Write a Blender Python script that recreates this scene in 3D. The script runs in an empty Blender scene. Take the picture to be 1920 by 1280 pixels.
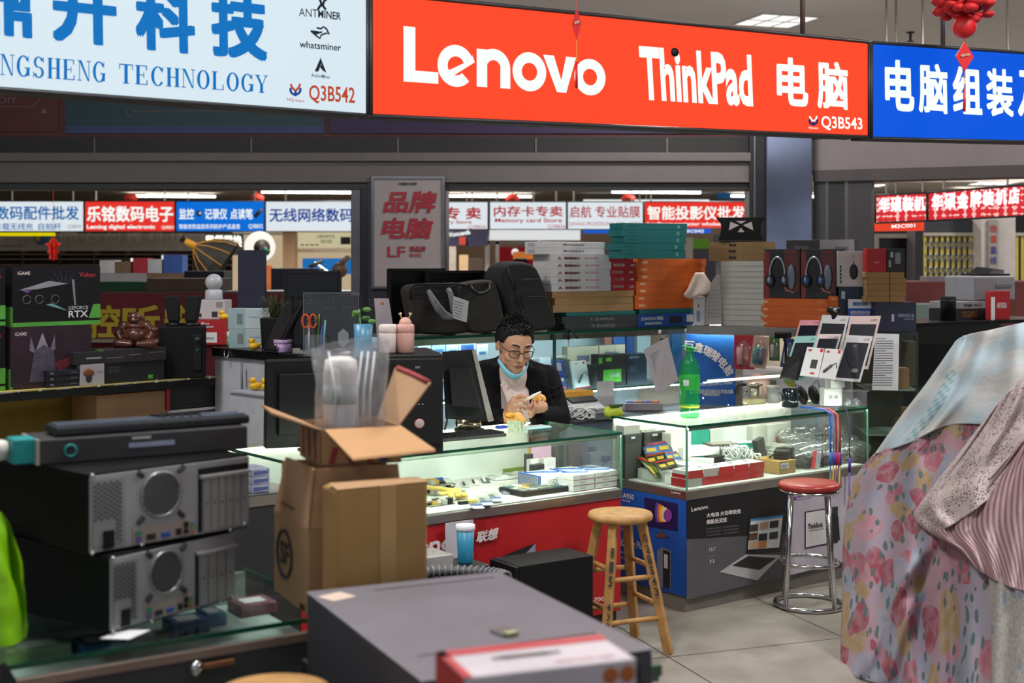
import bpy,math,random
from mathutils import Vector,Matrix
S = bpy.context.scene
COL = S.collection
rnd = random.Random(11)
R = math.radians
# the photograph's camera: level, 48 mm, eye 1.55 m, horizon at row 490 of 1280
F,H,E = 2550.0,490.0,1.55
cd = bpy.data.cameras.new('camera'); cam = bpy.data.objects.new('camera',cd); COL.objects.link(cam)
cam.location = (0,0,E); cam.rotation_euler = (R(90),0,0)
cd.sensor_width = 36; cd.lens = F*36/1920; cd.shift_y = -(640-H)/1920
cd.clip_start = .05; cd.clip_end = 200
cd.dof.use_dof = True; cd.dof.focus_distance = 6.3; cd.dof.aperture_fstop = 3.4
S.camera = cam
S.view_settings.view_transform = 'Standard'; S.view_settings.look = 'None'
S.view_settings.exposure = 0.0; S.view_settings.gamma = 1; S.view_settings.use_curve_mapping = False
S.cycles.max_bounces = 8; S.cycles.transparent_max_bounces = 24; S.cycles.sample_clamp_indirect = 4
S.cycles.use_denoising = True; S.cycles.caustics_reflective = False; S.cycles.caustics_refractive = False
w = bpy.data.worlds.new('hall_light'); S.world = w; w.use_nodes = True
w.node_tree.nodes['Background'].inputs[0].default_value = (.80,.88,1,1)
w.node_tree.nodes['Background'].inputs[1].default_value = .40
def area(name,loc,size,power,col=(1,.97,.92),rot=(0,0,0),sy=None):
 l = bpy.data.lights.new(name,'AREA'); l.energy = power; l.color = col; l.size = size
 if sy: l.shape = 'RECTANGLE'; l.size_y = sy
 o = bpy.data.objects.new(name,l); COL.objects.link(o); o.location = loc; o.rotation_euler = rot
 return o
# ceiling panels of the aisles (light only, no fixtures built at these spots)
for q,(x,y,p) in enumerate([(-.6,3.2,40),(2.6,4.4,40),(-2.6,5.2,36),(1.2,8.2,34),(4.2,8.0,40),
        (-2.2,14.0,75),(2.2,14.5,75),(-7,15,120),(7.5,14,120),(-2.2,20.0,160),(3.2,20,160),(8.5,19,120)]):
 area('panel_light',(x,y,3.74),.58,p*(2.3 if y < 9 else 1.2))
def fill_point(x,y,z,p):          # added fill lights with no lamp body, brightening ceiling and near stalls
 l = bpy.data.lights.new('fill_light','POINT'); l.energy = p; l.shadow_soft_size = .25; o = bpy.data.objects.new('fill_light',l); COL.objects.link(o); o.location = (x,y,z)
for a_ in ((-1.2,1.2,3.,32),(2.6,2.2,3.,36),(-3.6,4.2,3.,26),(2.4,11.2,2.6,9),(6.2,10.5,2.6,6),(-1.5,11.2,2.6,10),(5.2,15.5,2.6,7),(-8,12,2.7,40)): fill_point(*a_)

# ------------------------------------------------------------------ helpers
def lin(c):
 if isinstance(c,str):
  c = [int(c[i:i+2],16)/255 for i in (0,2,4)]
 return tuple(x/12.92 if x <= .04045 else ((x+.055)/1.055)**2.4 for x in c)
MC = {}
def mat(c,rough=.55,metal=0.,emit=0.,noise=.10,scale=9.,bump=0.,spec=.5,name=None):
 key = (c,rough,metal,emit,noise,scale,bump,spec)
 if key in MC: return MC[key]
 m = bpy.data.materials.new(name or ('surface_%s' % (c if isinstance(c,str) else len(MC)))); m.use_nodes = True
 nt = m.node_tree; b = nt.nodes['Principled BSDF']; k = lin(c)
 b.inputs['Roughness'].default_value = rough; b.inputs['Metallic'].default_value = metal
 b.inputs['Specular IOR Level'].default_value = spec
 b.inputs['Base Color'].default_value = (*k,1)
 if emit:
  b.inputs['Emission Color'].default_value = (*k,1); b.inputs['Emission Strength'].default_value = emit
  b.inputs['Base Color'].default_value = (*[x*.06 for x in k],1); b.inputs['Specular IOR Level'].default_value = .1; b.inputs['Roughness'].default_value = .8
 elif noise or bump:
  tc = nt.nodes.new('ShaderNodeTexCoord'); n = nt.nodes.new('ShaderNodeTexNoise')
  n.inputs['Scale'].default_value = scale; n.inputs['Detail'].default_value = 5
  nt.links.new(tc.outputs['Object'],n.inputs['Vector'])
  r = nt.nodes.new('ShaderNodeValToRGB'); nt.links.new(n.outputs['Fac'],r.inputs['Fac'])
  r.color_ramp.elements[0].position = .3; r.color_ramp.elements[1].position = .72
  r.color_ramp.elements[0].color = (*[x*(1-noise) for x in k],1)
  r.color_ramp.elements[1].color = (*[min(1,x*(1+noise)) for x in k],1)
  nt.links.new(r.outputs[0],b.inputs['Base Color'])
  if bump:
   bp = nt.nodes.new('ShaderNodeBump'); bp.inputs['Strength'].default_value = bump; bp.inputs['Distance'].default_value = .004
   nt.links.new(n.outputs['Fac'],bp.inputs['Height']); nt.links.new(bp.outputs[0],b.inputs['Normal'])
 MC[key] = m
 return m
def glow(c,s=1.): return mat(c,.4,0,s,0)
def glassm(name,tint=(.93,.97,.95),gloss=.025,rough=.02,haze=0.):
 m = bpy.data.materials.new(name); m.use_nodes = True; nt = m.node_tree; nt.nodes.clear()
 o = nt.nodes.new('ShaderNodeOutputMaterial'); t = nt.nodes.new('ShaderNodeBsdfTransparent'); g = nt.nodes.new('ShaderNodeBsdfGlossy')
 t.inputs[0].default_value = (*tint,1); g.inputs['Roughness'].default_value = rough
 f = nt.nodes.new('ShaderNodeLayerWeight'); f.inputs[0].default_value = .25
 mm = nt.nodes.new('ShaderNodeMath'); mm.operation = 'MULTIPLY_ADD'; mm.inputs[1].default_value = .26; mm.inputs[2].default_value = gloss
 nt.links.new(f.outputs['Fresnel'],mm.inputs[0])
 mx = nt.nodes.new('ShaderNodeMixShader'); nt.links.new(mm.outputs[0],mx.inputs[0])
 nt.links.new(t.outputs[0],mx.inputs[1]); nt.links.new(g.outputs[0],mx.inputs[2])
 last = mx
 if haze:
  d = nt.nodes.new('ShaderNodeBsdfDiffuse'); d.inputs[0].default_value = (.85,.87,.9,1)
  nz = nt.nodes.new('ShaderNodeTexNoise'); nz.inputs['Scale'].default_value = 14; nz.inputs['Detail'].default_value = 4
  m2 = nt.nodes.new('ShaderNodeMath'); m2.operation = 'MULTIPLY'; m2.inputs[1].default_value = haze*2
  nt.links.new(nz.outputs['Fac'],m2.inputs[0])
  mx2 = nt.nodes.new('ShaderNodeMixShader'); nt.links.new(m2.outputs[0],mx2.inputs[0])
  nt.links.new(mx.outputs[0],mx2.inputs[1]); nt.links.new(d.outputs[0],mx2.inputs[2]); last = mx2
 nt.links.new(last.outputs[0],o.inputs[0])
 return m
GLASS = glassm('clear_glass'); ACRYL = glassm('clear_acrylic',(.96,.97,.97),.05); FILM = glassm('cloudy_film',(.96,.96,.98),.08,.15,.17)
BAGP = glassm('clear_plastic_bag',(.97,.97,.98),.13,.16,.05)
GEDGE = mat('0f4a38',.15,0,0,.1); BLACK = mat('101012',.5,spec=.3); MATTE = mat('151517',.8,spec=.25); DARK = mat('2a2b2f',.5)
WHITE = mat('e6e6e6',.5,noise=.04); STEEL = mat('a8a39c',.28,.9,0,.12,4); CHROME = mat('c8c8cc',.15,1.,0,.05)
CARD = mat('a5825f',.85,0,0,.10,6,.15); CARDD = mat('8a6a4c',.85,0,0,.1,6); PAPER = mat('dcdde2',.8,noise=.03)
INK = mat('2b2b30',.7); RED = mat('c0242b',.55); GREEN = mat('63b53a',.5); BLUE = mat('1f5fb8',.5); TEAL = mat('12787a',.6)
ORANGE = mat('d8651c',.6); YELLOW = mat('e8c437',.5); SILVER = mat('9a9b9e',.35,.7)

TXT = {}
def glyphs(body,bold=0.):
 key = (body,bold)
 if key not in TXT:
  c = bpy.data.curves.new('t','FONT'); c.body = body; c.resolution_u = 3; c.offset = bold; c.fill_mode = 'FRONT'
  o = bpy.data.objects.new('t',c); COL.objects.link(o)
  me = bpy.data.meshes.new_from_object(o.evaluated_get(bpy.context.evaluated_depsgraph_get()))
  vs = [v.co.copy() for v in me.vertices]; fs = [tuple(p.vertices) for p in me.polygons]
  COL.objects.unlink(o); bpy.data.objects.remove(o); bpy.data.curves.remove(c); bpy.data.meshes.remove(me)
  x0 = min(v.x for v in vs); x1 = max(v.x for v in vs); y0 = min(v.y for v in vs); y1 = max(v.y for v in vs)
  TXT[key] = ([((v.x-x0)/(x1-x0),(v.y-y0)/(y1-y0)) for v in vs],fs,(x1-x0)/(y1-y0))
 return TXT[key]
def bil(q,s,t):
 a,b,c,d = q            # bl br tr tl
 return (a*(1-s)+b*s)*(1-t) + (d*(1-s)+c*s)*t
class MB:
 def __init__(s): s.v = []; s.f = []; s.mi = []; s.sm = []; s.ms = []
 def add(s,vs,fs,m,smooth=False,X=None):
  if m not in s.ms: s.ms.append(m)
  k = s.ms.index(m); n = len(s.v)
  for v in vs: s.v.append(X @ Vector(v) if X else Vector(v))
  for f in fs: s.f.append([i+n for i in f]); s.mi.append(k); s.sm.append(smooth)
  return s
 def box(s,c,d,m,rz=0,X=None,taper=1):
  x,y,z = d[0]/2,d[1]/2,d[2]/2
  vs = [(-x,-y,-z),(x,-y,-z),(x,y,-z),(-x,y,-z),(-x*taper,-y*taper,z),(x*taper,-y*taper,z),(x*taper,y*taper,z),(-x*taper,y*taper,z)]
  T = Matrix.Translation(c) @ Matrix.Rotation(rz,4,'Z')
  if X: T = X @ T
  return s.add(vs,[(0,3,2,1),(4,5,6,7),(0,1,5,4),(1,2,6,5),(2,3,7,6),(3,0,4,7)],m,False,T)
 def bb(s,dims,m,at=(0,0,0),X=None):           # box standing on its base centre
  return s.box((at[0],at[1],at[2]+dims[2]/2),dims,m,0,X)
 def hexa(s,p,m):                                   # 8 free corners: 4 bottom, 4 top
  return s.add(p,[(0,3,2,1),(4,5,6,7),(0,1,5,4),(1,2,6,5),(2,3,7,6),(3,0,4,7)],m)
 def poly(s,pts,m): return s.add(pts,[tuple(range(len(pts)))],m)
 def lathe(s,prof,m,n=20,X=None,smooth=True):
  vs = []; fs = []
  for r,z in prof:
   for i in range(n):
    a = 2*math.pi*i/n; vs.append((r*math.cos(a),r*math.sin(a),z))
  for j in range(len(prof)-1):
   for i in range(n):
    fs.append((j*n+i,j*n+(i+1) % n,(j+1)*n+(i+1) % n,(j+1)*n+i))
  if prof[0][0] > 1e-5: fs.append(tuple(range(n-1,-1,-1)))
  if prof[-1][0] > 1e-5: fs.append(tuple((len(prof)-1)*n+i for i in range(n)))
  return s.add(vs,fs,m,smooth,X)
 def cyl(s,p0,p1,r0,m,r1=None,n=14):
  p0 = Vector(p0); p1 = Vector(p1); d = p1-p0
  X = Matrix.Translation(p0) @ d.to_track_quat('Z','Y').to_matrix().to_4x4()
  return s.lathe([(r0,0),(r0 if r1 is None else r1,d.length)],m,n,X,n > 6)
 def ball(s,c,r,m,n=14,k=8,sc=(1,1,1),X=None):
  T = Matrix.Translation(c) @ Matrix.Diagonal((*sc,1))
  if X: T = X @ T
  return s.lathe([(max(r*math.sin(math.pi*j/k),1e-6),-r*math.cos(math.pi*j/k)) for j in range(k+1)],m,n,T)
 def tube(s,pts,r,m,n=6,closed=False):
  pts = [Vector(p) for p in pts]; vs = []; fs = []; L = len(pts)
  rr = r if isinstance(r,(list,tuple)) else [r]*L
  prev = None
  for i,p in enumerate(pts):
   t = (pts[(i+1) % L]-pts[i-1]) if closed else (pts[min(i+1,L-1)]-pts[max(i-1,0)])
   t = t.normalized() if t.length > 1e-9 else Vector((0,0,1))
   if prev is None: prev = Vector((0,0,1)) if abs(t.z) < .9 else Vector((1,0,0))
   a = (prev-t*prev.dot(t)).normalized(); b = t.cross(a); prev = a
   for k in range(n):
    an = 2*math.pi*k/n; vs.append(p+(a*math.cos(an)+b*math.sin(an))*rr[i])
  for i in range(L if closed else L-1):
   for k in range(n):
    fs.append((i*n+k,i*n+(k+1) % n,((i+1) % L)*n+(k+1) % n,((i+1) % L)*n+k))
  if not closed: fs += [tuple(range(n-1,-1,-1)),tuple((L-1)*n+k for k in range(n))]
  return s.add(vs,fs,m,True)
 def prism(s,pts,h,m,X=None,smooth=False):        # outline in x,y pulled up h in z
  n = len(pts); vs = [(p[0],p[1],0) for p in pts]+[(p[0],p[1],h) for p in pts]
  fs = [tuple(range(n-1,-1,-1)),tuple(range(n,2*n))]+[(i,(i+1) % n,n+(i+1) % n,n+i) for i in range(n)]
  return s.add(vs,fs,m,smooth,X)
 def grid(s,fn,nu,nv,m,smooth=True):
  vs = [fn(i/nu,j/nv) for j in range(nv+1) for i in range(nu+1)]
  fs = [(j*(nu+1)+i,j*(nu+1)+i+1,(j+1)*(nu+1)+i+1,(j+1)*(nu+1)+i) for j in range(nv) for i in range(nu)]
  return s.add(vs,fs,m,smooth)
 def tq(s,body,m,q,bold=.0,off=.0012):            # writing fitted into a four-cornered patch
  q = [Vector(p) for p in q]; n = (q[1]-q[0]).cross(q[3]-q[0]).normalized()
  if bold and any(ord(c_) > 0x2E80 for c_ in body):     # heavier strokes for characters: several shifted copies
   gv,gf,ar = glyphs(body); b = bold*.95; bx = b/ar; vs = []; fs = []
   for kk,(dx,dy) in enumerate(((1,0),(-1,0),(0,1),(0,-1),(1,.9),(-1,.9),(1,-.9),(-1,-.9))):
    n0 = len(vs); fs += [tuple(i+n0 for i in f) for f in gf]
    vs += [bil(q,a*(1-2*bx)+bx+dx*bx,c_*(1-2*b)+b+dy*b)+n*(off+kk*.0004) for a,c_ in gv]
   return s.add(vs,fs,m)
  gv,gf,_ = glyphs(body,bold)
  return s.add([bil(q,a,b)+n*off for a,b in gv],gf,m)
 def rq(s,q,m,off=.0008):
  q = [Vector(p) for p in q]; n = (q[1]-q[0]).cross(q[3]-q[0]).normalized()
  return s.add([p+n*off for p in q],[(0,1,2,3)],m)
 def dec(s,face,d,r,m,off=.0008): return s.rq(patch(face,d,r),m,off)
 def txt(s,face,d,r,body,m,bold=.0,off=.0014): return s.tq(body,m,patch(face,d,r),bold,off)
 def build(s,name,parent=None,bevel=0.,seg=2,sub=0,solid=0.,X=None):
  me = bpy.data.meshes.new(name); me.from_pydata([tuple(v) for v in s.v],[],s.f)
  for m in s.ms: me.materials.append(m)
  me.polygons.foreach_set('material_index',s.mi); me.polygons.foreach_set('use_smooth',s.sm); me.update()
  o = bpy.data.objects.new(name,me); COL.objects.link(o)
  if parent: o.parent = parent
  if X is not None: o.matrix_world = X
  if solid:
   md = o.modifiers.new('thickness','SOLIDIFY'); md.thickness = solid; md.offset = 0
  if bevel:
   md = o.modifiers.new('edges','BEVEL'); md.width = bevel; md.segments = seg; md.limit_method = 'ANGLE'; md.angle_limit = R(40)
  if sub:
   md = o.modifiers.new('smooth','SUBSURF'); md.levels = sub; md.render_levels = sub
  return o
def patch(face,d,r):
 w,dp,h = d; x0,y0,x1,y1 = r
 o,a,b = {'F': ((-w/2,-dp/2,0),(w,0,0),(0,0,h)),'B': ((w/2,dp/2,0),(-w,0,0),(0,0,h)),
    'L': ((-w/2,dp/2,0),(0,-dp,0),(0,0,h)),'R': ((w/2,-dp/2,0),(0,dp,0),(0,0,h)),
    'T': ((-w/2,-dp/2,h),(w,0,0),(0,dp,0))}[face]
 o,a,b = Vector(o),Vector(a),Vector(b)
 return [o+a*x0+b*y0,o+a*x1+b*y0,o+a*x1+b*y1,o+a*x0+b*y1]
def tag(o,label,cat,group=None,kind=None):
 o['label'] = label
 if cat: o['category'] = cat
 if group: o['group'] = group
 if kind: o['kind'] = kind
 return o
def thing(name,label,cat,loc=(0,0,0),rz=0.,group=None):
 o = bpy.data.objects.new(name,None); COL.objects.link(o); o.location = loc; o.rotation_euler = (0,0,rz); o.empty_display_size = .05
 return tag(o,label,cat,group)
def struct(name,mb,bevel=0.):
 o = mb.build(name,None,bevel); o['kind'] = 'structure'; return o
def put(o,loc,rz=0.,rx=0.,ry=0.):
 o.location = loc; o.rotation_euler = (rx,ry,rz); return o
def dup(root,loc=None,rz=None,label=None):
 r = root.copy(); COL.objects.link(r)
 if loc is not None: r.location = loc
 if rz is not None: r.rotation_euler = (root.rotation_euler[0],root.rotation_euler[1],rz)
 if label: r['label'] = label
 for ch in list(root.children):
  c = ch.copy(); COL.objects.link(c); c.parent = r
  for g in list(ch.children):
   d = g.copy(); COL.objects.link(d); d.parent = c
 return r
# a pixel of the photograph as a sight line: P at a depth, G on a level, Line = an upright plane seen in plan
def P(px,py,Y): return Vector(((px-960)/F*Y,Y,E-(py-H)/F*Y))
def G(px,py,Z): return P(px,py,F*(E-Z)/(py-H))
def zat(py,Y): return E-(py-H)/F*Y
class Line:
 def __init__(s,x,y,ang):
  s.o = Vector((x,y)); s.a = ang; s.d = Vector((math.cos(ang),math.sin(ang))); s.n = Vector((-math.sin(ang),math.cos(ang)))
 def pt(s,t,off=0.,z=0.):
  p = s.o+s.d*t+s.n*off; return Vector((p.x,p.y,z))
 def t(s,px,off=0.):
  k = (px-960)/F; p = s.o+s.n*off
  return (k*p.y-p.x)/(s.d.x-k*s.d.y)
 def at(s,px,py,off=0.):
  p = s.pt(s.t(px,off),off); return Vector((p.x,p.y,zat(py,p.y)))
 def q(s,bl,br,tr,tl,off=0.): return [s.at(*c,off) for c in (bl,br,tr,tl)]
 def rect(s,x0,y0,x1,y1,off=0.): return s.q((x0,y1),(x1,y1),(x1,y0),(x0,y0),off)   # upright pixel box
def carton(name,label,cat,line,px0,px1,top,Z,depth,m,off=0.,group=None,decs=(),txts=(),bevel=.002,h=None,tilt=0.,rz=None,parent=None):
 """box whose front face stands on an upright plane between two pixel columns; top = pixel row of its near left top corner"""
 t0,t1 = line.t(px0,off),line.t(px1,off); wd = t1-t0
 p = line.pt((t0+t1)/2,off+depth/2); fl = line.pt(t0,off)
 if h is None: h = zat(top,fl.y)-Z
 d = (wd,depth,h); mb = MB(); mb.bb(d,m)
 for f,r,mm in decs: mb.dec(f,d,r,mm)
 for t in txts: mb.txt(t[0],d,t[1],t[2],t[3],t[4] if len(t) > 4 else 0.)
 o = mb.build(name,parent,bevel); put(o,(p.x,p.y,Z+.0005),line.a if rz is None else rz,tilt)
 if parent is None: tag(o,label,cat,group)
 o['dims'] = d
 return o
A = R(37.8)
LM = Line(.464,5.77,A)                    # front of the middle counter and of the right counter, t = 0 at its right corner
LK = Line(1.024,7.914,R(-32))             # corner shelving behind the right counter
LD = Line(-2.35,6.245,R(47))              # front of the yellow desk
LW = Line(-1.603,7.17,R(-46))             # front of the black counter
ZC = .826
# ------------------------------------------------------------------ the hall
def tilemat():
 m = bpy.data.materials.new('floor_tiles'); m.use_nodes = True; nt = m.node_tree; b = nt.nodes['Principled BSDF']
 tc = nt.nodes.new('ShaderNodeTexCoord'); mp = nt.nodes.new('ShaderNodeMapping'); mp.inputs['Rotation'].default_value = (0,0,-R(20))
 br = nt.nodes.new('ShaderNodeTexBrick'); br.offset = 0; br.inputs['Scale'].default_value = 1
 br.inputs['Brick Width'].default_value = .8; br.inputs['Row Height'].default_value = .8; br.inputs['Mortar Size'].default_value = .004
 br.inputs['Color1'].default_value = (*lin('98928a'),1); br.inputs['Color2'].default_value = (*lin('928c84'),1); br.inputs['Mortar'].default_value = (*lin('3c3833'),1)
 n = nt.nodes.new('ShaderNodeTexNoise'); n.inputs['Scale'].default_value = 5; n.inputs['Detail'].default_value = 8
 r = nt.nodes.new('ShaderNodeValToRGB'); r.color_ramp.elements[0].position = .3; r.color_ramp.elements[0].color = (.72,.69,.65,1); r.color_ramp.elements[1].position = .65
 mx = nt.nodes.new('ShaderNodeMix'); mx.data_type = 'RGBA'; mx.blend_type = 'MULTIPLY'; mx.inputs[0].default_value = 1
 nt.links.new(tc.outputs['Object'],mp.inputs[0]); nt.links.new(mp.outputs[0],br.inputs[0]); nt.links.new(tc.outputs['Object'],n.inputs[0])
 nt.links.new(n.outputs[0],r.inputs[0]); nt.links.new(br.outputs[0],mx.inputs[6]); nt.links.new(r.outputs[0],mx.inputs[7])
 nt.links.new(mx.outputs[2],b.inputs['Base Color']); b.inputs['Roughness'].default_value = .38
 return m
struct('floor',MB().box((0,17,-.05),(44,40,.1),tilemat()))
struct('ceiling',MB().box((0,17,3.85),(44,40,.1),mat('d9d6d6',.8,noise=.03,scale=2)))
struct('ceiling_far',MB().box((0,24.8,2.81),(34,8.2,.1),mat('dcd2c8',.8,noise=.03,scale=2)))
struct('wall_back',MB().box((0,29,1.9),(44,.2,3.8),mat('b9b3aa',.8)))
struct('wall_left',MB().box((-21,17,1.9),(.2,40,3.8),mat('a9a6a2',.8)))
struct('wall_right',MB().box((21,17,1.9),(.2,40,3.8),mat('a9a6a2',.8)))
# recessed ceiling panels
LOUV = mat('d9d9d6',.4); LAMP = glow('fffdf6',1.6); SOFT = glow('fffdf6',1.25)
def ceiling_light(x,y,label,lamp=LAMP,rz=0.,z=3.8):
 t = thing('ceiling_light',label,'ceiling light',(x,y,z),rz,'recessed ceiling panels')
 fr = MB()
 for sx in (-1,1):
  fr.box((sx*.3,0,-.006),(.03,.63,.012),LOUV); fr.box((0,sx*.3,-.006),(.57,.03,.012),LOUV)
 fr.build('frame',t)
 MB().box((0,0,-.004),(.57,.57,.004),lamp).build('diffuser',t)
 g = MB()
 for sx in (-1,1):
  g.box((sx*.1,0,-.010),(.012,.57,.008),LOUV)
 g.box((0,0,-.010),(.57,.012,.008),LOUV); g.build('louvre',t)
 return t
cl = G(1455,38,3.8)
ceiling_light(cl.x,cl.y,'square recessed ceiling panel above the long red sign',SOFT,R(18))
for i,(x,y) in enumerate([(-4.5,21.5),(-2.6,21.2),(-.2,22),(3.6,21.4),(5.6,21.5),(7.4,21),(9.2,21.6)]):
 ceiling_light(x,y,'recessed ceiling panel beyond the shutters, ' + ['over the row of accessory stalls','over the red and blue far signs','over the far white network sign','over the far memory shop','over the far red projector sign','over the far folding gate','over the far patterned red signs'][i],glow('fffdf6',3.),0,2.76)
for i,(x,y) in enumerate([(-6,24),(-3.4,22.6),(-.4,24),(2.4,22.6),(4.6,24),(8,22.4)]):
 t = thing('strip_lamp',['strip lamp under the far ceiling, above the yellow strip','strip lamp under the far ceiling, above the bright blue far sign','strip lamp under the far ceiling, behind the poster column','strip lamp under the far ceiling, above the far film shop sign','strip lamp under the far ceiling, behind the steel column','strip lamp under the far ceiling, behind the folding gate'][i],'strip lamp',(x,y,2.70),R(8),'strip lamps of the far hall'); MB().box((0,0,0),(1.5,.06,.035),glow('fffaf0',9.)).build('tube',t); MB().box((0,0,.04),(.9,.03,.04),WHITE).build('bracket',t)
sp = G(1707,60,3.8)
t = thing('fire_sprinkler','small dark fire sprinkler head on the grey ceiling','sprinkler',(sp.x,sp.y,3.8))
MB().lathe([(.04,-.01),(.04,0)],DARK).build('escutcheon',t)
MB().cyl((0,0,-.01),(0,0,-.09),.012,DARK).lathe([(.035,-.095),(.035,-.09)],DARK).build('nozzle',t)
tb = thing('ceiling_tube_lamp','long white ceiling strip lamp above the patterned red signs','strip lamp',G(1845,342,2.95),R(-38))
MB().box((0,0,0),(2.4,.07,.04),glow('fffff8',1.5)).build('tube',tb)
MB().box((0,0,.05),(2.4,.10,.06),WHITE).build('housing',tb)
MB().cyl((-.8,0,.08),(-.8,0,.85),.006,SILVER).cyl((.8,0,.08),(.8,0,.85),.006,SILVER).build('suspension_rod',tb)

# shop partition across the aisle: banner fascia, vent band, shutter box, posts
YP = 9.6
def pbox(x0,y0,x1,y1,Y,dep,m,mb=None):
 a,b = P(x0,y1,Y),P(x1,y0,Y); mb = mb or MB()
 return mb.box(((a.x+b.x)/2,Y+dep/2,(a.z+b.z)/2),(b.x-a.x,dep,b.z-a.z),m)
LINT = mat('5f5959',.6,noise=.06); VENT = mat('1c1a1c',.6)
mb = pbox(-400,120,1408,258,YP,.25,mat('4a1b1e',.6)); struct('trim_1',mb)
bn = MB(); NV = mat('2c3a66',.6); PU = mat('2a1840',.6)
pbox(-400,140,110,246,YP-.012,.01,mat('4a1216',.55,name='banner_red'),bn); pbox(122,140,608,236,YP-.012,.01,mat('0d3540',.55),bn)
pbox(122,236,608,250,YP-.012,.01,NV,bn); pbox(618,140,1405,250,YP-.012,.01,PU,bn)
FA = mat('6e5a5e',.6)
bn.tq('DIY',FA,[P(*c,YP-.014) for c in ((-2,194),(32,194),(32,181),(-2,181))])
for a,b in (((-20,200),(60,200)),((60,200),(75,187)),((250,208),(470,208))):
 bn.cyl(P(*a,YP-.013),P(*b,YP-.013),.003,FA,n=5)
bn.poly([P(75,212,YP-.014),P(88,212,YP-.014),P(84,203,YP-.014)],FA)
c = P(244,210,YP-.013); bn.tube([c+Vector((math.cos(q*.4)*.03,0,math.sin(q*.4)*.03)) for q in range(16)],.003,FA,closed=True)
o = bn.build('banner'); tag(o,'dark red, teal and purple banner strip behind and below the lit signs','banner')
vb = pbox(-400,256,1408,288,YP-.005,.25,VENT)
struct('trim_2',vb)
for i,x in enumerate((177,471,746,1005,1251)):
 struct('trim_%d' % (3+i),pbox(x-1.5,258,x+1.5,286,YP-.012,.01,LINT))
sb = pbox(-400,286,1408,302,YP-.06,.3,LINT); pbox(-400,302,1408,342,YP-.03,.28,LINT,sb); pbox(-400,341,1408,355,YP,.2,DARK,sb)
struct('lintel',sb,.004)
AL = mat('77767c',.25,.85,0,.2,3)
mb = pbox(658,354,676,560,YP+.02,.1,AL); pbox(676,354,697,900,YP,.16,mat('2c2d33',.3,.4),mb); struct('pillar.001',mb,.004)
mb = pbox(690,303,836,1000,YP-.02,.5,mat('1d1c26',.4)); struct('pillar',mb)
mb = pbox(1405,240,1437,1000,YP-.05,.2,mat('2b292b',.35,.5)); pbox(1413,240,1417,1000,YP-.06,.02,AL,mb); struct('pillar.002',mb,.003)
# polished column with its scuffs
def column_mat():
 m = mat('7e86a0',.18,.85,0,.30,2.2); return m
mb = pbox(1437,200,1523,1000,YP-.1,.4,column_mat()); struct('column',mb,.006)
# right header running towards the camera, dark frames beneath it
LH = Line(P(1525,300,YP).x,YP,R(-24))
def lbox(line,x0,x1,z0,z1,dep,m,mb=None,off=0.):
 mb = mb or MB(); t0,t1 = line.t(x0,off),line.t(x1,off); p = line.pt((t0+t1)/2,off+dep/2,(z0+z1)/2)
 return mb.box(p,(t1-t0,dep,z1-z0),m,line.a)
z0 = zat(341,YP); z1 = zat(262,YP)
mb = lbox(LH,1523,2050,z0+.06,z1,.22,mat('6c6466',.6,noise=.06)); lbox(LH,1523,2050,z0,z0+.08,.26,mat('3a3435',.5),mb,-.02); lbox(LH,1523,2050,z1,2.75,.22,VENT,mb)
struct('lintel.001',mb)
mb = MB()
for a,b,m in ((1526,1548,DARK),(1548,1553,AL),(1553,1584,VENT),(1584,1590,AL),(1590,1634,mat('2c2a2e',.5))):
 lbox(LH,a,b,0,z0+.02,.12,m,mb)
struct('pillar.003',mb)
# poster on the dark column
pt = thing('framed_poster','tall poster with red slanted lettering in a silver frame on the dark column','poster',(0,0,0))
yq = YP-.05
mb = pbox(696,330,834,541,yq,.02,mat('8f8688',.5,noise=.04)); mb.build('sheet',pt)
mb = MB()
for a in ((696,330,701,541),(829,330,834,541),(701,330,829,335),(701,537,829,541)): pbox(*a,yq-.01,.03,AL,mb)
mb.build('frame',pt)
PR = mat('8e1226',.5); PRL = mat('6a2a86',.5)
mb = MB(); pq = lambda x0,y0,x1,y1,sl=8: [P(x0-sl/2,y1,yq-.002),P(x1-sl/2,y1,yq-.002),P(x1+sl/2,y0,yq-.002),P(x0+sl/2,y0,yq-.002)]
mb.tq('品牌',PR,pq(722,358,818,399),.035); mb.tq('电脑',PR,pq(717,408,810,448),.035); mb.tq('LF',PR,pq(726,462,760,482,0),.02); mb.tq('臻品牌',PR,pq(768,461,798,472,0),.02)
mb.tq('BRAND',PR,pq(768,475,790,482,0),.02); mb.tq('中国电子世界',INK,pq(748,342,782,347,0),.01)
mb.build('lettering',pt)

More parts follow.
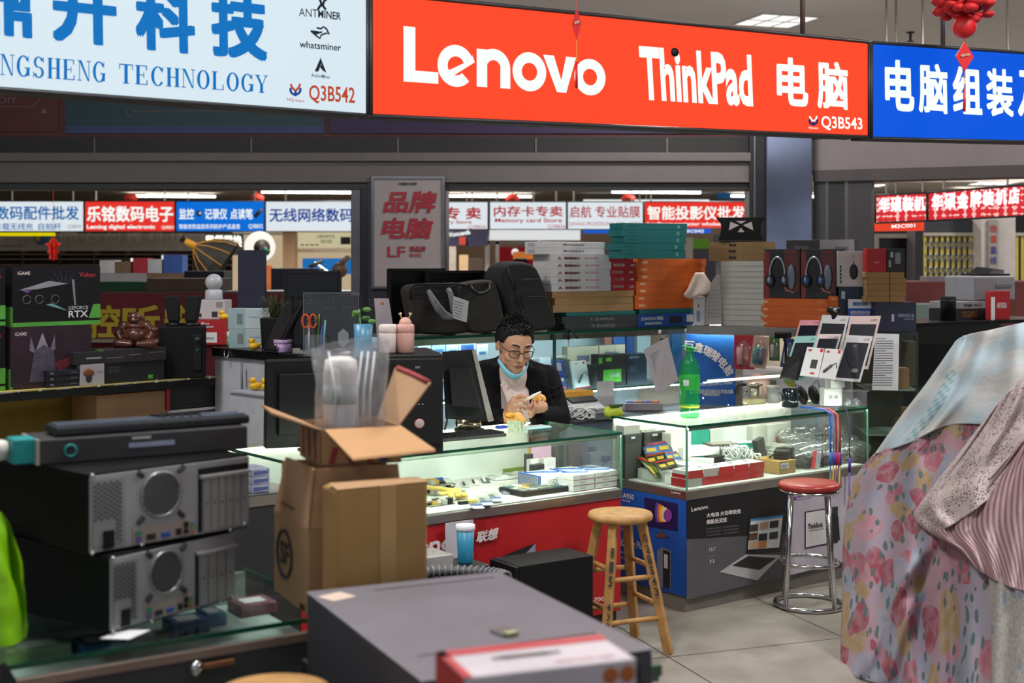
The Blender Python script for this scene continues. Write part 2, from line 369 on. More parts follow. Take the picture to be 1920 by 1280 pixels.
# ------------------------------------------------------------------ lit signs over the stalls
def sign(name,label,a,b,face,txts,dep=.16,frame=DARK,glowf=.95,group='lit shop signs over the near stalls'):
 """a,b: (x, y, bottom, top) of the two ends of the lit face"""
 t = thing(name,label,'lightbox sign',(0,0,0),0,group)
 pa,pb = Vector((a[0],a[1],a[2])),Vector((b[0],b[1],b[2])); ta,tb2 = Vector((a[0],a[1],a[3])),Vector((b[0],b[1],b[3]))
 d = (pb-pa); n = Vector((-d.y,d.x,0)).normalized()
 MB().hexa([pa+n*.02,pb+n*.02,pb+n*dep,pa+n*dep,ta+n*.02,tb2+n*.02,tb2+n*dep,ta+n*dep],STEEL if frame is None else frame).build('housing',t,.004)
 e = .010
 MB().hexa([pa,pb,pb+n*.019,pa+n*.019,ta,tb2,tb2+n*.019,ta+n*.019],face).build('lit_panel',t)
 f = MB()
 for p,q in ((pa,pb),(ta,tb2),(pa,ta),(pb,tb2)):
  f.tube([p-n*.002,q-n*.002],.008,frame or STEEL,4)
 f.build('frame',t)
 ln = Line(a[0],a[1],math.atan2(d.y,d.x))
 groups = {}
 for s_,m,q,bo in txts:
  mb = MB(); mb.tq(s_,m,ln.q(*q,-.001),bo,.002); mb.build('lettering',t)
 return t,ln
def qd(bl,br,tr,tl): return (bl,br,tr,tl)
SW = glow('f4fbf6',1.0)
REDF = glow('fb4a2a',.98); SBLUE = glow('0a57dc',1.0); SWHITE = glow('d6e7f0',.95); TB = mat('0e7ccf',.5,0,.75,0); TK = mat('26323a',.5,0,.55,0); TR = mat('c84a2c',.5,0,.8,0)
YL,YR = 5.1,6.12
ea = ((695-960)/F*YL,YL,zat(217,YL),zat(-14,YL)); eb = ((1629-960)/F*YR,YR,zat(257,YR),zat(79,YR))
red,LR1 = sign('shop_sign','long red lightbox sign with big white lettering and a black dot',ea,eb,REDF,[
 ('ThinkPad',SW,qd((1203,188),(1412,201),(1408,103),(1197,86)),.035),
 ('电',SW,qd((1456,197),(1515,201),(1513,110),(1455,106)),.035),('脑',SW,qd((1532,203),(1590,207),(1588,118),(1530,113)),.03),
 ('Q3B543',SW,qd((1540,244),(1617,247),(1616,221),(1539,217)),.02)])
# rounded wordmark, letter by letter
wq = LR1.q((756,156),(1134,182),(1134,86),(756,49),-.001)
def arcband(mb,q,m,cx,cy,ro,ri,a0,a1,n=26,sx=1.):
 qq = [Vector(p) for p in q]; nn = (qq[1]-qq[0]).cross(qq[3]-qq[0]).normalized(); vs = []; fs = []
 for i in range(n+1):
  a = R(a0+(a1-a0)*i/n)
  for r in (ro,ri): vs.append(bil(qq,cx+math.cos(a)*r*sx,cy+math.sin(a)*r*AS)+nn*.003)
 for i in range(n): fs.append((2*i,2*i+2,2*i+3,2*i+1))
 mb.add(vs,fs,m)
def flat(mb,q,m,pts):
 qq = [Vector(p) for p in q]; nn = (qq[1]-qq[0]).cross(qq[3]-qq[0]).normalized()
 mb.add([bil(qq,a,b)+nn*.003 for a,b in pts],[tuple(range(len(pts)))],m)
AS = 4.3
def wordmark(q,m,parent,mb0=None):
 out = []
 def part(): out.append(mb0 or MB()); return out[-1]
 mb = part(); flat(mb,q,m,[(0,.03),(.163,.03),(.163,.235),(.055,.235),(.055,1),(0,1)])
 mb = part(); arcband(mb,q,m,.247,.375,.088,.040,14,316); flat(mb,q,m,[(.205,.27),(.225,.17),(.338,.47),(.325,.60),(.325,.52)])
 mb = part(); flat(mb,q,m,[(.347,.03),(.398,.03),(.398,.72),(.347,.72)]); arcband(mb,q,m,.430,.39,.082,.034,0,150); flat(mb,q,m,[(.463,.03),(.512,.03),(.512,.41),(.463,.41)])
 mb = part(); arcband(mb,q,m,.608,.375,.085,.039,0,360,36)
 mb = part(); flat(mb,q,m,[(.748,.03),(.796,.03),(.847,.72),(.795,.72),(.770,.26),(.732,.72),(.677,.72)])
 mb = part(); arcband(mb,q,m,.920,.365,.082,.037,0,360,36)
 if not mb0:
  for mb in out: mb.build('lettering',parent)
wordmark(wq,SW,red)
c = LR1.at(1265,98,-.004); nn = Vector((-LR1.n.x,-LR1.n.y,0))
mb = MB(); mb.lathe([(.0185,0),(.0185,.002)],BLACK,20,Matrix.Translation(c) @ nn.to_track_quat('Z','Y').to_matrix().to_4x4()); mb.build('dot',red)
# owl-shaped mall badge: head ring with two horns and a stem
def badge(ln,px,py,s,m1,m2,parent):
 mb = MB(); r = s*.42
 mb.tube([ln.at(px+math.cos(R(a))*r,py+math.sin(R(a))*r,-.004) for a in range(-20,201,20)],.0045,m1,5)
 for sg in (-1,1):
  mb.tube([ln.at(px+sg*r*.95,py-s*.48,-.004),ln.at(px+sg*r*.7,py-s*.2,-.004),ln.at(px,py+s*.12,-.004)],.004,m2,5)
 mb.tube([ln.at(px,py+s*.1,-.004),ln.at(px,py+s*.55,-.004)],.0045,m1,5)
 mb.build('badge',parent)
badge(LR1,1525,226,17,mat('2c3f9a',.5,0,.4,0),SW,red)
mb = MB(); mb.tq('HQ-mart',SW,LR1.q((1516,242),(1534,243),(1534,238),(1516,237),-.001),.02); mb.build('lettering',red)
w0 = (( 0-960)/F*4.31,4.31); w1 = (ea[0],ea[1]); dx,dy = w0[0]-w1[0],w0[1]-w1[1]
wa = (w0[0]+dx*.7,w0[1]+dy*.7,ea[2],ea[3]); wb = (ea[0]-.012,ea[1]-.008,ea[2],ea[3])
wht,LW1 = sign('shop_sign','wide white lightbox sign with blue characters and miner logos',wa,wb,SWHITE,[
 ('鼎',TB,qd((-60,62),(60,74),(58,-52),(-62,-64)),.04),('升',TB,qd((98,77),(219,89),(217,-38),(96,-50)),.04),
 ('科',TB,qd((254,92),(366,103),(364,-23),(252,-34)),.04),('技',TB,qd((396,105),(501,116),(499,-10),(394,-22)),.04),
 ('ANT',TK,qd((560,30),(595,33),(595,18),(560,15)),0),('MINER',TK,qd((596,33),(639,38),(639,24),(596,18)),.02),
 ('whatsminer',TK,qd((561,89),(639,96),(639,83),(561,76)),.015),('AvalonMiner',TK,qd((583,144),(619,148),(619,141),(583,137)),.005),
 ('HQ-mart',TR,qd((538,190),(570,193),(570,187),(538,183)),.01),('Q3B542',TR,qd((579,193),(665,199),(665,164),(579,159)),.015)])
badge(LW1,554,168,22,mat('2450b0',.5,0,.6,0),TR,wht)
mb = MB()
for pts in ([(596,18),(600,11),(606,11),(611,18)],[(603,12),(601,2),(597,-4)],[(605,12),(607,3),(613,-2)]): mb.tube([LW1.at(*p,-.004) for p in pts],.0045,TK,5)
for pts in ([(583,58),(592,66),(600,72),(602,66),(612,62),(617,64),(612,54),(606,50),(602,54),(594,52)],[(583,58),(598,60),(588,62)],[(590,64),(604,60)]): mb.tube([LW1.at(*p,-.004) for p in pts],.0032,TK,5)
mb.build('horse_logo',wht)
mb = MB()
for tri in ([(590,134),(601,108),(603,118),(597,134)],[(601,108),(612,136),(606,133),(600,126),(603,120)]): mb.poly([LW1.at(*p,-.004) for p in reversed(tri)],TK)
mb.build('peak_logo',wht)
# serif capitals, drawn from thick and thin strokes
def serif(ch):
 r = []; B = lambda *a: (lambda e: r.append([(a[0]-e,a[1]),(a[2]+e,a[1]),(a[2]+e,a[3]),(a[0]-e,a[3])]))(.025 if .15 < a[2]-a[0] < .2 else 0)
 def arc(cx,cy,rx,ry,a0,a1,t0=.06,t1=.22,n=14):
  for i in range(n):
   p = []
   for k in (i,i+1):
    a = R(a0+(a1-a0)*k/n); th = t0+(t1-t0)*abs(math.cos(a))
    p.append(((cx+math.cos(a)*rx,cy+math.sin(a)*ry),(cx+math.cos(a)*(rx-th),cy+math.sin(a)*(ry-th*.8))))
   r.append([p[0][0],p[1][0],p[1][1],p[0][1]])
 if ch == 'E': B(.14,0,.32,1); B(.03,0,.9,.05); B(.03,.95,.86,1); B(.3,.48,.66,.53); B(.82,0,.9,.25); B(.78,.76,.86,1); B(.6,.36,.66,.65)
 if ch == 'T': B(.41,0,.59,1); B(.28,0,.72,.05); B(.02,.94,.98,1); B(.02,.72,.08,1); B(.92,.72,.98,1)
 if ch == 'H': B(.12,0,.3,1); B(.7,0,.88,1); B(.3,.48,.7,.53); [B(a,z,a+.38,z+.05) for a in (.02,.6) for z in (0,.95)]
 if ch == 'N': B(.12,0,.18,1); B(.82,0,.88,1); r.append([(.1,1),(.76,0),(.88,0),(.3,1)]); B(.0,0,.32,.05); B(.68,.95,1,1); B(0,.95,.2,1)
 if ch == 'L': B(.14,0,.32,1); B(.03,0,.92,.05); B(.03,.95,.46,1); B(.84,0,.92,.3)
 if ch == 'Y': B(.42,0,.6,.48); B(.3,0,.72,.05); r.append([(.42,.44),(.6,.44),(.25,1),(.05,1)]); r.append([(.54,.44),(.6,.44),(.92,1),(.84,1)]); B(0,.95,.36,1); B(.68,.95,1,1)
 if ch == 'I': B(.38,0,.62,1); B(.2,0,.8,.05); B(.2,.95,.8,1)
 if ch == 'O': arc(.5,.5,.47,.52,0,360,n=26)
 if ch == 'C': arc(.52,.5,.48,.52,40,320,n=20); B(.84,.7,.9,1)
 if ch == 'G': arc(.52,.5,.48,.52,40,320,n=20); B(.84,.7,.9,1); B(.76,.05,.93,.42); B(.6,.4,1,.45)
 if ch == 'D': B(.12,0,.3,1); arc(.42,.5,.52,.5,-90,90); B(.02,0,.45,.05); B(.02,.95,.45,1)
 if ch == 'S': arc(.5,.74,.36,.28,20,270,.06,.18); arc(.5,.26,.38,.28,-160,90,.06,.19); B(.8,.74,.86,1); B(.1,0,.16,.28)
 return r
def serif_word(word,q,parent):
 q = [Vector(p) for p in q]; n = len(word); nn = (q[1]-q[0]).cross(q[3]-q[0]).normalized()
 for i,ch in enumerate(word):
  mb = MB()
  for pl in serif(ch):
   mb.add([bil(q,(i+.04+.9*x)/n,y)+nn*.003 for x,y in pl],[tuple(range(len(pl)))],TB)
  mb.build('lettering',parent)
serif_word('DINGSHENG',LW1.q((-62,136),(199,155),(199,117),(-62,96),-.001),wht)
serif_word('TECHNOLOGY',LW1.q((221,156),(503,175),(503,142),(221,119),-.001),wht)
YB = 6.43; bx = (1920-960)/F*YB; ddx,ddy = bx-eb[0],YB-eb[1]
ba = (eb[0]+.012,eb[1]+.005,zat(259,YR),zat(79,YR)); bb_ = (eb[0]+ddx*1.9,eb[1]+ddy*1.9,ba[2]+.02,ba[3])
blu,LB1 = sign('shop_sign','blue lightbox sign with white characters beside the long red one',ba,bb_,SBLUE,[
 ('电',SW,qd((1659,207),(1714,210),(1712,114),(1658,111)),.035),('脑',SW,qd((1722,211),(1777,215),(1775,121),(1721,118)),.03),
 ('组',SW,qd((1786,213),(1841,216),(1839,127),(1785,123)),.035),('装',SW,qd((1849,217),(1900,221),(1898,131),(1848,127)),.03),
 ('及',SW,qd((1908,219),(1965,223),(1963,135),(1907,131)),.035)])
def rod(px,par,ln,ytop):
 p = ln.at(px,100,.08); MB().cyl((p.x,p.y,ytop),(p.x,p.y,3.8),.012,STEEL,n=8).build('hanging_rod',par)
rod(1505,red,LR1,eb[3]); rod(1768,blu,LB1,eb[3]); rod(640,wht,LW1,ea[3])
# red paper ornaments hanging in front of the signs
def diamond(name,label,px,py,Y,hw,hh,top,tail,ball):
 c = P(px,py,Y); t = thing(name,label,'hanging ornament',c,R(12),'red paper ornaments')
 k = Y/F; hw *= k; hh *= k
 rm = mat('c3161c',.5,name='lacquer_red')
 MB().prism([(-hw,0),(0,-hh),(hw,0),(0,hh)],.004,rm,Matrix.Rotation(R(90),4,'X')).build('diamond_tag',t)
 m2 = MB(); m2.tq('中国电子世界',mat('d9c9b0',.6),[(-hw*.5,-.006,-.004),(hw*.5,-.006,.003),(hw*.5,-.006,.014),(-hw*.5,-.006,.007)],.02); m2.build('lettering',t)
 MB().cyl((0,0,hh),(0,0,top*k),.0012,rm,n=5).build('cord',t)
 tm = MB(); tm.cyl((0,0,-hh),(0,0,-hh-tail*k*.5),.0015,mat('d8902a',.5),n=5).cyl((0,0,-hh-tail*k*.45),(0,0,-hh-tail*k),.004,rm,.006,8); tm.build('tassel',t)
 if ball:
  b = MB(); b.ball((0,0,hh+.065),.052,rm,20,8); b.build('paper_ball',t)
  fl = MB()
  for i in range(70):
   a = rnd.uniform(0,6.28); r = rnd.uniform(.02,.115); zz = rnd.uniform(.075,.25)
   fl.ball((math.cos(a)*r,math.sin(a)*r,hh+zz+.05*(r/.115)),rnd.uniform(.026,.042),mat('b01016',.7),9,5,(1,1,.6))
  fl.build('paper_flower',t)
 return t
diamond('paper_ornament','small red diamond tag on a string hanging over the red sign',1081,45,5.3,9,30,120,90,False)
diamond('paper_ornament','red paper flower ball with a diamond tag over the blue sign',1808,106,5.9,19,28,380,75,True)
# ------------------------------------------------------------------ shops across the aisle (seen through the open shutters)
YF = 20.0
FB = mat('0f6fb6',.5,0,.8,0); FR = mat('c3202a',.5,0,.7,0); FRED = glow('e8352c',.95); FBLUE = glow('0a6fd8',.95); FW = glow('dfe8ee',.95); FN = mat('14409c',.5,0,.8,0); FG = mat('8e97a0',.5,0,.6,0)
GRP = 'lit signs of the far stalls'
def fsign(label,x0,x1,y0,y1,face,txts,Y=YF):
 a,b = P(x0+1,y1,Y),P(x1-1,y1,Y); zt = zat(y0,Y)
 return sign('shop_sign',label,(a.x,Y,a.z,zt),(b.x,Y,b.z,zt),face,[(s_,m,((u0,v1),(u1,v1),(u1,v0),(u0,v0)),bo) for s_,m,(u0,v0,u1,v1),bo in txts],.14,DARK,group=GRP)[0]
def hang(t,xs,y0,Y=YF):
 for x in xs:
  p = P(x,y0,Y); MB().cyl((p.x,Y+.06,p.z),(p.x,Y+.06,3.8),.012,STEEL,n=6).build('hanging_rod',t)
def lantern(px,Y,ztop):
 Y += .3; p = P(px,400,Y); rm = mat('e23a28',.6)
 t = thing('paper_lantern','red paper lantern hanging above the ' + {245: 'far red digital sign',482: 'far white network sign',961: 'far memory card sign',1178: 'far white film sign'}[px],'lantern',(p.x,Y,ztop),0,'red lanterns above the far signs')
 MB().ball((0,0,.06),.11,rm,12,6,(1,1,.6)).build('lantern_body',t); MB().cyl((0,0,.1),(0,0,3.8-ztop),.004,rm,n=5).build('cord',t)
x = fsign('white far lightbox sign with blue characters above the yellow strip',-70,158,377,434,FW,[('数码配件批发',FB,(-8,386,148,412),.02),('车载无线充',FB,(-10,418,62,431),.01),('自拍杆',FB,(72,418,115,431),.01),('Q3B830',FG,(127,421,152,429),0)]); hang(x,(20,135),377)
x = fsign('red far lightbox sign of a digital electronics stall',158,329,377,434,FRED,[('乐铭数码电子',SW,(163,386,325,416),.03),('Leming digital electronic',SW,(163,421,291,431),.03),('Q3B831',SW,(303,423,326,430),.01)]); hang(x,(178,307),377)
x = fsign('bright blue far lightbox sign of a surveillance camera stall',329,497,377,434,FBLUE,[('监控',SW,(336,391,364,411),.02),('记录仪',SW,(384,391,426,411),.02),('点读笔',SW,(432,391,474,411),.02),('智能安防监控系列防护产品直营',SW,(336,420,450,429),.01),('Q3B832',SW,(466,420,493,429),.01)]); hang(x,(351,476),377)
pc = MB(); c = P(373,400,YF-.01); pc.ball(c,.045,DARK,10,6); pc.ball(c+Vector((.02,-.04,0)),.02,WHITE,8,5); pc.build('camera_picture',x)
pc = MB(); c = P(485,400,YF-.01); pc.cyl(c+Vector((-.06,0,-.05)),c+Vector((.05,0,.06)),.03,DARK,n=8).build('pen_picture',x)
x = fsign('white far lightbox sign with dark blue network lettering',497,690,377,434,FW,[('无线网络数码',FN,(505,390,662,416),.02)]); hang(x,(534,),377)
x = fsign('white far lightbox sign with two red characters, half behind the poster column',770,916,378,430,FW,[('专 卖',FR,(834,388,902,411),.025),('Memory Store',FR,(806,413,884,421),.02),('Q3B836',FR,(878,422,911,429),0)]); hang(x,(885,),378)
x = fsign('white far lightbox sign of a memory card shop with red lettering',917,1063,378,430,FW,[('内存卡专卖',FR,(926,386,1055,406),.02),('Memory card Store',FR,(928,409,1054,419),.02),('Q3B836',FR,(1027,421,1060,429),0)]); hang(x,(932,1043),378)
x = fsign('white far lightbox sign of a film shop with thin red lettering',1063,1207,378,430,FW,[('启航',FR,(1068,386,1109,408),.012),('专业贴膜',FR,(1116,386,1200,408),.012),('QIHANG PROFESSIONAL FILM',FR,(1067,416,1170,424),0),('Q3B838',FR,(1181,416,1202,423),0)]); hang(x,(1076,1185),378)
x = fsign('red far lightbox sign of a projector wholesaler',1207,1450,378,428,FRED,[('智能投影仪批发',SW,(1214,386,1397,412),.025),('Intelligent projector wholesale',SW,(1214,416,1364,425),.02),('Q3B839',SW,(1376,417,1400,424),.01)]); hang(x,(1221,),378)
for px in (245,482): lantern(px,YF,zat(377,YF))
for px in (961,1178): lantern(px,YF,zat(378,YF))
def fbox(name,label,cat,x0,y0,x1,y1,Y,dep,m,group=None,floor=False,par=None):
 a,b = P(x0,y1,Y),P(x1,y0,Y); z0 = 0 if floor else a.z; h = b.z-z0
 mb = MB(); mb.bb((b.x-a.x,dep,h),m); o = mb.build(name,par,.004)
 if par is None: tag(put(o,((a.x+b.x)/2,Y+dep/2,z0)),label,cat,group)
 else: o.location = ((a.x+b.x)/2-par.location.x,Y+dep/2-par.location.y,z0-par.location.z)
 return o
# left: grey fascia shop with pale outlined letters
FASC = mat('a59f99',.7); BEIGE = mat('c9b292',.7); FSH = mat('5a4a3c',.7)
t = thing('shop_fascia','pale grey fascia with raised outlined letters beneath the far red and blue signs','fascia',P(200,470,22))
def child(mb,name,par):       # build in world space, keep under its thing
 o = mb.build(name,par); o.matrix_parent_inverse = Matrix.Translation(-par.location) if par.rotation_euler[2] == 0 else (Matrix.Translation(par.location) @ par.rotation_euler.to_matrix().to_4x4()).inverted()
 return o
child(pbox(-150,438,436,470,22,.3,FASC),'panel',t)
for i,ch in enumerate('同心创辉科技'):
 mb = MB(); x0 = 113+i*41; mb.tq(ch,mat('c9bfb2',.6),[P(*c,21.995) for c in ((x0,453),(x0+30,453),(x0+30,436),(x0,436))],.01); child(mb,'lettering',t)
mb = MB(); mb.tq('CHUANGXIN-BOSSE',mat('6b6560',.6),[P(*c,21.99) for c in ((0,463),(41,463),(41,459),(0,459))],.01); child(mb,'small_lettering',t)
c = P(78,445,21.97); mb = MB(); mb.ball(c,.12,mat('2c5a8c',.5),14,8,(1,.3,1)); mb.ball(c+Vector((-.05,-.02,.02)),.09,mat('c9a93a',.5),10,6,(.6,.3,1)); child(mb,'emblem',t)
fbox('light_strip','yellow strip under the white far sign','light strip',-60,436,100,442,YF+.05,.1,glow('f0e000',.8))
# star shaped red paper ornament
c = P(100,468,16); t = thing('paper_ornament','red folded paper ornament hanging over the black graphics card boxes','hanging ornament',c)
rm = mat('d8281c',.7); m = MB()
for k in range(6):
 m.prism([(0,-.13),(.05,-.10),(.04,-.05),(.075,-.03),(.05,0),(.06,.04),(.10,.075),(.05,.08),(.03,.12),(0,.14)],.004,rm,Matrix.Rotation(R(60*k),4,'Z') @ Matrix.Rotation(R(90),4,'X'))
m.build('folded_body',t); MB().cyl((0,0,.14),(0,0,3.8-c.z),.002,rm,n=5).build('cord',t)
# shelves behind: brown back board with pale shelves
t = thing('wall_shelving','brown wall shelving with pale rails behind the far grey fascia','shelving',P(200,540,22.5))
child(pbox(-150,470,440,660,22.6,.1,mat('4a3526',.8)),'back_board',t)
for y in (476,485,496,508): child(pbox(-150,y,440,y+1.5,22.3,.3,mat('9a8f84',.6)),'shelf',t)
for x0 in (40,110,175,235,300,360,410): child(pbox(x0,470,x0+2,520,22.28,.3,FSH),'upright',t)
for i,(x0,x1,y0,c,lab) in enumerate([(187,215,488,'b9b6ba','white box with a dark picture'),(216,245,490,'6d5442','brown box'),(249,276,484,'9a2430','dark red box'),(277,303,486,'a9acb2','pale grey box'),(306,342,478,'2a4f93','blue box')]):
 carton('goods_box',lab+' standing on the far white counter','box',Line(P(200,500,15).x,15,0),x0,x1,y0,zat(512,15),.25,mat(c,.7),group='boxes on the far white counter')
carton('price_light','upright white light bar beside the dark red box on the far counter','light',Line(0,15.1,0),245,248,484,zat(512,14.9),.03,glow('fff6ee',1)); carton('price_light','upright white light bar beside the blue box on the far counter','light',Line(0,15.1,0),303,306,478,zat(512,14.9),.03,glow('fff6ee',1))
t = thing('shop_counter','white far counter holding a row of boxes','counter',P(260,528,15))
child(pbox(186,512,275,528,15,.6,mat('8d8b90',.6)),'front',t)
child(pbox(186,528,345,930,15,.6,mat('423c3c',.7)),'body',t); child(pbox(275,512,345,528,15,.6,mat('6a523e',.7)),'brown_front',t)
fbox('storage_crate','long brown storage box on the dark far counter','box',275,522,415,546,10.56,.4,mat('4b3a30',.8))
fbox('storage_crate','dark brown box below the far telescope, near the white dome camera','box',345,508,420,528,13,.4,mat('22232c',.8),None,True)
fbox('green_mat','dark green mat on the far counter behind the graphics card boxes','mat',186,528,268,546,10.56,.4,mat('16402a',.8))
# dark red banner with yellow characters
t = thing('fabric_banner','dark red cloth banner with big yellow characters behind the carved statue','banner',P(300,640,10.4))
child(pbox(150,549,700,872,10.4,.02,mat('5c1420',.8)),'cloth',t)
YC = mat('a8942a',.8)
for ch,x0,x1 in (('控',165,226),('听',230,300),('安',308,372)):
 mb = MB(); mb.tq(ch,YC,[P(x0,634,10.39),P(x1,634,10.39),P(x1,572,10.39),P(x0,572,10.39)],.03); child(mb,'lettering',t)
child(pbox(150,636,700,642,10.3,.15,mat('77705f',.6)),'hem_board',t)
t = thing('shop_counter','dark counter behind the red banner','counter',P(300,700,10.6)); child(pbox(150,552,700,1000,10.6,.5,mat('3a2a28',.8)),'body',t); child(pbox(150,546,700,552,10.5,.6,mat('463532',.5)),'top',t)
# telescope and umbrella shop
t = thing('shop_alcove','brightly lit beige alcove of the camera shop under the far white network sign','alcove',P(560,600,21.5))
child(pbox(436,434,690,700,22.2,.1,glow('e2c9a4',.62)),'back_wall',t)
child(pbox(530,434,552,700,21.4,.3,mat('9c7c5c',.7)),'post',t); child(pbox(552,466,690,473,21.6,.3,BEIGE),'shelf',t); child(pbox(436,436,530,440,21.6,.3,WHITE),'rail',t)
t = thing('wall_poster','pale yellow camera poster on the alcove wall','poster',P(605,465,22))
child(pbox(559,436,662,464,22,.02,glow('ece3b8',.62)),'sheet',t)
mb = MB(); mb.tq('口袋中的专业',INK,[P(*c,21.99) for c in ((594,446),(628,446),(628,440),(594,440))],.01); mb.tq('RX100',INK,[P(*c,21.99) for c in ((602,456),(622,456),(622,449),(602,449))],.01); child(mb,'lettering',t)
mb = MB()
for q in range(4): mb.box(P(567+q*9,459,21.98),(.05,.01,.02),INK)
mb.box(P(648,451,21.98),(.16,.01,.12),DARK); child(mb,'camera_pictures',t)
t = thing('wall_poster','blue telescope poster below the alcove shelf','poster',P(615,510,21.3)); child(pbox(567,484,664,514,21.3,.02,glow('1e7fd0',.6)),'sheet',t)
mb = MB(); mb.cyl(P(580,501,21.25),P(605,488,21.25),.035,DARK,n=8); mb.cyl(P(590,492,21.25),P(618,512,21.25),.02,mat('aab',.5) if False else STEEL,n=6); child(mb,'telescope_picture',t)
# black umbrella softbox with yellow ribs
c = P(365,462,16.4); t = thing('folding_softbox','black folding softbox with yellow ribs in front of the camera shop','softbox',c,0)
m = MB(); ax = Vector((.83,.1,-.55)).normalized(); q = ax.to_track_quat('Z','Y').to_matrix().to_4x4()
m.lathe([(.035,0),(.10,.05),(.20,.15),(.29,.30),(.32,.42),(.31,.42),(.19,.16),(.03,.02)],mat('2a2824',.7),24,q,False); m.build('fabric',t)
for k in range(12):
 a = k*R(30); pts = [q @ Vector((math.cos(a)*r*1.02,math.sin(a)*r*1.02,z)) for r,z in ((.035,0),(.10,.05),(.20,.15),(.29,.30),(.325,.42))]
 MB().tube(pts,.006,mat('d79a28',.6),5).build('rib',t)
MB().cyl(q @ Vector((0,0,-.14)),q @ Vector((0,0,.03)),.035,mat('e8a52c',.6),.05,12).cyl(q @ Vector((0,0,-.19)),q @ Vector((0,0,-.14)),.04,BLACK).build('handle',t)
MB().cyl((0,0,-.03),(0,0,-c.z),.015,BLACK,n=8).build('stand',t)
t = thing('lit_letter_sign','cut-out white lit letters above the black softbox','sign',P(418,462,18)); mb = MB(); mb.tq('租赁置换',glow('fffdf0',1.3),[P(*c,18) for c in ((385,461),(454,463),(454,441),(385,440))],.04)
child(mb,'lettering',t); child(pbox(383,438,456,478,18.02,.04,mat('3c3d34',.6)),'back_board',t); child(pbox(418,478,421,780,18.02,.03,DARK),'post',t)
# white dish with a black telescope
c = P(487,462,14.5); t = thing('reflector_lamp','white round studio reflector with a dark telescope in its middle','studio lamp',c)
q = Vector((.35,-.9,-.1)).normalized().to_track_quat('Z','Y').to_matrix().to_4x4()
MB().lathe([(.05,-.05),(.14,-.10),(.165,0),(.15,.10),(.085,.12)],glow('fff8ee',.95),24,q).build('reflector',t)
MB().lathe([(.088,.121),(.06,.08),(.002,.07)],mat('3c3226',.6),20,q).build('inner_cone',t)
MB().cyl(q @ Vector((0,0,.07)),q @ Vector((.0,-.02,.34)),.035,DARK,.045).cyl(q @ Vector((0,-.02,.34)),q @ Vector((0,-.021,.35)),.036,mat('1c7a4c',.2)).build('telescope',t)
MB().cyl((0,0,-.15),(0,0,-c.z),.014,DARK,n=8).build('stand',t)
fbox('orange_box','orange upright box below the white studio reflector','box',497,497,508,522,15,.1,mat('d8743a',.6),None,True); fbox('shop_counter','navy display counter in front of the telescope poster','counter',508,503,598,640,14,.4,mat('20273c',.6),None,True)
m = MB(); c = P(637,506,17); t = thing('telescope','brown telescope on a mount in front of the blue poster','telescope',c); MB().ball((0,0,0),.1,mat('4a2f1c',.5)).build('mount',t); MB().cyl((-.02,0,.05),(.12,-.02,.17),.035,mat('5a4632',.5)).build('tube',t); MB().cyl((0,0,-.05),(0,0,-c.z),.02,DARK,n=8).build('stand',t)
def cr_(t): MB().cyl((0,.05,0),(0,.05,3.8-t.location.z),.01,STEEL,n=6).build('hanging_rod',t)
# right: behind the memory and projector signs
t = thing('shop_banner','navy shop panel with a red square under the far memory sign','sign',P(875,445,21)); child(pbox(800,430,915,461,21,.06,mat('35324a',.5)),'panel',t); cr_(t)
mb = MB(); mb.tq('Woncenfa',SW,[P(*c,20.99) for c in ((836,446),(882,439),(882,430),(836,436))],.03); child(mb,'lettering',t); child(pbox(861,444,873,459,20.97,.02,mat('c0402a',.6)),'red_square',t)
t = thing('shop_banner','white back-lit panel under the far memory card sign','sign',P(1000,445,21.4)); child(pbox(918,430,1088,450,21.4,.06,glow('e9eceb',.85)),'panel',t); cr_(t)
t = thing('shop_banner','blue lit panel under the far projector sign','sign',P(1200,435,21.4)); child(pbox(1094,429,1333,437,21.4,.06,glow('1f62d8',.85)),'panel',t); cr_(t)
mb = MB(); mb.tq('M3C042',SW,[P(*c,21.39) for c in ((1278,436),(1320,436),(1320,430),(1278,430))],.02); child(mb,'lettering',t)
t = thing('storefront','beige shop front with white door frames under the far memory signs','shop front',P(1000,700,22))
child(pbox(838,430,1434,700,22.4,.1,mat('8a7660',.7)),'back_wall',t)
for x0,x1,m in ((909,918,WHITE),(929,936,WHITE),(1008,1014,WHITE),(1240,1247,SILVER),(1340,1350,mat('55575e',.5)),(1402,1412,DARK)): child(pbox(x0,440,x1,700,21.9,.1,m),'door_frame',t)
child(pbox(838,452,1100,458,21.9,.1,mat('8c8580',.6)),'transom',t)
for i,(x0,y0,x1,y1,c,lab) in enumerate([(861,478,878,512,'d8b48a','tan upright box'),(879,484,906,515,'4b3c30','dark brown upright box'),(838,462,855,515,'b9ad9e','pale upright panel')]):
 fbox('goods_box',lab+' inside the far shop front','box',x0,y0,x1,y1,21,.2,mat(c,.7),'boxes inside the far shop front',True)
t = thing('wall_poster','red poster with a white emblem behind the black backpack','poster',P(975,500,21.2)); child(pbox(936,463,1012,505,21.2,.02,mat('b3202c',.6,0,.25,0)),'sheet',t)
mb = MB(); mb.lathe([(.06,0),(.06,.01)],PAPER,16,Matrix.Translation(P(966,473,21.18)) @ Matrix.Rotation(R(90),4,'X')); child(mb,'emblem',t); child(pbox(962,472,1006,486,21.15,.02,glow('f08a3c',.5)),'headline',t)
for x0,x1,y0,c,lab in ((1248,1300,445,'c9bca6','pale cream board'),(1300,1330,448,'78b43c','bright green board'),(1300,1342,466,'5a5258','dark box stack')):
 fbox('display_board',lab+' behind the keyboard stacks','board',x0,y0,x1,540,18 if lab[0] != 'd' else 16,.05,mat(c,.6,0,.2,0),None,True)
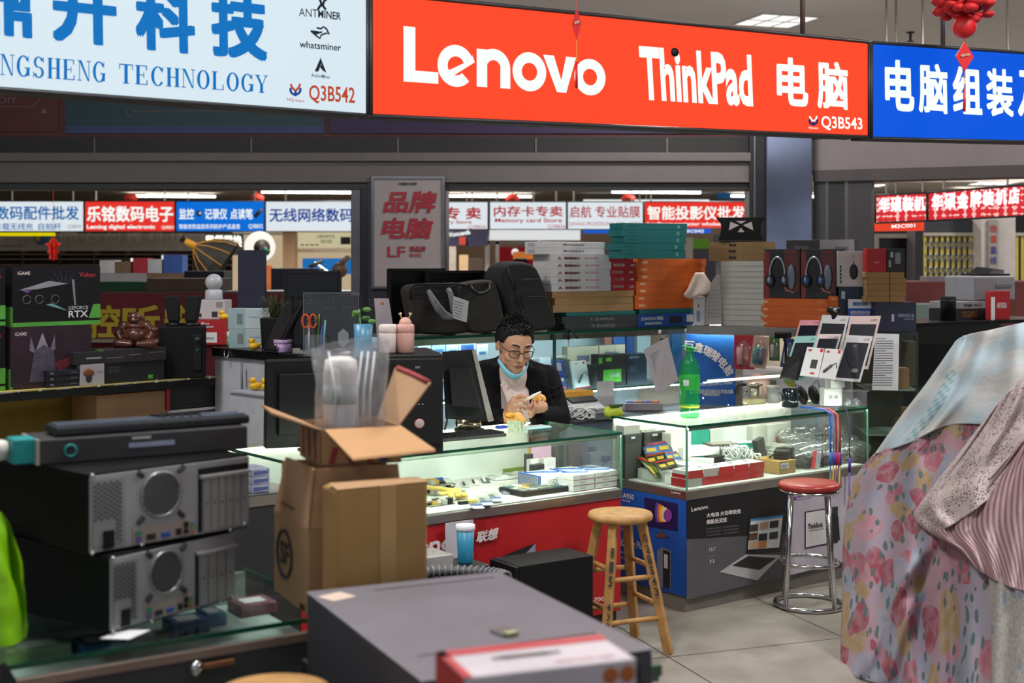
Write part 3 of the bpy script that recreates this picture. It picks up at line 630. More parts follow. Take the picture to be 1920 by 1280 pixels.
o1_ = fbox('ceiling_strip','pale ceiling light band above the far projector sign','light',1094,374,1330,378,24,.1,glow('f2f6f8',1)); o2_ = fbox('hanging_banner','blue banner above the far projector sign, beside the steel post','banner',1345,362,1405,372,24,.05,mat('2a6ca8',.6,0,.3,0))
for o_ in (o1_,o2_): MB().cyl((0,0,.02),(0,0,3.8-o_.location.z),.01,STEEL,n=6).build('hanging_rod',o_)

# ------------------------------------------------------------------ right: patterned signs, gate, pillars
LS = Line(P(1640,400,11.5).x,11.5,R(-38))
DOTM = bpy.data.materials.new('dotted_red_panel'); DOTM.use_nodes = True
nt = DOTM.node_tree; b = nt.nodes['Principled BSDF']; tc = nt.nodes.new('ShaderNodeTexCoord'); vo = nt.nodes.new('ShaderNodeTexVoronoi'); vo.inputs['Scale'].default_value = 20; vo.inputs['Randomness'].default_value = .15
rp = nt.nodes.new('ShaderNodeValToRGB'); rp.color_ramp.interpolation = 'CONSTANT'; rp.color_ramp.elements[0].color = (*lin('c8202a'),1); rp.color_ramp.elements[1].color = (*lin('efb3b0'),1); rp.color_ramp.elements[1].position = .57
nt.links.new(tc.outputs['Object'],vo.inputs['Vector']); nt.links.new(vo.outputs['Distance'],rp.inputs[0]); nt.links.new(rp.outputs[0],b.inputs['Emission Color']); b.inputs['Emission Strength'].default_value = .6; nt.links.new(rp.outputs[0],b.inputs['Base Color'])
def ssign(label,x0,x1,yb0,yb1,yt0,yt1,txts):
 a,b = LS.at(x0,yb0),LS.at(x1,yb1)
 return sign('shop_sign',label,(a.x,a.y,a.z,LS.at(x0,yt0).z),(b.x,b.y,b.z,LS.at(x1,yt1).z),DOTM,txts,.14,DARK,group='patterned red signs by the folding gate')[0]
SP = glow('f8eef2',1.25); REDB = mat('e8322e',.5,0,.8,0)
x1 = ssign('short dotted red sign with white characters next to the dark door frames',1642,1738,418,414,366,361,[(c_,SP,((1648+i*22,399-i),(1669+i*22,398-i),(1669+i*22,370-i),(1648+i*22,371-i)),.05) for i,c_ in enumerate('华硕装机')])
x2 = ssign('long dotted red sign with white characters over the folding gate',1740,2010,414,400,361,340,[(c_,SP,((1747+i*24,395-2*i),(1768+i*24,394-2*i),(1768+i*24,363-2*i),(1747+i*24,365-2*i)),.05) for i,c_ in enumerate('华硕金牌装机店')])
for px in (1662,1730): 
 p = LS.at(px,365,.07); MB().cyl((p.x,p.y,p.z),(p.x,p.y,3.8),.01,STEEL,n=6).build('hanging_rod',x1)
for px in (1770,1889):
 p = LS.at(px,355,.07); MB().cyl((p.x,p.y,p.z),(p.x,p.y,3.8),.01,STEEL,n=6).build('hanging_rod',x2)
t = thing('shop_sign','small plain orange-red stall number sign below the short dotted sign','lightbox sign',LS.at(1680,430,.3)); mb = MB()
mb = lbox(LS,1636,1726,zat(433,11.7),zat(416,11.7),.08,glow('f04a30',.9),None,.25); child(mb,'lit_panel',t); MB().cyl((0,0,0),(0,0,3.8-t.location.z),.01,STEEL,n=6).build('hanging_rod',t)
mb = MB(); mb.tq('M3C001',SP,LS.q((1672,428),(1716,426),(1716,419),(1672,421),.245),.02); child(mb,'lettering',t)
# folding gate: yellow uprights with crossed scissor bars
YG = 16.5
t = thing('folding_gate','yellow folding lattice gate closed across a dark shop','gate',P(1785,520,YG)); GY = mat('bfae4a',.5)
child(pbox(1731,436,1842,442,YG-.03,.06,mat('a59f92',.5)),'top_rail',t)
for i in range(11): child(pbox(1733+i*10.6,442,1737.5+i*10.6,700,YG,.03,GY),'bar',t)
for i in range(10):
 mb = MB(); x0 = 1735+i*10.6
 for k in range(5):
  y = 452+k*24; mb.cyl(P(x0,y,YG-.01),P(x0+10.6,y+14,YG-.01),.008,SILVER,n=5); mb.cyl(P(x0,y+14,YG-.02),P(x0+10.6,y,YG-.02),.008,SILVER,n=5)
 child(mb,'scissor_link',t)
t = thing('folding_gate','second folding gate beyond the white pillar with red vertical lettering','gate',P(1930,520,YG)); child(pbox(1903,436,2040,442,YG-.03,.06,mat('a59f92',.5)),'top_rail',t)
for i in range(10): child(pbox(1905+i*10.6,442,1909.5+i*10.6,700,YG,.03,GY),'bar',t)
mb = pbox(1635,408,2150,800,18.6,.1,mat('24222a',.7)); struct('wall_shop',mb)
struct('trim_12',pbox(1728,412,1842,436,YG,.3,mat('2f3138',.6)))
struct('pillar.004',pbox(1840,360,1904,760,YG-.3,.4,mat('b4adaa',.7)))
t = thing('vertical_sign','narrow grey vertical sign with red and purple characters on the white pillar','sign',P(1862,510,YG-.32)); child(pbox(1854,412,1872,512,YG-.34,.03,mat('8f8c86',.6)),'panel',t)
for i,(ch,c) in enumerate(zip('出租直线',('b83a34','b83a34','53408a','53408a'))):
 mb = MB(); y = 421+i*20; mb.tq(ch,mat(c,.6),[P(*q,YG-.345) for q in ((1857,y+14),(1869,y+14),(1869,y),(1857,y))],.02); child(mb,'lettering',t)
t = thing('shop_door','pale framed glass door under the small orange-red sign','door',P(1675,520,15)); 
for a in ((1636,438,1716,446),(1636,446,1648,752),(1703,446,1716,752)): child(pbox(*a,15,.08,mat('8d8880',.5)),'frame',t)
child(pbox(1648,446,1703,752,15.05,.02,mat('1a191c',.2)),'pane',t); child(pbox(1640,520,1650,523,14.9,.1,STEEL),'handle',t)
struct('pillar.005',pbox(1716,430,1731,800,14.6,.3,mat('3a3438',.6)))
# ------------------------------------------------------------------ the glass counters
LEDW = glow('f4ffea',95.0); LEDC = glow('dcf2ff',30.); FROST = mat('e8eeea',.6,noise=.03); TRAYW = mat('d4d8d2',.5,noise=.05)
def lineX(line): return Matrix.Translation((line.o.x,line.o.y,0)) @ Matrix.Rotation(line.a,4,'Z')
def counter(name,label,line,t0,t1,o0,o1,zr,zg,front,led=LEDW,back=FROST,plinth=DARK,back_t1=None):
 t = thing(name,label,'display counter',(line.pt((t0+t1)/2,(o0+o1)/2)),line.a)
 L = t1-t0; D = o1-o0
 def b(n,x,y,z,m,bev=.002): return MB().box(((x[0]+x[1])/2,(y[0]+y[1])/2,(z[0]+z[1])/2),(x[1]-x[0],y[1]-y[0],z[1]-z[0]),m).build(n,t,bev)
 x0,x1,y0,y1 = -L/2,L/2,-D/2,D/2
 b('plinth',(x0+.01,x1-.01),(y0+.02,y1),(0,.07),plinth); b('base_cabinet',(x0,x1),(y0+.004,y1),(.07,zr),front)
 b('rail',(x0-.003,x1+.003),(y0-.004,y1),(zr,zg),STEEL,.004); b('floor_board',(x0+.01,x1-.01),(y0+.01,y1-.01),(zg,zg+.004),TRAYW,0)
 zt = ZC-.010
 b('front_pane',(x0,x1),(y0,y0+.006),(zg+.004,zt),GLASS,0); b('side_pane',(x0,x0+.006),(y0+.007,y1),(zg+.004,zt),GLASS,0); b('side_pane',(x1-.006,x1),(y0+.007,y1),(zg+.004,zt),GLASS,0)
 b('top_pane',(x0,x1),(y0-.004,y1),(zt,ZC),GLASS,0)
 e = MB(); e.box((0,y0-.005,ZC-.005),(L,.003,.0105),GEDGE); e.box((x0-.001,0,ZC-.005),(.003,D,.0105),GEDGE); e.box((x1+.001,0,ZC-.005),(.003,D,.0105),GEDGE)
 e.build('glass_edge',t)
 e = MB(); e.box((x0,y0,(zg+zt)/2),(.007,.007,zt-zg),mat('5b8f78',.15,0,0,.1)); e.build('corner_edge',t); e = MB(); e.box((x1,y0,(zg+zt)/2),(.007,.007,zt-zg),mat('5b8f78',.15,0,0,.1)); e.build('corner_edge',t)
 bx = x1-.007 if back_t1 is None else x0+back_t1
 if back: b('back_panel',(x0+.007,bx),(y1-.012,y1-.004),(zg+.004,zt-.002),back,0)
 b('led_strip',(x0+.02,x1-.02),(y0+.010,y0+.020),(zt-.012,zt-.0015),led,0)
 b('led_cover',(x0+.02,x1-.02),(y0+.006,y0+.010),(zt-.015,zt-.0005),mat('9ba39c',.4),0)
 b('led_strip',(x0+.02,x1-.02),(y1-.024,y1-.018),(zt-.008,zt-.003),glow('fff4d8',30.),0); b('led_cover',(x0+.02,x1-.02),(y0+.004,y0+.024),(zt-.0012,zt-.0002),mat('9ba39c',.4),0)
 return t
REDP = mat('b21820',.5,noise=.06); BLUEP = mat('134fa6',.45,noise=.05); BLKP = mat('17171a',.45)
cm = counter('display_counter','glass counter with a red front and computer parts under its lit top',LM,LM.t(566),0,0,.62,.548,.586,REDP,back_t1=LM.t(992,.6)-LM.t(566))
cr = counter('display_counter','glass counter with a blue side and black poster front, holding cables',LM,.377,1.642,-.0126,.485,.497,.537,BLUEP,plinth=mat('77726c',.4))
def onpart(mb,name,par): return child(mb,name,par)
bx_ = lambda t,n,a0,a1,o0,o1,z0,z1,m: child(MB().box(LM.pt((a0+a1)/2,(o0+o1)/2,(z0+z1)/2),(a1-a0,o1-o0,z1-z0),m,A),n,t)
bx_(cr,'floor_step',.45,1.62,.20,.46,.5415,.585,TRAYW)
ds = thing('drawer_unit','dark unit with a steel trim and clear packets on top, behind the computer cases','cabinet',LM.pt(LM.t(500),.2),A); q0_,q1_ = LM.t(430),LM.t(563)
bx_(ds,'body',q0_,q1_,0,.5,0,.70,mat('26272b',.5)); bx_(ds,'steel_trim',q0_,q1_,-.004,.5,.70,.735,STEEL); bx_(ds,'top',q0_,q1_,0,.5,.735,.74,mat('4a4c52',.3))
for k_ in range(3): o_ = carton('clear_packet',['lowest','middle','top'][k_]+' clear packet with a blue band on the dark drawer unit','packet',LM,472,506,0,.7405+k_*.028,.12,mat('8a90a4',.3,noise=.4,scale=40),.03,'clear packets',[('F',(.1,.3,.9,.7),mat('4a5684',.4))],h=.027)
# printing on the red front
mb = MB(); WP = mat('e4dedd',.5,noise=.02)
mb.tq('联想',WP,LM.q((890,1018),(929,1010),(934,987),(894,996),.0),.03,.006); onpart(mb,'lettering',cm)
mb = MB(); q_ = LM.q((755,1046),(884,1021),(884,992),(755,1017),.0)
q_ = [p+LM.pt(.012,0)-LM.pt(0,0) if i > 1 else p for i,p in enumerate(q_)]
wordmark([p-Vector((LM.n.x,LM.n.y,0))*.004 for p in q_],WP,None,mb); onpart(mb,'lettering',cm)
mb = MB(); mb.tq('7000',WP,LM.q((1112,1128),(1137,1124),(1137,1116),(1112,1120)),.02,.006); onpart(mb,'lettering',cm)
mb = MB(); fo = -.006
mb.poly([LM.at(*p,fo) for p in ((930,1047),(1003,1034),(1003,1018))],mat('15131a',.9)); mb.poly([LM.at(*p,fo-.001) for p in ((986,1037),(1004,1034),(1004,1018))],mat('8f8aa2',.7)); onpart(mb,'torn_patch',cm)
# posters of the other counter: blue side
LV = Line(LM.pt(.377,-.0126).x,LM.pt(.377,-.0126).y,A+R(90))
mb = MB(); fo = .003
mb.poly([LV.at(*p,fo) for p in ((1208,985),(1270,995),(1270,944),(1208,932))],mat('221c4a',.3)); 
for k,c in enumerate(('5a3fa8','c8742c','f0b25a','e8d0a0','8a3f9a')):
 mb.poly([LV.at(1232+k*5+math.sin(a)*(4+k),960+k*1.5+math.cos(a)*(20-k*2),fo+.001+k*.0006) for a in [j*.45 for j in range(14)]],mat(c,.4))
mb.poly([LV.at(*p,fo) for p in ((1237,993),(1242,994),(1243,1006),(1238,1005))],STEEL); mb.poly([LV.at(1240+math.cos(a)*13,1004+math.sin(a)*4,fo+.001) for a in [-j*.5 for j in range(13)]],STEEL); onpart(mb,'monitor_picture',cr)
mb = MB(); mb.poly([LV.at(*p,fo) for p in ((1232,1098),(1258,1104),(1258,1032),(1241,1025),(1232,1032))],mat('6f757f',.4)); mb.poly([LV.at(*p,fo+.001) for p in ((1243,1100),(1256,1103),(1256,1034),(1243,1030))],mat('1e2027',.4)); mb.poly([LV.at(*p,fo+.002) for p in ((1245,1064),(1252,1066),(1252,1040),(1245,1038))],mat('b8bcc4',.4)); onpart(mb,'tower_picture',cr)
mb = MB(); mb.tq('A950',WP,LV.q((1168,933),(1189,937),(1189,927),(1168,923),fo),.01); mb.tq('远航商用 性能旗舰',WP,LV.q((1166,939),(1182,942),(1182,938),(1166,935),fo),0); onpart(mb,'lettering',cr)
mb = MB(); mb.tq('ThinkStation P62',WP,LV.q((1150,1020),(1206,1030),(1206,1016),(1150,1005),fo),.01)
for y in (992,1036,1046,1090): mb.tq('图形工作站',WP,LV.q((1162,y),(1180,y+4),(1180,y),(1162,y-4),fo))
onpart(mb,'lettering',cr)
mb = MB(); mb.poly([LV.at(*p,fo) for p in ((1256,925),(1285,930),(1285,923),(1256,917))],mat('c8202a',.5)); mb.tq('Lenovo',WP,LV.q((1259,924),(1276,927),(1276,922),(1259,919),fo+.001),.01); onpart(mb,'brand_tag',cr)
# black and grey laptop poster on the long front
LQ = Line(LM.pt(.377,-.0126).x,LM.pt(.377,-.0126).y,A); fo = -.002
FL = lambda *pts,o=fo: [LQ.at(*p,o) for p in pts]
mb = MB(); mb.poly(FL((1287.5,1124),(1475,1080),(1475,905),(1287.5,940)),BLKP); mb.poly(FL((1287.5,1124),(1475,1080),(1475,1000),(1287.5,1011),o=fo-.001),mat('55545a',.5)); onpart(mb,'poster',cr)
mb = MB(); mb.tq('Lenovo',WP,FL((1296,959),(1327,953),(1327,945),(1296,951)),.015); mb.tq('大电池 大功率快充',WP,FL((1324,970),(1388,962),(1388,953),(1324,962)),.02)
mb.tq('续航长无忧',WP,FL((1324,983),(1362,978),(1362,969),(1324,974)),.02); mb.tq('12.7',WP,FL((1330,1033),(1341,1031),(1341,1025),(1330,1027)),.01); mb.tq('7.3',WP,FL((1330,1056),(1339,1054),(1339,1048),(1330,1050)),.01)
gy = mat('77767a',.6)
for k in range(3): mb.tq('支持快速充电一次充满使用更久',gy,FL((1324,993+6*k),(1386,986+6*k),(1386,983+6*k),(1324,990+6*k)))
mb.tq('视频播放约',gy,FL((1325,1023),(1343,1020),(1343,1017),(1325,1020))); mb.tq('高清视频约',gy,FL((1325,1045),(1343,1042),(1343,1039),(1325,1042))); onpart(mb,'lettering',cr)
mb = MB(); f2 = fo-.002
mb.poly(FL((1398,1040),(1463,1035),(1474,958),(1405,968),o=f2),mat('1c1d20',.4)); mb.poly(FL((1402,1030),(1461,1026),(1468,966),(1408,974),o=f2-.001),mat('d8dde2',.4)); mb.poly(FL((1407,977),(1468,969),(1468,965),(1407,973),o=f2-.002),mat('3c8ac8',.4))
for i,(x,y,c) in enumerate([(1405,984,'4a3c34'),(1424,980,'b59a86'),(1443,977,'20241f'),(1404,1000,'6a4a3a'),(1422,1001,'182030'),(1442,998,'34382f'),(1404,1016,'d8b48c'),(1421,1015,'c8854c')]):
 mb.poly(FL((x,y+13),(x+16,y+11),(x+17,y-2),(x+1,y),o=f2-.002),mat(c,.5))
mb.poly(FL((1349,1072),(1420,1088),(1466,1040),(1398,1039),o=f2-.001),mat('aeb0b2',.35)); mb.poly(FL((1373,1060),(1424,1068),(1455,1046),(1403,1042),o=f2-.002),mat('232427',.5)); onpart(mb,'laptop_picture',cr)
mb = MB(); wm = mat('bdb6c4',.5); mb.poly(FL((1477,1079),(1633,1040),(1633,880),(1477,905)),wm)
mb.poly(FL((1509,1029),(1571,1017),(1571,949),(1509,959),o=f2),mat('303036',.4)); mb.poly(FL((1511,1026),(1560,1016),(1560,953),(1511,961),o=f2-.001),mat('dcdade',.4)); mb.poly(FL((1556,1016),(1575,1012),(1572,968),(1560,960),o=f2-.002),mat('1f1f26',.5)); mb.poly(FL((1485,938),(1520,932),(1520,926),(1485,932),o=f2),mat('6a2a8e',.5))
mb.tq('ThinkBook',INK,FL((1515,992),(1543,987),(1543,977),(1515,982),o=f2-.002),.02); mb.tq('以思想重构世界',INK,FL((1516,997),(1544,992),(1544,989),(1516,994),o=f2-.002)); mb.tq('thinkbook',WP,FL((1492,937),(1517,933),(1517,928),(1492,932),o=f2-.001),.01); onpart(mb,'poster',cr)

# back showcase behind the man
ZB = 1.174; OB = 1.35
t = thing('display_cabinet','lit glass cabinet behind the man with boxes on its glass shelf','display cabinet',LM.pt(.75,OB+.2),A)
def bx(t,n,a0,a1,o0,o1,z0,z1,m,bev=0.,line=LM):
 mb = MB(); p = line.pt((a0+a1)/2,(o0+o1)/2,(z0+z1)/2); mb.box(p,(a1-a0,o1-o0,z1-z0),m,line.a); o = child(mb,n,t)
 if bev:
  md = o.modifiers.new('edges','BEVEL'); md.width = bev; md.limit_method = 'ANGLE'
 return o
a0,a1 = -.2,1.74
bx(t,'top_pane',a0,a1,OB,OB+.42,ZB-.012,ZB,mat('59645f',.25)); bx(t,'glass_edge',a0,a1,OB-.004,OB,ZB-.013,ZB+.001,GEDGE)
bx(t,'top_rail',a0,a1,OB+.012,OB+.02,ZB-.045,ZB-.014,STEEL); bx(t,'led_strip',a0,a1,OB+.024,OB+.034,ZB-.03,ZB-.016,LEDC)
bx(t,'back_panel',a0,a1,OB+.40,OB+.41,.1,ZB-.013,mat('dfe9ee',.6)); bx(t,'glass_shelf',a0,a1,OB+.01,OB+.39,.842,.850,GLASS); bx(t,'shelf_edge',a0,a1,OB+.006,OB+.01,.841,.851,mat('2f7d66',.2))
bx(t,'led_strip',a0,a1,OB+.02,OB+.03,.832,.841,LEDC); bx(t,'base_panel',a0,a1,OB+.02,OB+.4,.0,.68,mat('6f7a84',.6))
bx(t,'front_pane',a0,LM.t(1155,OB),OB,OB+.005,.69,ZB-.014,GLASS); bx(t,'sliding_pane',LM.t(1040,OB),a1,OB+.008,OB+.013,.69,ZB-.014,GLASS)
bx(t,'post',LM.t(1037,OB)-.002,LM.t(1041,OB)+.002,OB-.004,OB,.69,ZB-.014,mat('1d5442',.2)); bx(t,'side_pane',a1-.006,a1,OB,OB+.4,.69,ZB-.014,GLASS); bx(t,'base_floor',a0,a1,OB+.02,OB+.4,.68,.69,TRAYW)
# ledge in front of the cabinet
tl = thing('work_ledge','low dark ledge with packets under it in front of the lit cabinet','shelf',LM.pt(1.2,1.2),A)
bx(tl,'board',.62,1.72,1.02,OB-.006,.716,.73,DARK); bx(tl,'front_panel',.62,1.72,1.05,OB-.02,0,.716,mat('8d97ad',.4))

# corner shelving: steel fascia, lit from under
tk = thing('corner_shelf','steel-edged corner shelf with a light strip under it, carrying stacks of boxes','shelf',LK.pt(.5,.15),LK.a)
kx = lambda n,a0,a1,o0,o1,z0,z1,m,bev=0.: bx(tk,n,a0,a1,o0,o1,z0,z1,m,bev,LK)
KE = .86
kx('fascia',-.02,KE,0,.012,1.132,1.180,STEEL,.002); kx('top_board',-.02,KE,.012,.40,1.166,1.180,mat('8f8f8c',.4)); kx('led_strip',.0,KE-.01,.016,.026,1.134,1.148,glow('fff2d8',30.))
kx('back_panel',-.02,KE,.34,.36,0,1.166,mat('c9c4ba',.7)); kx('cabinet_front',.30,KE,.10,.12,0,.93,mat('b4b9c2',.5)); kx('cabinet_shelf',.30,KE,.10,.34,.93,.945,mat('c9ccd2',.5))
kx('drawer_line',.31,KE,.096,.10,.80,.806,DARK); kx('label_slot',.42,.50,.094,.10,.835,.875,mat('5f6a62',.4))
# blue round-lettered notice board hanging below
tb = thing('notice_board','blue shop board with white lettering set in an arc, under the corner shelf','sign board',LK.pt(.2,.05),LK.a)
BLB = mat('0f57a8',.5,noise=.05)
LN = Line(LK.pt(0,.05).x,LK.pt(0,.05).y,LK.a)
mb = MB(); t0,t1 = LN.t(1285),LN.t(1377); mb.box(LN.pt((t0+t1)/2,.01,.92),(t1-t0,.012,.41),BLB,LN.a); child(mb,'board',tb)
mb = MB(); cx,cy,rr = 1283,745,98
for i,ch in enumerate('深圳市巨鑫瑞隆电脑经营部'):
 a = R(116-i*10.6); 
 q_ = []
 for du,dv in ((-8.5,-9),(8.5,-9),(8.5,9),(-8.5,9)):
  r2 = rr+dv; a2 = a-du/rr*1.0
  q_.append(LN.at(cx+math.cos(a2)*r2,cy-math.sin(a2)*r2*1.0,.0))
 if 1287 < cx+math.cos(a)*rr < 1372: mb.tq(ch,WP,q_,.02)
mb.tq('ment Department, Futian District, Shenzhen',WP,LN.q((1292,727),(1373,722),(1373,713),(1292,717)),.01); mb.tq('区华强北街道华航社区华强北路',WP,LN.q((1294,738),(1375,738),(1375,730),(1294,729)),.015); mb.tq('D座4层H4B007',WP,LN.q((1318,742),(1350,743),(1350,737),(1318,736)),.01)
child(mb,'lettering',tb)
# right glass cabinet with a taped notice
LC = Line(P(1628,600,7.25).x,7.25,R(-4))
tc_ = thing('display_cabinet','dim upright glass cabinet with a paper notice, beside the drawing tablets','display cabinet',LC.pt(.13,.2),LC.a)
cx_ = lambda n,a0,a1,o0,o1,z0,z1,m: bx(tc_,n,a0,a1,o0,o1,z0,z1,m,0,LC)
ce = LC.t(1722); wood = mat('5c4836',.7)
cx_('top_board',-.09,ce,0,.4,1.155,1.17,mat('23332c',.3)); cx_('front_pane',.0,ce,0,.006,.2,1.153,GLASS); cx_('side_post',ce-.012,ce,.0,.012,0,1.153,mat('3c4a44',.3)); cx_('back_panel',.0,ce,.38,.4,0,1.153,mat('4c4a40',.8)); cx_('base_panel',.0,ce,0,.4,0,.2,DARK)
for z in (.86,.62): cx_('glass_shelf',.0,ce,.01,.37,z,z+.008,mat('7d8f88',.2))
for i,(x0,x1,y0,z,c) in enumerate([(1685,1705,690,.868,'8b6a4a'),(1690,1718,640,.868,'4f463a'),(1690,1720,765,.628,'6a523c')]): carton('goods_box',['small brown box with a white label','dark brown stacked box','tan box on the lower shelf'][i]+' inside the dim glass cabinet','box',LC,x0,x1,y0,z,.1,mat(c,.8),off=.06+.13*(i == 1))
tn = thing('paper_notice','white typed paper notice taped beside the drawing tablets','paper',LC.pt(.1,-.01),LC.a)
mb = MB(); mb.poly([LC.at(*p,-.012) for p in ((1635,731),(1684,732),(1686,626),(1641,625))],PAPER); child(mb,'sheet',tn)
mb = MB()
for k in range(20):
 y = 634+k*4.6; mb.poly([LC.at(*p,-.0135) for p in ((1642-k*.3,y+1),(1642+(33 if k % 5 else 20)-k*.1,y+1),(1642+(33 if k % 5 else 20)-k*.1,y-.2),(1642-k*.3,y-.2))],mat('6a6a72',.7))
child(mb,'printed_text',tn)
# ------------------------------------------------------------------ goods on top of the cabinets
LB = Line(LM.pt(0,OB).x,LM.pt(0,OB).y,A)
OR2 = mat('d0601c',.6,noise=.06); TEALB = mat('0d6a6c',.6,noise=.06); WB = mat('cfcdd2',.6,noise=.03); MARO = mat('a01c28',.55); GRYB = mat('34373c',.6)
ORD = ['topmost','second from the top','third from the top','fourth from the top','fifth from the top','sixth from the top','seventh from the top','eighth from the top','ninth from the top','tenth from the top','eleventh from the top','lowest']
def stack(name,fmt,cat,line,rows,Z,depth,m,off,group,decs=(),txts=(),jit=3):
 """rows bottom first: (px0, px1, height)"""
 n = len(rows); z = Z
 for i,(x0,x1,h) in enumerate(rows):
  o = carton(name,fmt % ('lowest' if i == 0 else ORD[n-1-i]),cat,line,x0,x1,0,z,depth,m,off,group,decs,txts,.002,h)
  o.rotation_euler[2] += rnd.uniform(-.012,.012); z += h+.0006
 return z
# grey-black keyboard boxes, teal box, brown boxes, white keyboard boxes
z = stack('keyboard_box','%s of two charcoal keyboard boxes on the lit cabinet','keyboard box',LB,[(1058,1196,.038),(1055,1194,.037)],ZB,.15,GRYB,.02,'charcoal keyboard boxes',txts=[('F',(.42,.3,.68,.7),'ZUNTUO',mat('9a9da2',.5),.01),('F',(.36,.3,.40,.7),'T',mat('9a9da2',.5),.02)])
carton('keyboard_box','thin teal box between the charcoal and the brown boxes','keyboard box',LB,1062,1192,0,z,.15,TEALB,.02,h=.022); z += .0226
z = stack('cardboard_box','%s of three flat brown boxes under the white keyboard stack','cardboard box',LB,[(1036,1188,.040),(1040,1187,.038),(1036,1188,.034)],z,.15,mat('a58158',.8,noise=.07),.02,'flat brown boxes under the white keyboards')
z = stack('keyboard_box','%s of the white keyboard boxes with a dark red end','keyboard box',LB,[(1034,1190,.040)]+[(1032,1189+k,.0395) for k in (2,0,3,-2)],z,.15,WB,.02,'white keyboard boxes with dark red ends',
  decs=[('F',(.70,0,1,1),MARO),('F',(.52,0,.70,1),mat('b4b4bc',.6)),('F',(.73,.4,.86,.75),PAPER)],
  txts=[('F',(.16,.3,.34,.7),'凯尔通AIRROY',mat('7a3a40',.6),.01),('F',(.08,.3,.13,.75),'人',RED,.03),('F',(.40,.35,.56,.68),'KK-SS2500',mat('c0606a',.6),.01),('F',(.755,.47,.84,.68),'SUPER',MARO,.01),('F',(.93,.4,.98,.7),'无线',PAPER,.01)])
stack('keyboard_box','%s of two plain white small keyboard boxes crowning the white stack','keyboard box',LB,[(1014,1134,.034),(1014,1135,.034)],z,.14,WB,.03,'small white keyboard boxes',decs=[('L',(.2,.2,.6,.8),mat('a9a9b2',.6))],txts=[('F',(.34,.25,.66,.75),'Mini Keyboard',INK,.01)])
# blue box, teal, orange stack, teal stack
z = ZB
carton('keyboard_box','blue keyboard box with white lettering at the foot of the orange stack','keyboard box',LB,1196,1299,0,z,.15,mat('124a9a',.5),.02,h=.078,decs=[('F',(.56,.25,.80,.75),mat('1c1c24',.5)),('F',(.88,.3,1,.85),PAPER)],txts=[('F',(.05,.5,.45,.8),'ZUNTUO 尊拓',PAPER,.02),('F',(.12,.2,.42,.38),'电竞游戏·机械风范',PAPER,.01)]); z += .0785
carton('keyboard_box','thin teal box under the tall orange stack','keyboard box',LB,1199,1300,0,z,.15,TEALB,.02,h=.026); z += .0265
z = stack('keyboard_box','%s of seven orange boxes next to the white keyboard boxes','keyboard box',LB,[(1190,1318,.040),(1191,1316,.040),(1193,1317,.041),(1193,1319,.038),(1195,1322,.041),(1194,1322,.040),(1196,1324,.043)],z,.15,OR2,.02,'tall stack of orange boxes',txts=[('F',(.05,.3,.14,.75),'aigo',mat('eec8a8',.6),.03),('F',(.86,.4,.96,.75),'键盘套装',mat('e8a878',.6),0)])
stack('keyboard_box','%s of the teal boxes crowning the tall orange stack','keyboard box',Line(LB.o.x,LB.o.y,A-R(10)),[(1166,1286,.044),(1162,1284,.038),(1170,1287,.036),(1166,1288,.038),(1168,1289,.036)],z,.14,TEALB,.06,'teal boxes on the orange stack',decs=[('F',(.84,.25,.88,.75),mat('5f9c9c',.6))],txts=[('F',(.06,.4,.2,.65),'keyboard',mat('084848',.6),0)])
# black monitors standing behind the bags
def monitor(name,label,cat,loc,rz,w,h,base=.05,back=False,tilt=0.,edge=BLACK,group=None,logo=None,front=mat('0c0c10',.25)):
 t = thing(name,label,cat,loc,rz,group)
 X = Matrix.Translation((0,0,base)) @ Matrix.Rotation(tilt,4,'X')
 m = MB(); m.box((0,0,h/2),(w,.03,h),BLACK,0,X); m.box((0,.02,h/2),(w*.8,.03,h*.7),BLACK,0,X); m.build('housing',t,.005)
 m = MB(); m.box((0,-.016,h/2),(w-.03,.002,h-.03),front,0,X); m.build('screen',t)
 m = MB(); 
 for sx in (-1,1): m.box((sx*(w/2-.006),-.016,h/2),(.012,.004,h),edge,0,X)
 for z in (.006,h-.006): m.box((0,-.016,z),(w,.004,.012),edge,0,X)
 m.build('bezel',t)
 MB().box((0,.05,.006),(w*.4,.16,.012),BLACK).build('foot',t,.003); MB().box((0,.05,base/2+.05),(.06,.03,base+.1),BLACK).build('neck',t)
 if logo:
  m = MB(); m.tq(logo,mat('8c2a2a',.5,0,.1,0),[X @ Vector(p) for p in ((w*.14,.037,h*.70),(w*-.06,.037,h*.70),(w*-.06,.037,h*.78),(w*.14,.037,h*.78))],.02); m.build('lettering',t)
 return t
for x0,x1,y0,off,lab in ((728,832,503,.33,'black monitor standing behind the laptop bags, beside the poster column'),(800,905,507,.27,'black monitor behind the grey laptop bag'),(893,952,508,.36,'narrow black monitor between the grey bag and the backpack')):
 p = LB.pt(LB.t((x0+x1)/2,off),off); wd = LB.t(x1,off)-LB.t(x0,off)
 monitor('monitor',lab,'monitor',(p.x,p.y,ZB),A,wd,zat(y0,p.y)-ZB-.04,.04,group='monitors on top of the lit cabinet')
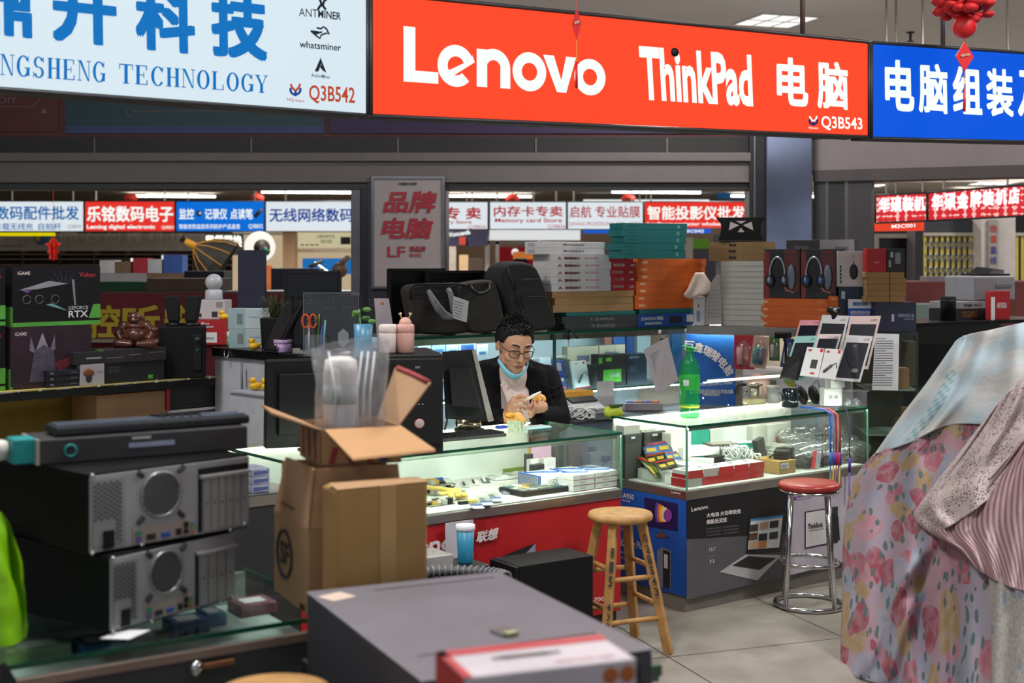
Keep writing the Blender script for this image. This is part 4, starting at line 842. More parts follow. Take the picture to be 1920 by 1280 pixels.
# soft bags: rounded bodies from a front outline
FELT = mat('3a3634',.9,noise=.22,scale=60,bump=.3); FELTD = mat('29282a',.9,noise=.2,scale=60,bump=.3); NYL = mat('2b2524',.75,noise=.18,scale=7,bump=.2); PADG = mat('77777c',.9,noise=.5,scale=70)
def softbag(name,label,cat,pts,off,depth,m,line=LB,puff=.6):
 """outline in photograph columns and rows on a plane `off` behind the cabinet front"""
 qs = [line.at(x,y,off) for x,y in pts]; n = Vector((line.n.x,line.n.y,0)); c = sum(qs,Vector())/len(qs); base = min(q.z for q in qs)
 t = thing(name,label,cat,Vector((c.x,c.y,ZB))+n*depth/2,line.a)
 sh = Vector((0,0,ZB+.002-base)); mb = MB(); N = len(qs); rings = []
 for k,(f,s_) in enumerate(((.10,.80),(.0,.93),(.25,1.0),(.75,1.0),(1.0,.93),(.9,.8))):
  f = (.06,.0,.22,.78,1.0,.94)[k]; rings.append([c+sh+(q-c)*s_+n*depth*f for q in qs])
 vs = [v for r in rings for v in r]; fs = []
 for k in range(5):
  for i in range(N): fs.append((k*N+i,k*N+(i+1) % N,(k+1)*N+(i+1) % N,(k+1)*N+i))
 fs += [tuple(range(N-1,-1,-1)),tuple(5*N+i for i in range(N))]
 mb.add(vs,fs,m,True); o = child(mb,'body',t)
 md = o.modifiers.new('soft','SUBSURF'); md.levels = 2; md.render_levels = 2
 return t,(lambda x,y,d=0.: line.at(x,y,off-d)+sh)
t,w_ = softbag('laptop_bag','brown-black laptop bag with a padded grey shoulder strap and white tag','bag',[(769,560),(765,540),(772,531),(800,529),(860,528),(880,531),(888,545),(893,590),(893,622),(860,626),(800,627),(785,620),(776,595)],.02,.10,NYL)
MB
child(MB().tube([w_(*p,.012) for p in ((771,560),(768,541),(778,532),(850,530),(872,533))],.006,BLACK),'piping',t)
child(MB().tube([w_(*p,.012) for p in ((775,551),(830,549),(880,547))],.003,BLACK),'zipper',t)
child(MB().tube([w_(*p,d) for p,d in (((803,542),.03),(810,556) and ((811,558),.05),((822,576),.06),((835,590),.06),((846,592),.05))],[.010,.018,.022,.022,.016],PADG,8),'shoulder_strap',t)
child(MB().tube([w_(*p,d) for p,d in (((840,540),.02),((845,550),.04),((848,568),.05),((850,590),.05))],.014,PADG,8),'shoulder_strap',t)
tg = MB(); tg.poly([w_(*p,.065) for p in ((848,594),(875,603),(879,563),(850,553))],PAPER); tag_o = child(tg,'paper_tag',t)
tg = MB()
for k in range(6): tg.poly([w_(*p,.067) for p in ((851,563+k*5.4),(869-k,568+k*5.4),(869-k,566.8+k*5.4),(851,561.8+k*5.4))],mat('66666c',.7))
child(tg,'tag_text',t)
t,w_ = softbag('laptop_bag','grey felt laptop bag with two black carrying handles','bag',[(858,540),(866,530),(900,524),(925,523),(935,530),(944,570),(950,610),(946,621),(900,626),(884,624),(878,610),(866,580)],.005,.09,FELT)
child(MB().tube([w_(*p,d) for p,d in (((880,533),.0),((886,543),.03),((896,550),.035),((908,549),.035),((917,542),.03),((917,530),.0))],.009,BLACK,8),'handle',t)
t,w_ = softbag('backpack','dark grey square backpack with a front pocket leaning beside the keyboard stack','backpack',[(934,510),(942,490),(960,481),(990,483),(1005,488),(1014,502),(1028,540),(1044,585),(1049,606),(1040,614),(1000,616),(975,617),(965,605),(950,560),(936,530)],-.01,.15,FELTD)
child(MB().tube([w_(*p,.012) for p in ((952,497),(962,530),(975,570),(985,610))],.004,BLACK),'zipper',t)
child(MB().tube([w_(*p,.012) for p in ((967,537),(966,519),(985,517),(1012,517))],.003,BLACK),'pocket_seam',t); child(MB().tube([w_(*p,.012) for p in ((982,572),(977,552),(995,550),(1022,550))],.003,BLACK),'pocket_seam',t)
child(MB().tube([w_(960,486,-.07),w_(968,480,-.07),w_(985,480,-.07),w_(990,488,-.07)],.008,BLACK),'handle',t)
k_ = LB.at(1066,628,-.01); t = thing('key_bunch','small black key fob on a cord hanging from the cabinet edge','keys',k_)
MB().tube([(-.02,0,.04),(0,0,.03),(.0,0,0)],.003,BLACK).build('cord',t); MB().box((0,0,-.012),(.018,.008,.026),BLACK).build('fob',t,.003); MB().box((0,0,-.04),(.006,.003,.032),STEEL).build('key',t)
MB().tube([(.0,0,.03),(.03,-.005,.01),(.05,-.005,-.02)],.004,BLACK).build('strap',t)

# on the corner shelf
def onk(*a,**k): return carton(*a,**k)
KZ = 1.18
z = stack('slim_box','%s of the white slim boxes on the corner shelf','box',LK,[(1352,1432,.0305) for _ in range(12)],KZ,.16,mat('bcb7b4',.6,noise=.04),.02,'stack of white slim boxes',decs=[('F',(.3,.0,1,.06),mat('8f8c8c',.7))])
z = stack('cardboard_box','%s of three brown boxes on the white slim boxes','cardboard box',LK,[(1329,1434,.037),(1329,1434,.035),(1330,1433,.035)],z,.17,mat('8a6c48',.8),.02,'brown boxes on the white slim boxes',txts=[('F',(.36,.3,.5,.7),'键盘',INK,.02)])
# laptop stand: folded X-frame plate with cut-outs
p = LK.pt(LK.t(1389,.1),.1); t = thing('laptop_stand','black folded laptop stand with triangular cut-outs on the brown boxes','laptop stand',(p.x,p.y,z+.001),R(-6))
mb = MB(); mb.prism([(-.13,0),(.13,0),(.11,.05),(.115,.10),(.145,.135),(.05,.135),(-.05,.135),(-.145,.135),(-.115,.10),(-.11,.05)],.006,MATTE,Matrix.Translation((0,-.02,.006)) @ Matrix.Rotation(R(84),4,'X')); mb.build('plate',t)
mb = MB(); lt = mat('b8b0ae',.6)
for pts in ([(-.07,.06),(-.01,.09),(-.06,.11)],[(.07,.06),(.01,.09),(.06,.11)],[(-.02,.05),(.02,.05),(0,.075)],[(-.03,.115),(.03,.115),(0,.098)]): mb.prism(pts,.001,lt,Matrix.Translation((0,-.0275,.006)) @ Matrix.Rotation(R(84),4,'X'))
mb.build('cut_out',t); MB().box((0,.0,.004),(.25,.14,.008),BLACK).build('base_plate',t,.002)
for sx in (-1,1): MB().cyl((sx*.12,.05,.01),(sx*.09,-.01,.13),.006,BLACK).build('strut',t)
carton('tall_box','tall white box with a bottle picture beside the white cloth','box',LK,1300,1321,556,KZ,.07,WB,.0,decs=[('F',(.3,.12,.6,.5),mat('8c8aa6',.5)),('F',(.42,.62,.5,.75),RED)])
mb = MB(); t = thing('keyboard_pack','white curved keyboard pack leaning against the stack of slim boxes','keyboard',LK.pt(LK.t(1336),.01,KZ),LK.a)
pts = [(1322,608),(1352,608),(1350,516),(1343,515),(1333,530),(1325,560)]; n3 = Vector((LK.n.x,LK.n.y,0))
vs = [LK.at(*p,-.005) for p in pts]; mb.add(vs+[v+n3*.02 for v in vs],[(0,1,2,3,4,5),(11,10,9,8,7,6)]+[(i,i+6,(i+1) % 6+6,(i+1) % 6) for i in range(6)],mat('b9b3b2',.7)); child(mb,'body',t)
mb = MB()
for i in range(4):
 for j in range(8): mb.box(LK.at(1329+i*6,545+j*7,-.008),(.008,.004,.008),mat('a39c9c',.7),LK.a)
child(mb,'keys',t)
mb = MB(); c = LK.at(1312,535,.0)
def cloth_fn(u,v):
 a = u*2*math.pi; r = (.022+.05*v+.012*math.sin(a*5+v*4)*v); return c+Vector((math.cos(a)*r+.02*v*(1 if math.cos(a) > 0 else -.6),math.sin(a)*r*.8,.075-.13*v-.02*v*math.sin(a*2)))
mb.grid(cloth_fn,30,10,mat('c9b8ac',.95,noise=.08,scale=20,bump=.4)); o = mb.build('towel',None,solid=.006); tag(o,'pale furry towel draped over the tall white box','towel')
# four orange boxes
stack('keyboard_box','%s of four orange boxes under the headset boxes','keyboard box',LK,[(1425,1552,.040),(1426,1554,.039),(1427,1555,.040),(1427,1553,.042)],KZ,.16,OR2,.02,'four orange boxes on the corner shelf',txts=[('F',(.03,.3,.11,.75),'aigo',mat('eec8a8',.6),.03),('F',(.84,.4,.95,.7),'键盘套装',mat('e8a878',.6),0)])
z = KZ+.164
carton('orange_box','short end of an orange box at the side of the four orange boxes','keyboard box',Line(LK.pt(.93,.02).x,LK.pt(.93,.02).y,R(-6)),1554,1572,555,KZ,.1,OR2,.0,txts=[('F',(.2,.88,.8,.95),'aigo',mat('eec8a8',.6),.03)])
def headset_box(x0,x1,lab,rim):
 o = carton('headset_box',lab,'headset box',LK,x0,x1,467,z+.001,.12,mat('1a181c',.4),.02,group='headset boxes on the orange boxes',decs=[('F',(0,.0,.14,.95),mat('7c1a20',.5)),('F',(.55,.12,.95,.88),mat('591a20',.4)),('F',(.17,.12,.55,.9),mat('101014',.3))],txts=[('F',(.58,.9,.9,.97),'FASSEN',mat('a03038',.5),.01)])
 d = o['dims']; wv,dv,hv = d; cx,cy,cz = -wv*.12,-dv/2-.004,hv*.36
 m = MB(); m.tube([(cx-.045*math.cos(a)*1.0+.0,cy-.004,cz+.03+.10*math.sin(a)) for a in [R(k*15) for k in range(-1,14)]],.006,mat('a9abb2',.3,.6),6); m.build('headband',o)
 for sx in (-1,1):
  m = MB(); m.ball((cx+sx*.043,cy-.006,cz),.034,mat('202228',.35),14,8,(.8,.5,1.15)); m.ball((cx+sx*.043,cy-.02,cz),.016,rim,10,6,(.8,.5,1)); m.build('ear_cup',o)
 m = MB(); m.tube([(cx+.04,cy-.006,cz-.03),(cx+.06,cy-.01,cz-.055),(cx+.10,cy-.006,cz-.07)],.0025,mat('c8a88a',.5),5); m.build('cable',o)
 m = MB(); m.ball((wv*.27,cy-.004,cz+.02),.035,mat('6a7684',.2),10,8,(.7,.35,2.0)); m.build('clear_blister',o)
 return o
headset_box(1433,1500,'black headset box with a red edge, the one by the white slim boxes',mat('7a8aa8',.3)); headset_box(1502,1568,'black headset box with a blue headband, the one by the white mouse box',mat('3a78c0',.3))
zt = z+.001+.20
carton('board_box','dark and pale grey mainboard box lying behind the headset boxes','box',LK,1474,1602,450,z+.001,.06,mat('3a3638',.6),.16,decs=[('F',(.5,.0,1,1),mat('a8a6ac',.6))],txts=[('F',(.72,.80,.92,.88),'PRIME',mat('6b6870',.6),.02),('F',(.74,.70,.9,.77),'H310M',mat('6b6870',.6),.02),('F',(.12,.82,.35,.9),'PRIME',mat('7a7678',.6),.02)])
LK2 = Line(P(1570,600,7.42).x,7.42,R(-6))
carton('mouse_box','navy box with a picture under the white mouse box','box',LK2,1573,1630,538,KZ,.09,mat('1c2740',.4),.02,decs=[('F',(.08,.72,.2,.9),mat('aeb6c8',.5)),('F',(.3,.3,.9,.7),mat('243f6a',.4))])
zz = zat(538,LK2.pt(LK2.t(1573)).y)+.001
o = carton('mouse_box','tall white box with a black mouse picture on top of the navy box','box',LK2,1570,1623,471,zz,.085,mat('bdb6b4',.5),.02,txts=[('F',(.5,.84,.62,.88),'M212',INK,.0)])
d = o['dims']; m = MB(); m.ball((.012,-d[1]/2-.001,d[2]*.42),.032,mat('1c1c20',.5),14,8,(.75,.12,1.35)); m.cyl((.012,-d[1]/2-.002,d[2]*.62),(.012,-d[1]/2-.002,d[2]*.72),.002,INK,n=5); m.build('mouse_picture',o)
for k in range(5): m = MB(); m.box((-.058,-d[1]/2-.001,d[2]*(.14+.105*k)),(.008,.003,.014),INK); m.build('icon',o)
LK3 = Line(P(1640,600,7.3).x,7.3,R(0))
z0 = 1.172
o = carton('navy_box','dark navy product box on the dim cabinet, under the small brown boxes','box',LK3,1641,1718,567,z0,.16,mat('1d2036',.5),.0,decs=[('F',(.40,.35,.46,.6),mat('a8aac0',.5))],txts=[('F',(.54,.5,.94,.62),'YASSEN MAGIC 360',mat('8f93b0',.5),.01),('F',(.7,.4,.94,.46),'COMPUTER CASE',mat('8f93b0',.5),0)]); z1 = z0+o['dims'][2]+.001
nb = 0
for r in range(5):
 for cidx,(x0,x1) in enumerate(((1624+rnd.uniform(-2,2),1668),(1669,1697-r*.0+rnd.uniform(-2,2)))):
  zb = z1+r*.0325 if True else 0
  carton('small_box',['left','right'][cidx]+' small brown box, '+['lowest','second','third','fourth','top'][r]+' layer of the pile beside the white mouse box','small box',LK3,x0+(0 if x0 > 1641 else 0),x1,0,zb,.08,mat('9a774c',.8,noise=.08),.02,'small brown boxes on the navy box',h=.032)
z2 = z1+5*.0325
carton('red_box','bright red box on the small brown boxes','box',LK3,1625,1662,466,z2,.08,mat('a8161c',.5),.02,txts=[('F',(.38,.38,.62,.44),'Redragon',PAPER,.01)])
carton('black_box','black box with a grey label next to the bright red box','box',LK3,1663,1697,466,z2,.08,mat('222226',.5),.02,decs=[('F',(.45,.35,.75,.82),mat('85868c',.5)),('F',(.2,.62,.34,.85),mat('b8b8bc',.5))],txts=[('F',(.1,.2,.22,.5),'GEAR',PAPER,.02)])
m = MB(); o = carton('payment_sign','blue and white payment sign with printed header standing before the navy boxes','sign',LK2,1590,1636,561,1.1705,.012,mat('1f56b0',.45),-.02,decs=[('F',(0,.72,1,1),PAPER),('F',(.25,.1,.72,.42),PAPER)],txts=[('F',(.2,.8,.8,.92),'微信支付 支付宝',BLUE,.02),('F',(.1,.52,.9,.64),'推荐使用支付宝',PAPER,.02)])
m = MB(); m.lathe([(.012,0),(.012,.002)],mat('4fae3a',.5),12,Matrix.Translation((.05,-.008,.065)) @ Matrix.Rotation(R(90),4,'X')); m.build('green_dot',o)
c = P(1563,581,7.05); t = thing('webcam','small black webcam clipped on top of the tall white drawing tablet','webcam',c,R(15)); MB().cyl((-.03,0,0),(.03,0,0),.016,BLACK).cyl((.0,-.02,0),(0,-.012,0),.012,STEEL).build('body',t); MB().box((0,.0,-.03),(.03,.03,.035),BLACK).build('clip',t,.004)
# blister packs hanging under the corner shelf
def hangpack(name,label,x0,y0,x1,y1,off,cols,sl=0):
 p = LK.at((x0+x1)/2,y1,off); k = p.y/F; wv,hv = (x1-x0)*k,(y1-y0)*k
 t = thing(name,label,'hanging pack',(p.x,p.y,p.z),R(-25)+sl*0); t.rotation_euler[1] = sl
 MB().box((0,0,hv/2),(wv,.004,hv),cols[0]).build('card',t,.001)
 m = MB(); m.ball((0,-.008,hv*.45),1,BAGP,14,8,(wv*.42,.022,hv*.40)); m.build('blister',t)
 m = MB()
 for q,c in enumerate(cols[1:]): m.cyl((-wv*.2+q*wv*.35,-.012,hv*.15),(-wv*.2+q*wv*.35,-.012,hv*.65),wv*.14,c)
 m.build('contents',t)
 m = MB(); m.tube([(0,.004,hv),(0,.0,hv+.02),(0,.03,hv+.03)],.002,STEEL,5); m.build('hook',t)
 return t
hangpack('blister_pack','red and clear blister pack with a pink item under the corner shelf',1376,628,1415,692,-.03,[mat('b02030',.4),mat('d89aa0',.5)]); hangpack('blister_pack','blister pack of teal and blue bottles hanging under the corner shelf',1405,630,1436,690,-.07,[mat('c8a492',.5),mat('2a8f8c',.3),mat('3a4f7c',.3)],R(8))
hangpack('cable_pack','small pack with a white cable hanging by the lit wall',1442,630,1462,676,-.02,[mat('45703c',.5),mat('d6d8da',.5)]); hangpack('blister_pack','dark blue pack hanging next to the drawing tablets',1462,634,1488,690,-.03,[mat('20307a',.4),mat('c8cbd8',.4)],R(10))
c = LK.at(1468,628,-.12); t = thing('phone_clamp','black phone clamp on a stalk in front of the lit wall','phone clamp',c); MB().cyl((-.045,0,0),(.045,0,0),.018,MATTE).build('jaw',t,.004)
MB().tube([(0,0,0),(.015,0,-.05),(.02,.02,-.14),(.03,.02,-.26)],.007,MATTE).build('stalk',t)
# ------------------------------------------------------------------ on and in the counters
def item(name,label,cat,px,py,Z,rz=A,group=None):
 p = G(px,py,Z); return thing(name,label,cat,(p.x,p.y,Z+.0006),rz,group)
# computer tower and its bottles
p = G(797,848,ZC); tw,td,th = .222,.40,.375
LT = Line(G(727,853,ZC).x,G(727,853,ZC).y,R(12))
t = thing('computer_tower','black computer tower with a round power button standing on the red-fronted counter','computer',(LT.pt(LT.t(776),.2,ZC+.001)),LT.a)
wv = LT.t(833)-LT.t(721)
MB().bb((wv,.39,th),mat('151517',.45)).build('case',t,.006); fy = -.195
m = MB(); m.box((0,fy-.006,th/2+.01),(wv-.012,.012,th-.05),mat('101012',.4)); fp_ = m.build('front_panel',t,.005)
m = MB(); m.lathe([(.018,0),(.018,.004),(.014,.005)],mat('b8a8a4',.4),20,Matrix.Translation((.02,fy-.012,.115)) @ Matrix.Rotation(R(90),4,'X')); m.build('power_button',fp_)
m = MB(); m.tube([(.02+math.cos(a)*.019,fy-.014,.115+math.sin(a)*.019) for a in [k*.4 for k in range(16)]],.0015,mat('a02020',.5,0,.3,0),5,True); m.build('button_ring',fp_)
m = MB(); pm = mat('a9a9ad',.5)
m.tq('DVD',pm,[(.005,fy-.013,th*.86),(.022,fy-.013,th*.86),(.022,fy-.013,th*.88),(.005,fy-.013,th*.88)],.02); m.tq('LAMBORI',pm,[(.0,fy-.013,th*.62),(.035,fy-.013,th*.62),(.035,fy-.013,th*.64),(0,fy-.013,th*.64)],.01); m.build('lettering',t)
for q in range(4): m = MB(); m.box((-.01+q*.014,fy-.013,th*.50),(.006,.003,.003),pm if q != 1 else RED); m.build('indicator',fp_)
m = MB(); m.box((-wv*.32,fy-.012,th*.83),(.02,.004,.06),mat('050505',.3)); m.build('slot',fp_)
def jar(name,label,px,m1,deer):
 p = LT.pt(LT.t(px,.05),.05,ZC+th+.0015); t = thing(name,label,'bottle',p)
 MB().lathe([(.028,0),(.033,.003),(.034,.075),(.033,.078)],m1,24).build('body',t)
 MB().lathe([(.0335,.079),(.0345,.08),(.034,.105),(.030,.110),(.0,.111)],m1,24).build('lid',t); MB().lathe([(.0335,.0),(.034,.006)],mat('3a2a28',.6),24).build('base_ring',t)
 if deer:
  MB().ball((0,0,.113),.024,m1,16,8).build('dome',t)
  for s_ in (-1,1):
   MB().tube([(s_*.01,0,.128),(s_*.018,0,.142),(s_*.016,0,.155)],.0025,mat('d8b48a',.3,.6),6).tube([(s_*.018,0,.142),(s_*.025,0,.152)],.002,mat('d8b48a',.3,.6),6).build('antler',t)
 return t
jar('bottle','white lidded bottle on the black computer tower',727,mat('d6c8c4',.4),False); jar('bottle','pink lidded bottle with small golden antlers on the black computer tower',760,mat('c99a90',.45),True)
# monitor seen from behind at the counter's far end, hidden in part by the boxes
p = G(590,858,ZC)
t = monitor('monitor','large black monitor seen from behind, half hidden by the plastic bag','monitor',(P(603,858,5.2).x,5.2,ZC+.001),R(180+22),.44,.335,.02,tilt=R(-4),front=mat('0c0c10',.3))
# the man's monitor, turned away
def quadslab(mb,pts,Ys,n,th,m):
 """four photograph corners bl br tr tl at their depths, thickness th along n"""
 a = [P(x,y,Y) for (x,y),Y in zip(pts,Ys)]; b = [v+n*th for v in a]
 return mb.hexa([a[0],a[1],b[1],b[0],a[3],a[2],b[2],b[3]],m)
t = thing('monitor','black monitor with a silver edge turned towards the man','monitor',G(875,820,ZC),0)
nb_ = Vector((.55,.83,0)).normalized()
mb = MB(); mb.hexa([P(835,785,5.62),P(917,790,5.78),P(921,790,5.82),P(839,785,5.66),P(829,659,5.62),P(887,655,5.78),P(892,655,5.82),P(833,659,5.66)],MATTE); child(mb,'housing',t)
mb = MB(); mb.hexa([P(915,791,5.77),P(925,788,5.785),P(926,788,5.83),P(916,791,5.82),P(885,657,5.77),P(891,655,5.785),P(892,655,5.83),P(886,657,5.82)],mat('8a8580',.4)); child(mb,'silver_edge',t)
mb = MB(); mb.hexa([P(848,760,5.60),P(900,765,5.70),P(905,765,5.78),P(850,760,5.68),P(842,690,5.60),P(880,690,5.70),P(884,690,5.78),P(845,690,5.68)],BLACK); child(mb,'back_bulge',t)
b0 = G(880,808,ZC); mb = MB(); mb.lathe([(.065,0),(.065,.01),(.055,.012)],BLACK,24,Matrix.Translation((b0.x,b0.y,ZC+.001))); child(mb,'foot',t)
mb = MB(); mb.lathe([(.05,.012),(.05,.055)],mat('c8b89a',.15,.9),24,Matrix.Translation((b0.x,b0.y,ZC+.001))); child(mb,'chrome_collar',t); mb = MB(); mb.box((b0.x,b0.y+.0,ZC+.09),(.05,.03,.09),BLACK); child(mb,'neck',t)
mb = MB(); mb.tube([P(842,770,5.58),P(838,790,5.55),P(834,806,5.52)],.004,BLACK); child(mb,'cable',t)
t = item('keyboard','black keyboard on the counter below the monitor','keyboard',872,822,ZC,A-R(4)); MB().box((0,0,.009),(.33,.12,.014),BLACK).build('body',t,.004)
m = MB(); [m.box((-.15+i*.0215,-.04+j*.022,.019),(.017,.017,.007),MATTE) for i in range(15) for j in range(5)]; o = m.build('keys',t); o['kind'] = 'stuff'
for s_ in (-1,1): MB().box((s_*.12,.045,.001),(.03,.02,.002),MATTE).build('foot',t)
# money and wrapper on the counter
t = item('wrapper','crumpled orange food wrapper on the counter in front of the man','wrapper',966,800,ZC)
def crumple(r,amp,sq=(1,1,.6)):
 def f(u,v):
  a = u*2*math.pi; b = v*math.pi; q = r*(1+amp*math.sin(a*3+v*9)*math.sin(b)+amp*.6*math.sin(a*7-v*5)*math.sin(b)); return Vector((math.cos(a)*math.sin(b)*q*sq[0],math.sin(a)*math.sin(b)*q*sq[1],(r*.98-math.cos(b)*q)*sq[2]))
 return f
MB().grid(crumple(.038,.25,(1.3,.8,.8)),20,10,mat('dda24a',.6,noise=.2)).build('paper',t); MB().grid(crumple(.02,.3),14,8,mat('e8a838',.6)).build('corner',t).location = (-.03,0,.04)
t = item('banknotes','folded green banknotes standing on the counter in front of the man','banknotes',966,812,ZC,R(5))
for q in range(5):
 m = MB(); m.add([(-.03+q*.008,q*.006,0),(.012+q*.008,q*.006+.006,0),(.008+q*.008,q*.006+.008,.052-q*.002),(-.036+q*.008,q*.006,.054-q*.002)],[(0,1,2,3)],mat(['a8b69a','94a584','b8bfa4','8c9c80','a4ae90'][q],.7,noise=.3,scale=60)); m.build('note',t,solid=.0008)
t = item('card_case','blue plastic card case by the monitor on the counter','card case',940,803,ZC); MB().bb((.05,.03,.012),mat('1f3fae',.4)).build('case',t,.003)
t = item('phone','pale blue phone lying behind the banknotes on the counter','phone',1000,803,ZC); MB().bb((.15,.07,.008),mat('8fc2cc',.4)).build('body',t,.003); MB().box((0,0,.0085),(.14,.062,.001),mat('c4dcd8',.3)).build('screen',t)

# contents of the red-fronted counter
ZI = .5905
PCB = mat('76806e',.5,noise=.3,scale=60); PCBD = mat('545c52',.5,noise=.3,scale=60); CHIP = mat('b9b7ac',.3,.4)
def board(name,label,px,py,w_,d_,rz,n,m=PCB,tilt=0,group=None):
 t = item(name,label,'circuit board',px,py,ZI,rz,group); t.rotation_euler[0] = tilt
 MB().bb((w_,d_,.003),m).build('board',t)
 for k in range(n):
  mm = [CHIP,BLACK,mat('d8d6cc',.5),STEEL,mat('b8923a',.5),BLUE][k % 6]
  MB().bb((rnd.uniform(.012,.035),rnd.uniform(.008,.025),rnd.uniform(.005,.024)),mm,(rnd.uniform(-.4,.4)*w_,rnd.uniform(-.4,.4)*d_,.003)).build('component',t)
 return t
board('circuit_board','green circuit board lying at the boxes end of the lit counter',822,922,.17,.15,A+R(8),30); board('circuit_board','circuit board behind the yellow frame in the lit counter',815,908,.16,.09,A-R(12),18,PCBD)
board('circuit_board','small circuit board in front of the yellow frame in the lit counter',822,946,.12,.06,A+R(3),14,PCB); board('circuit_board','tilted circuit board standing up behind the pile of boards',806,892,.12,.08,A+R(20),6,mat('8f998f',.3,.3),R(38))
t = item('plastic_bracket','yellow plastic frame lying on the circuit boards','plastic frame',850,925,ZI+.02,A); ym = mat('e2c564',.5)
MB().tube([(-.05,.13,.014),(-.01,.02,.012),(.02,-.02,.012)],.010,ym,6).build('long_bar',t); MB().tube([(-.085,-.03,.01),(-.02,-.025,.01),(.02,-.02,.01)],.008,ym,6).build('cross_bar',t)
for q in range(3): MB().ball((-.05+q*.028,-.055-.006*q,.004),.013,ym,8,5,(1.2,.8,.8)).build('knob',t)
t = item('connector_strip','yellow and black connector strip in front of the yellow frame','connector',878,944,ZI,A-R(5)); MB().bb((.04,.018,.012),BLACK,(-.025,0,0)).build('black_half',t,.002); MB().bb((.04,.02,.014),YELLOW,(.018,0,0)).build('yellow_half',t,.002)
t = item('tan_block','tan foam block by the yellow connector strip','foam block',866,936,ZI,A); MB().bb((.045,.03,.018),mat('d8b878',.8)).build('block',t,.003)
# memory sticks in clear bags
for q,(x,y) in enumerate(((888,945),(906,939),(924,932))):
 t = item('memory_module',['memory stick in a clear bag nearest the yellow connector','memory stick in a clear bag between two others','memory stick in a clear bag nearest the chip tray'][q],'memory module',x,y,ZI,A+R(62),'memory sticks in bags')
 MB().bb((.10,.022,.004),mat('6f8f5c',.5,noise=.2,scale=50)).build('module',t)
 for k in range(4): MB().bb((.014,.012,.003),BLACK,(-.033+k*.022,0,.004)).build('chip',t)
 MB().bb((.15,.045,.0015),BAGP,(-.0,0,.009)).build('clear_bag',t); MB().bb((.03,.044,.002),BLUE,(-.068,0,.007)).build('blue_label',t); MB().bb((.055,.044,.002),PAPER,(-.115,0,.007)).build('paper_card',t)
t = item('memory_module','silver memory pack lying against the chip tray','memory module',945,922,ZI,A+R(60)); MB().bb((.14,.03,.008),mat('9aa0aa',.3,.5)).build('tray',t,.002); MB().bb((.10,.018,.003),mat('5f6a7c',.4),(0,0,.008)).build('module',t)
for q,(x,y) in enumerate(((872,910),(890,906),(910,902))):
 t = item('memory_pack',['silver and black blister strip','white and black blister strip','black-lined blister strip'][q]+' behind the memory sticks','memory pack',x,y,ZI,A+R(58),'blister strips behind the memory sticks'); MB().bb((.10,.034,.006),[mat('c4c6c4',.4),WHITE,mat('4c4e52',.4)][q]).build('tray',t,.002); MB().bb((.09,.010,.004),[BLACK,BLACK,WHITE][q],(0,.006,.006)).build('strip',t)
for q,(x,y,lab) in enumerate(((940,897,'clear tray of small parts behind the chip tray'),(972,892,'second clear tray of small parts next to the green card'))):
 t = item('parts_tray',lab,'tray',x,y,ZI,A,'clear trays of small parts'); MB().bb((.12,.08,.012),mat('cfd6d4',.3)).build('tray',t,.003)
 for k in range(6): MB().bb((.03,.018,.004),mat(['b8c0bc','e4e8e4','9ea6a4'][k % 3],.4),(-.04+.04*(k % 3),-.02+.04*(k//3),.012)).build('part_strip',t)
t = item('green_card','bright green card lying behind the chip tray','card',1003,894,ZI,A); MB().bb((.12,.055,.004),mat('62c23c',.5)).build('card',t); MB().bb((.12,.02,.001),PAPER,(0,.018,.004)).build('white_band',t)
# tray of processors
t = item('processor_tray','black tray holding rows of square processors','processor tray',1006,921,ZI,A); MB().bb((.27,.165,.022),BLACK).build('tray',t,.003)
cols = ['8f928c','7f827c','c9a25a','a8aaa4','7d8784','b4b6ae','2f5a64','9c9f98','d0b06a','c8c2b0','8c8f88','e8e8ea','bfa23c','6e726e']
for i in range(6):
 for j in range(3): MB().bb((.036,.036,.005),mat(cols[(i*5+j*3) % 14],.35,.3),(-.11+i*.044,-.05+j*.05,.0205)).build('processor',t,.001)
t = item('hard_drive','blue and white drive behind the clear trays in the lit counter','hard drive',920,886,ZI,A); MB().bb((.15,.08,.012),BLUE).build('lower_case',t,.002); MB().bb((.14,.075,.01),mat('d6d2ca',.5),(.01,.0,.012)).build('upper_case',t,.002)
t = item('green_box','flat green box behind the green card in the lit counter','box',967,884,ZI,A); MB().bb((.17,.06,.022),mat('74913e',.6)).build('box',t,.002)
# white boxes with blue swooshes
SWB = mat('dcdcdc',.5,noise=.03)
def swoosh_box(label,px0,px1,off,z,h,dp):
 o = carton('drive_box',label,'drive box',LM,px0,px1,0,z,dp,SWB,off,'white drive boxes with blue bands',decs=[('F',(0,.0,1,.12),mat('8a3a4a',.6))],txts=[('F',(.3,.4,.6,.7),'SSD',mat('7a7a82',.6),.01)],h=h); d = o['dims']
 m = MB(); m.tube([(-d[0]*.45,d[1]*.30,d[2]),(-d[0]*.1,d[1]*.12,d[2]),(d[0]*.3,-d[1]*.2,d[2]),(d[0]*.45,-d[1]*.1,d[2])],.005,BLUE,4); m.build('blue_swoosh',o); m = MB(); m.bb((.03,.02,.0006),mat('9a9a90',.6),(d[0]*.2,d[1]*.2,d[2])); m.build('picture',o)
 return o
for k in range(3):
 swoosh_box(['lowest','second','top'][k]+' white drive box of the front pile, nearest the chip tray',1075,1115,.035,ZI+k*.0235,.023,.10); swoosh_box(['lowest','second','top'][k]+' white drive box of the front pile, nearest the counter corner',1117,1157,.035,ZI+k*.0235,.023,.10)
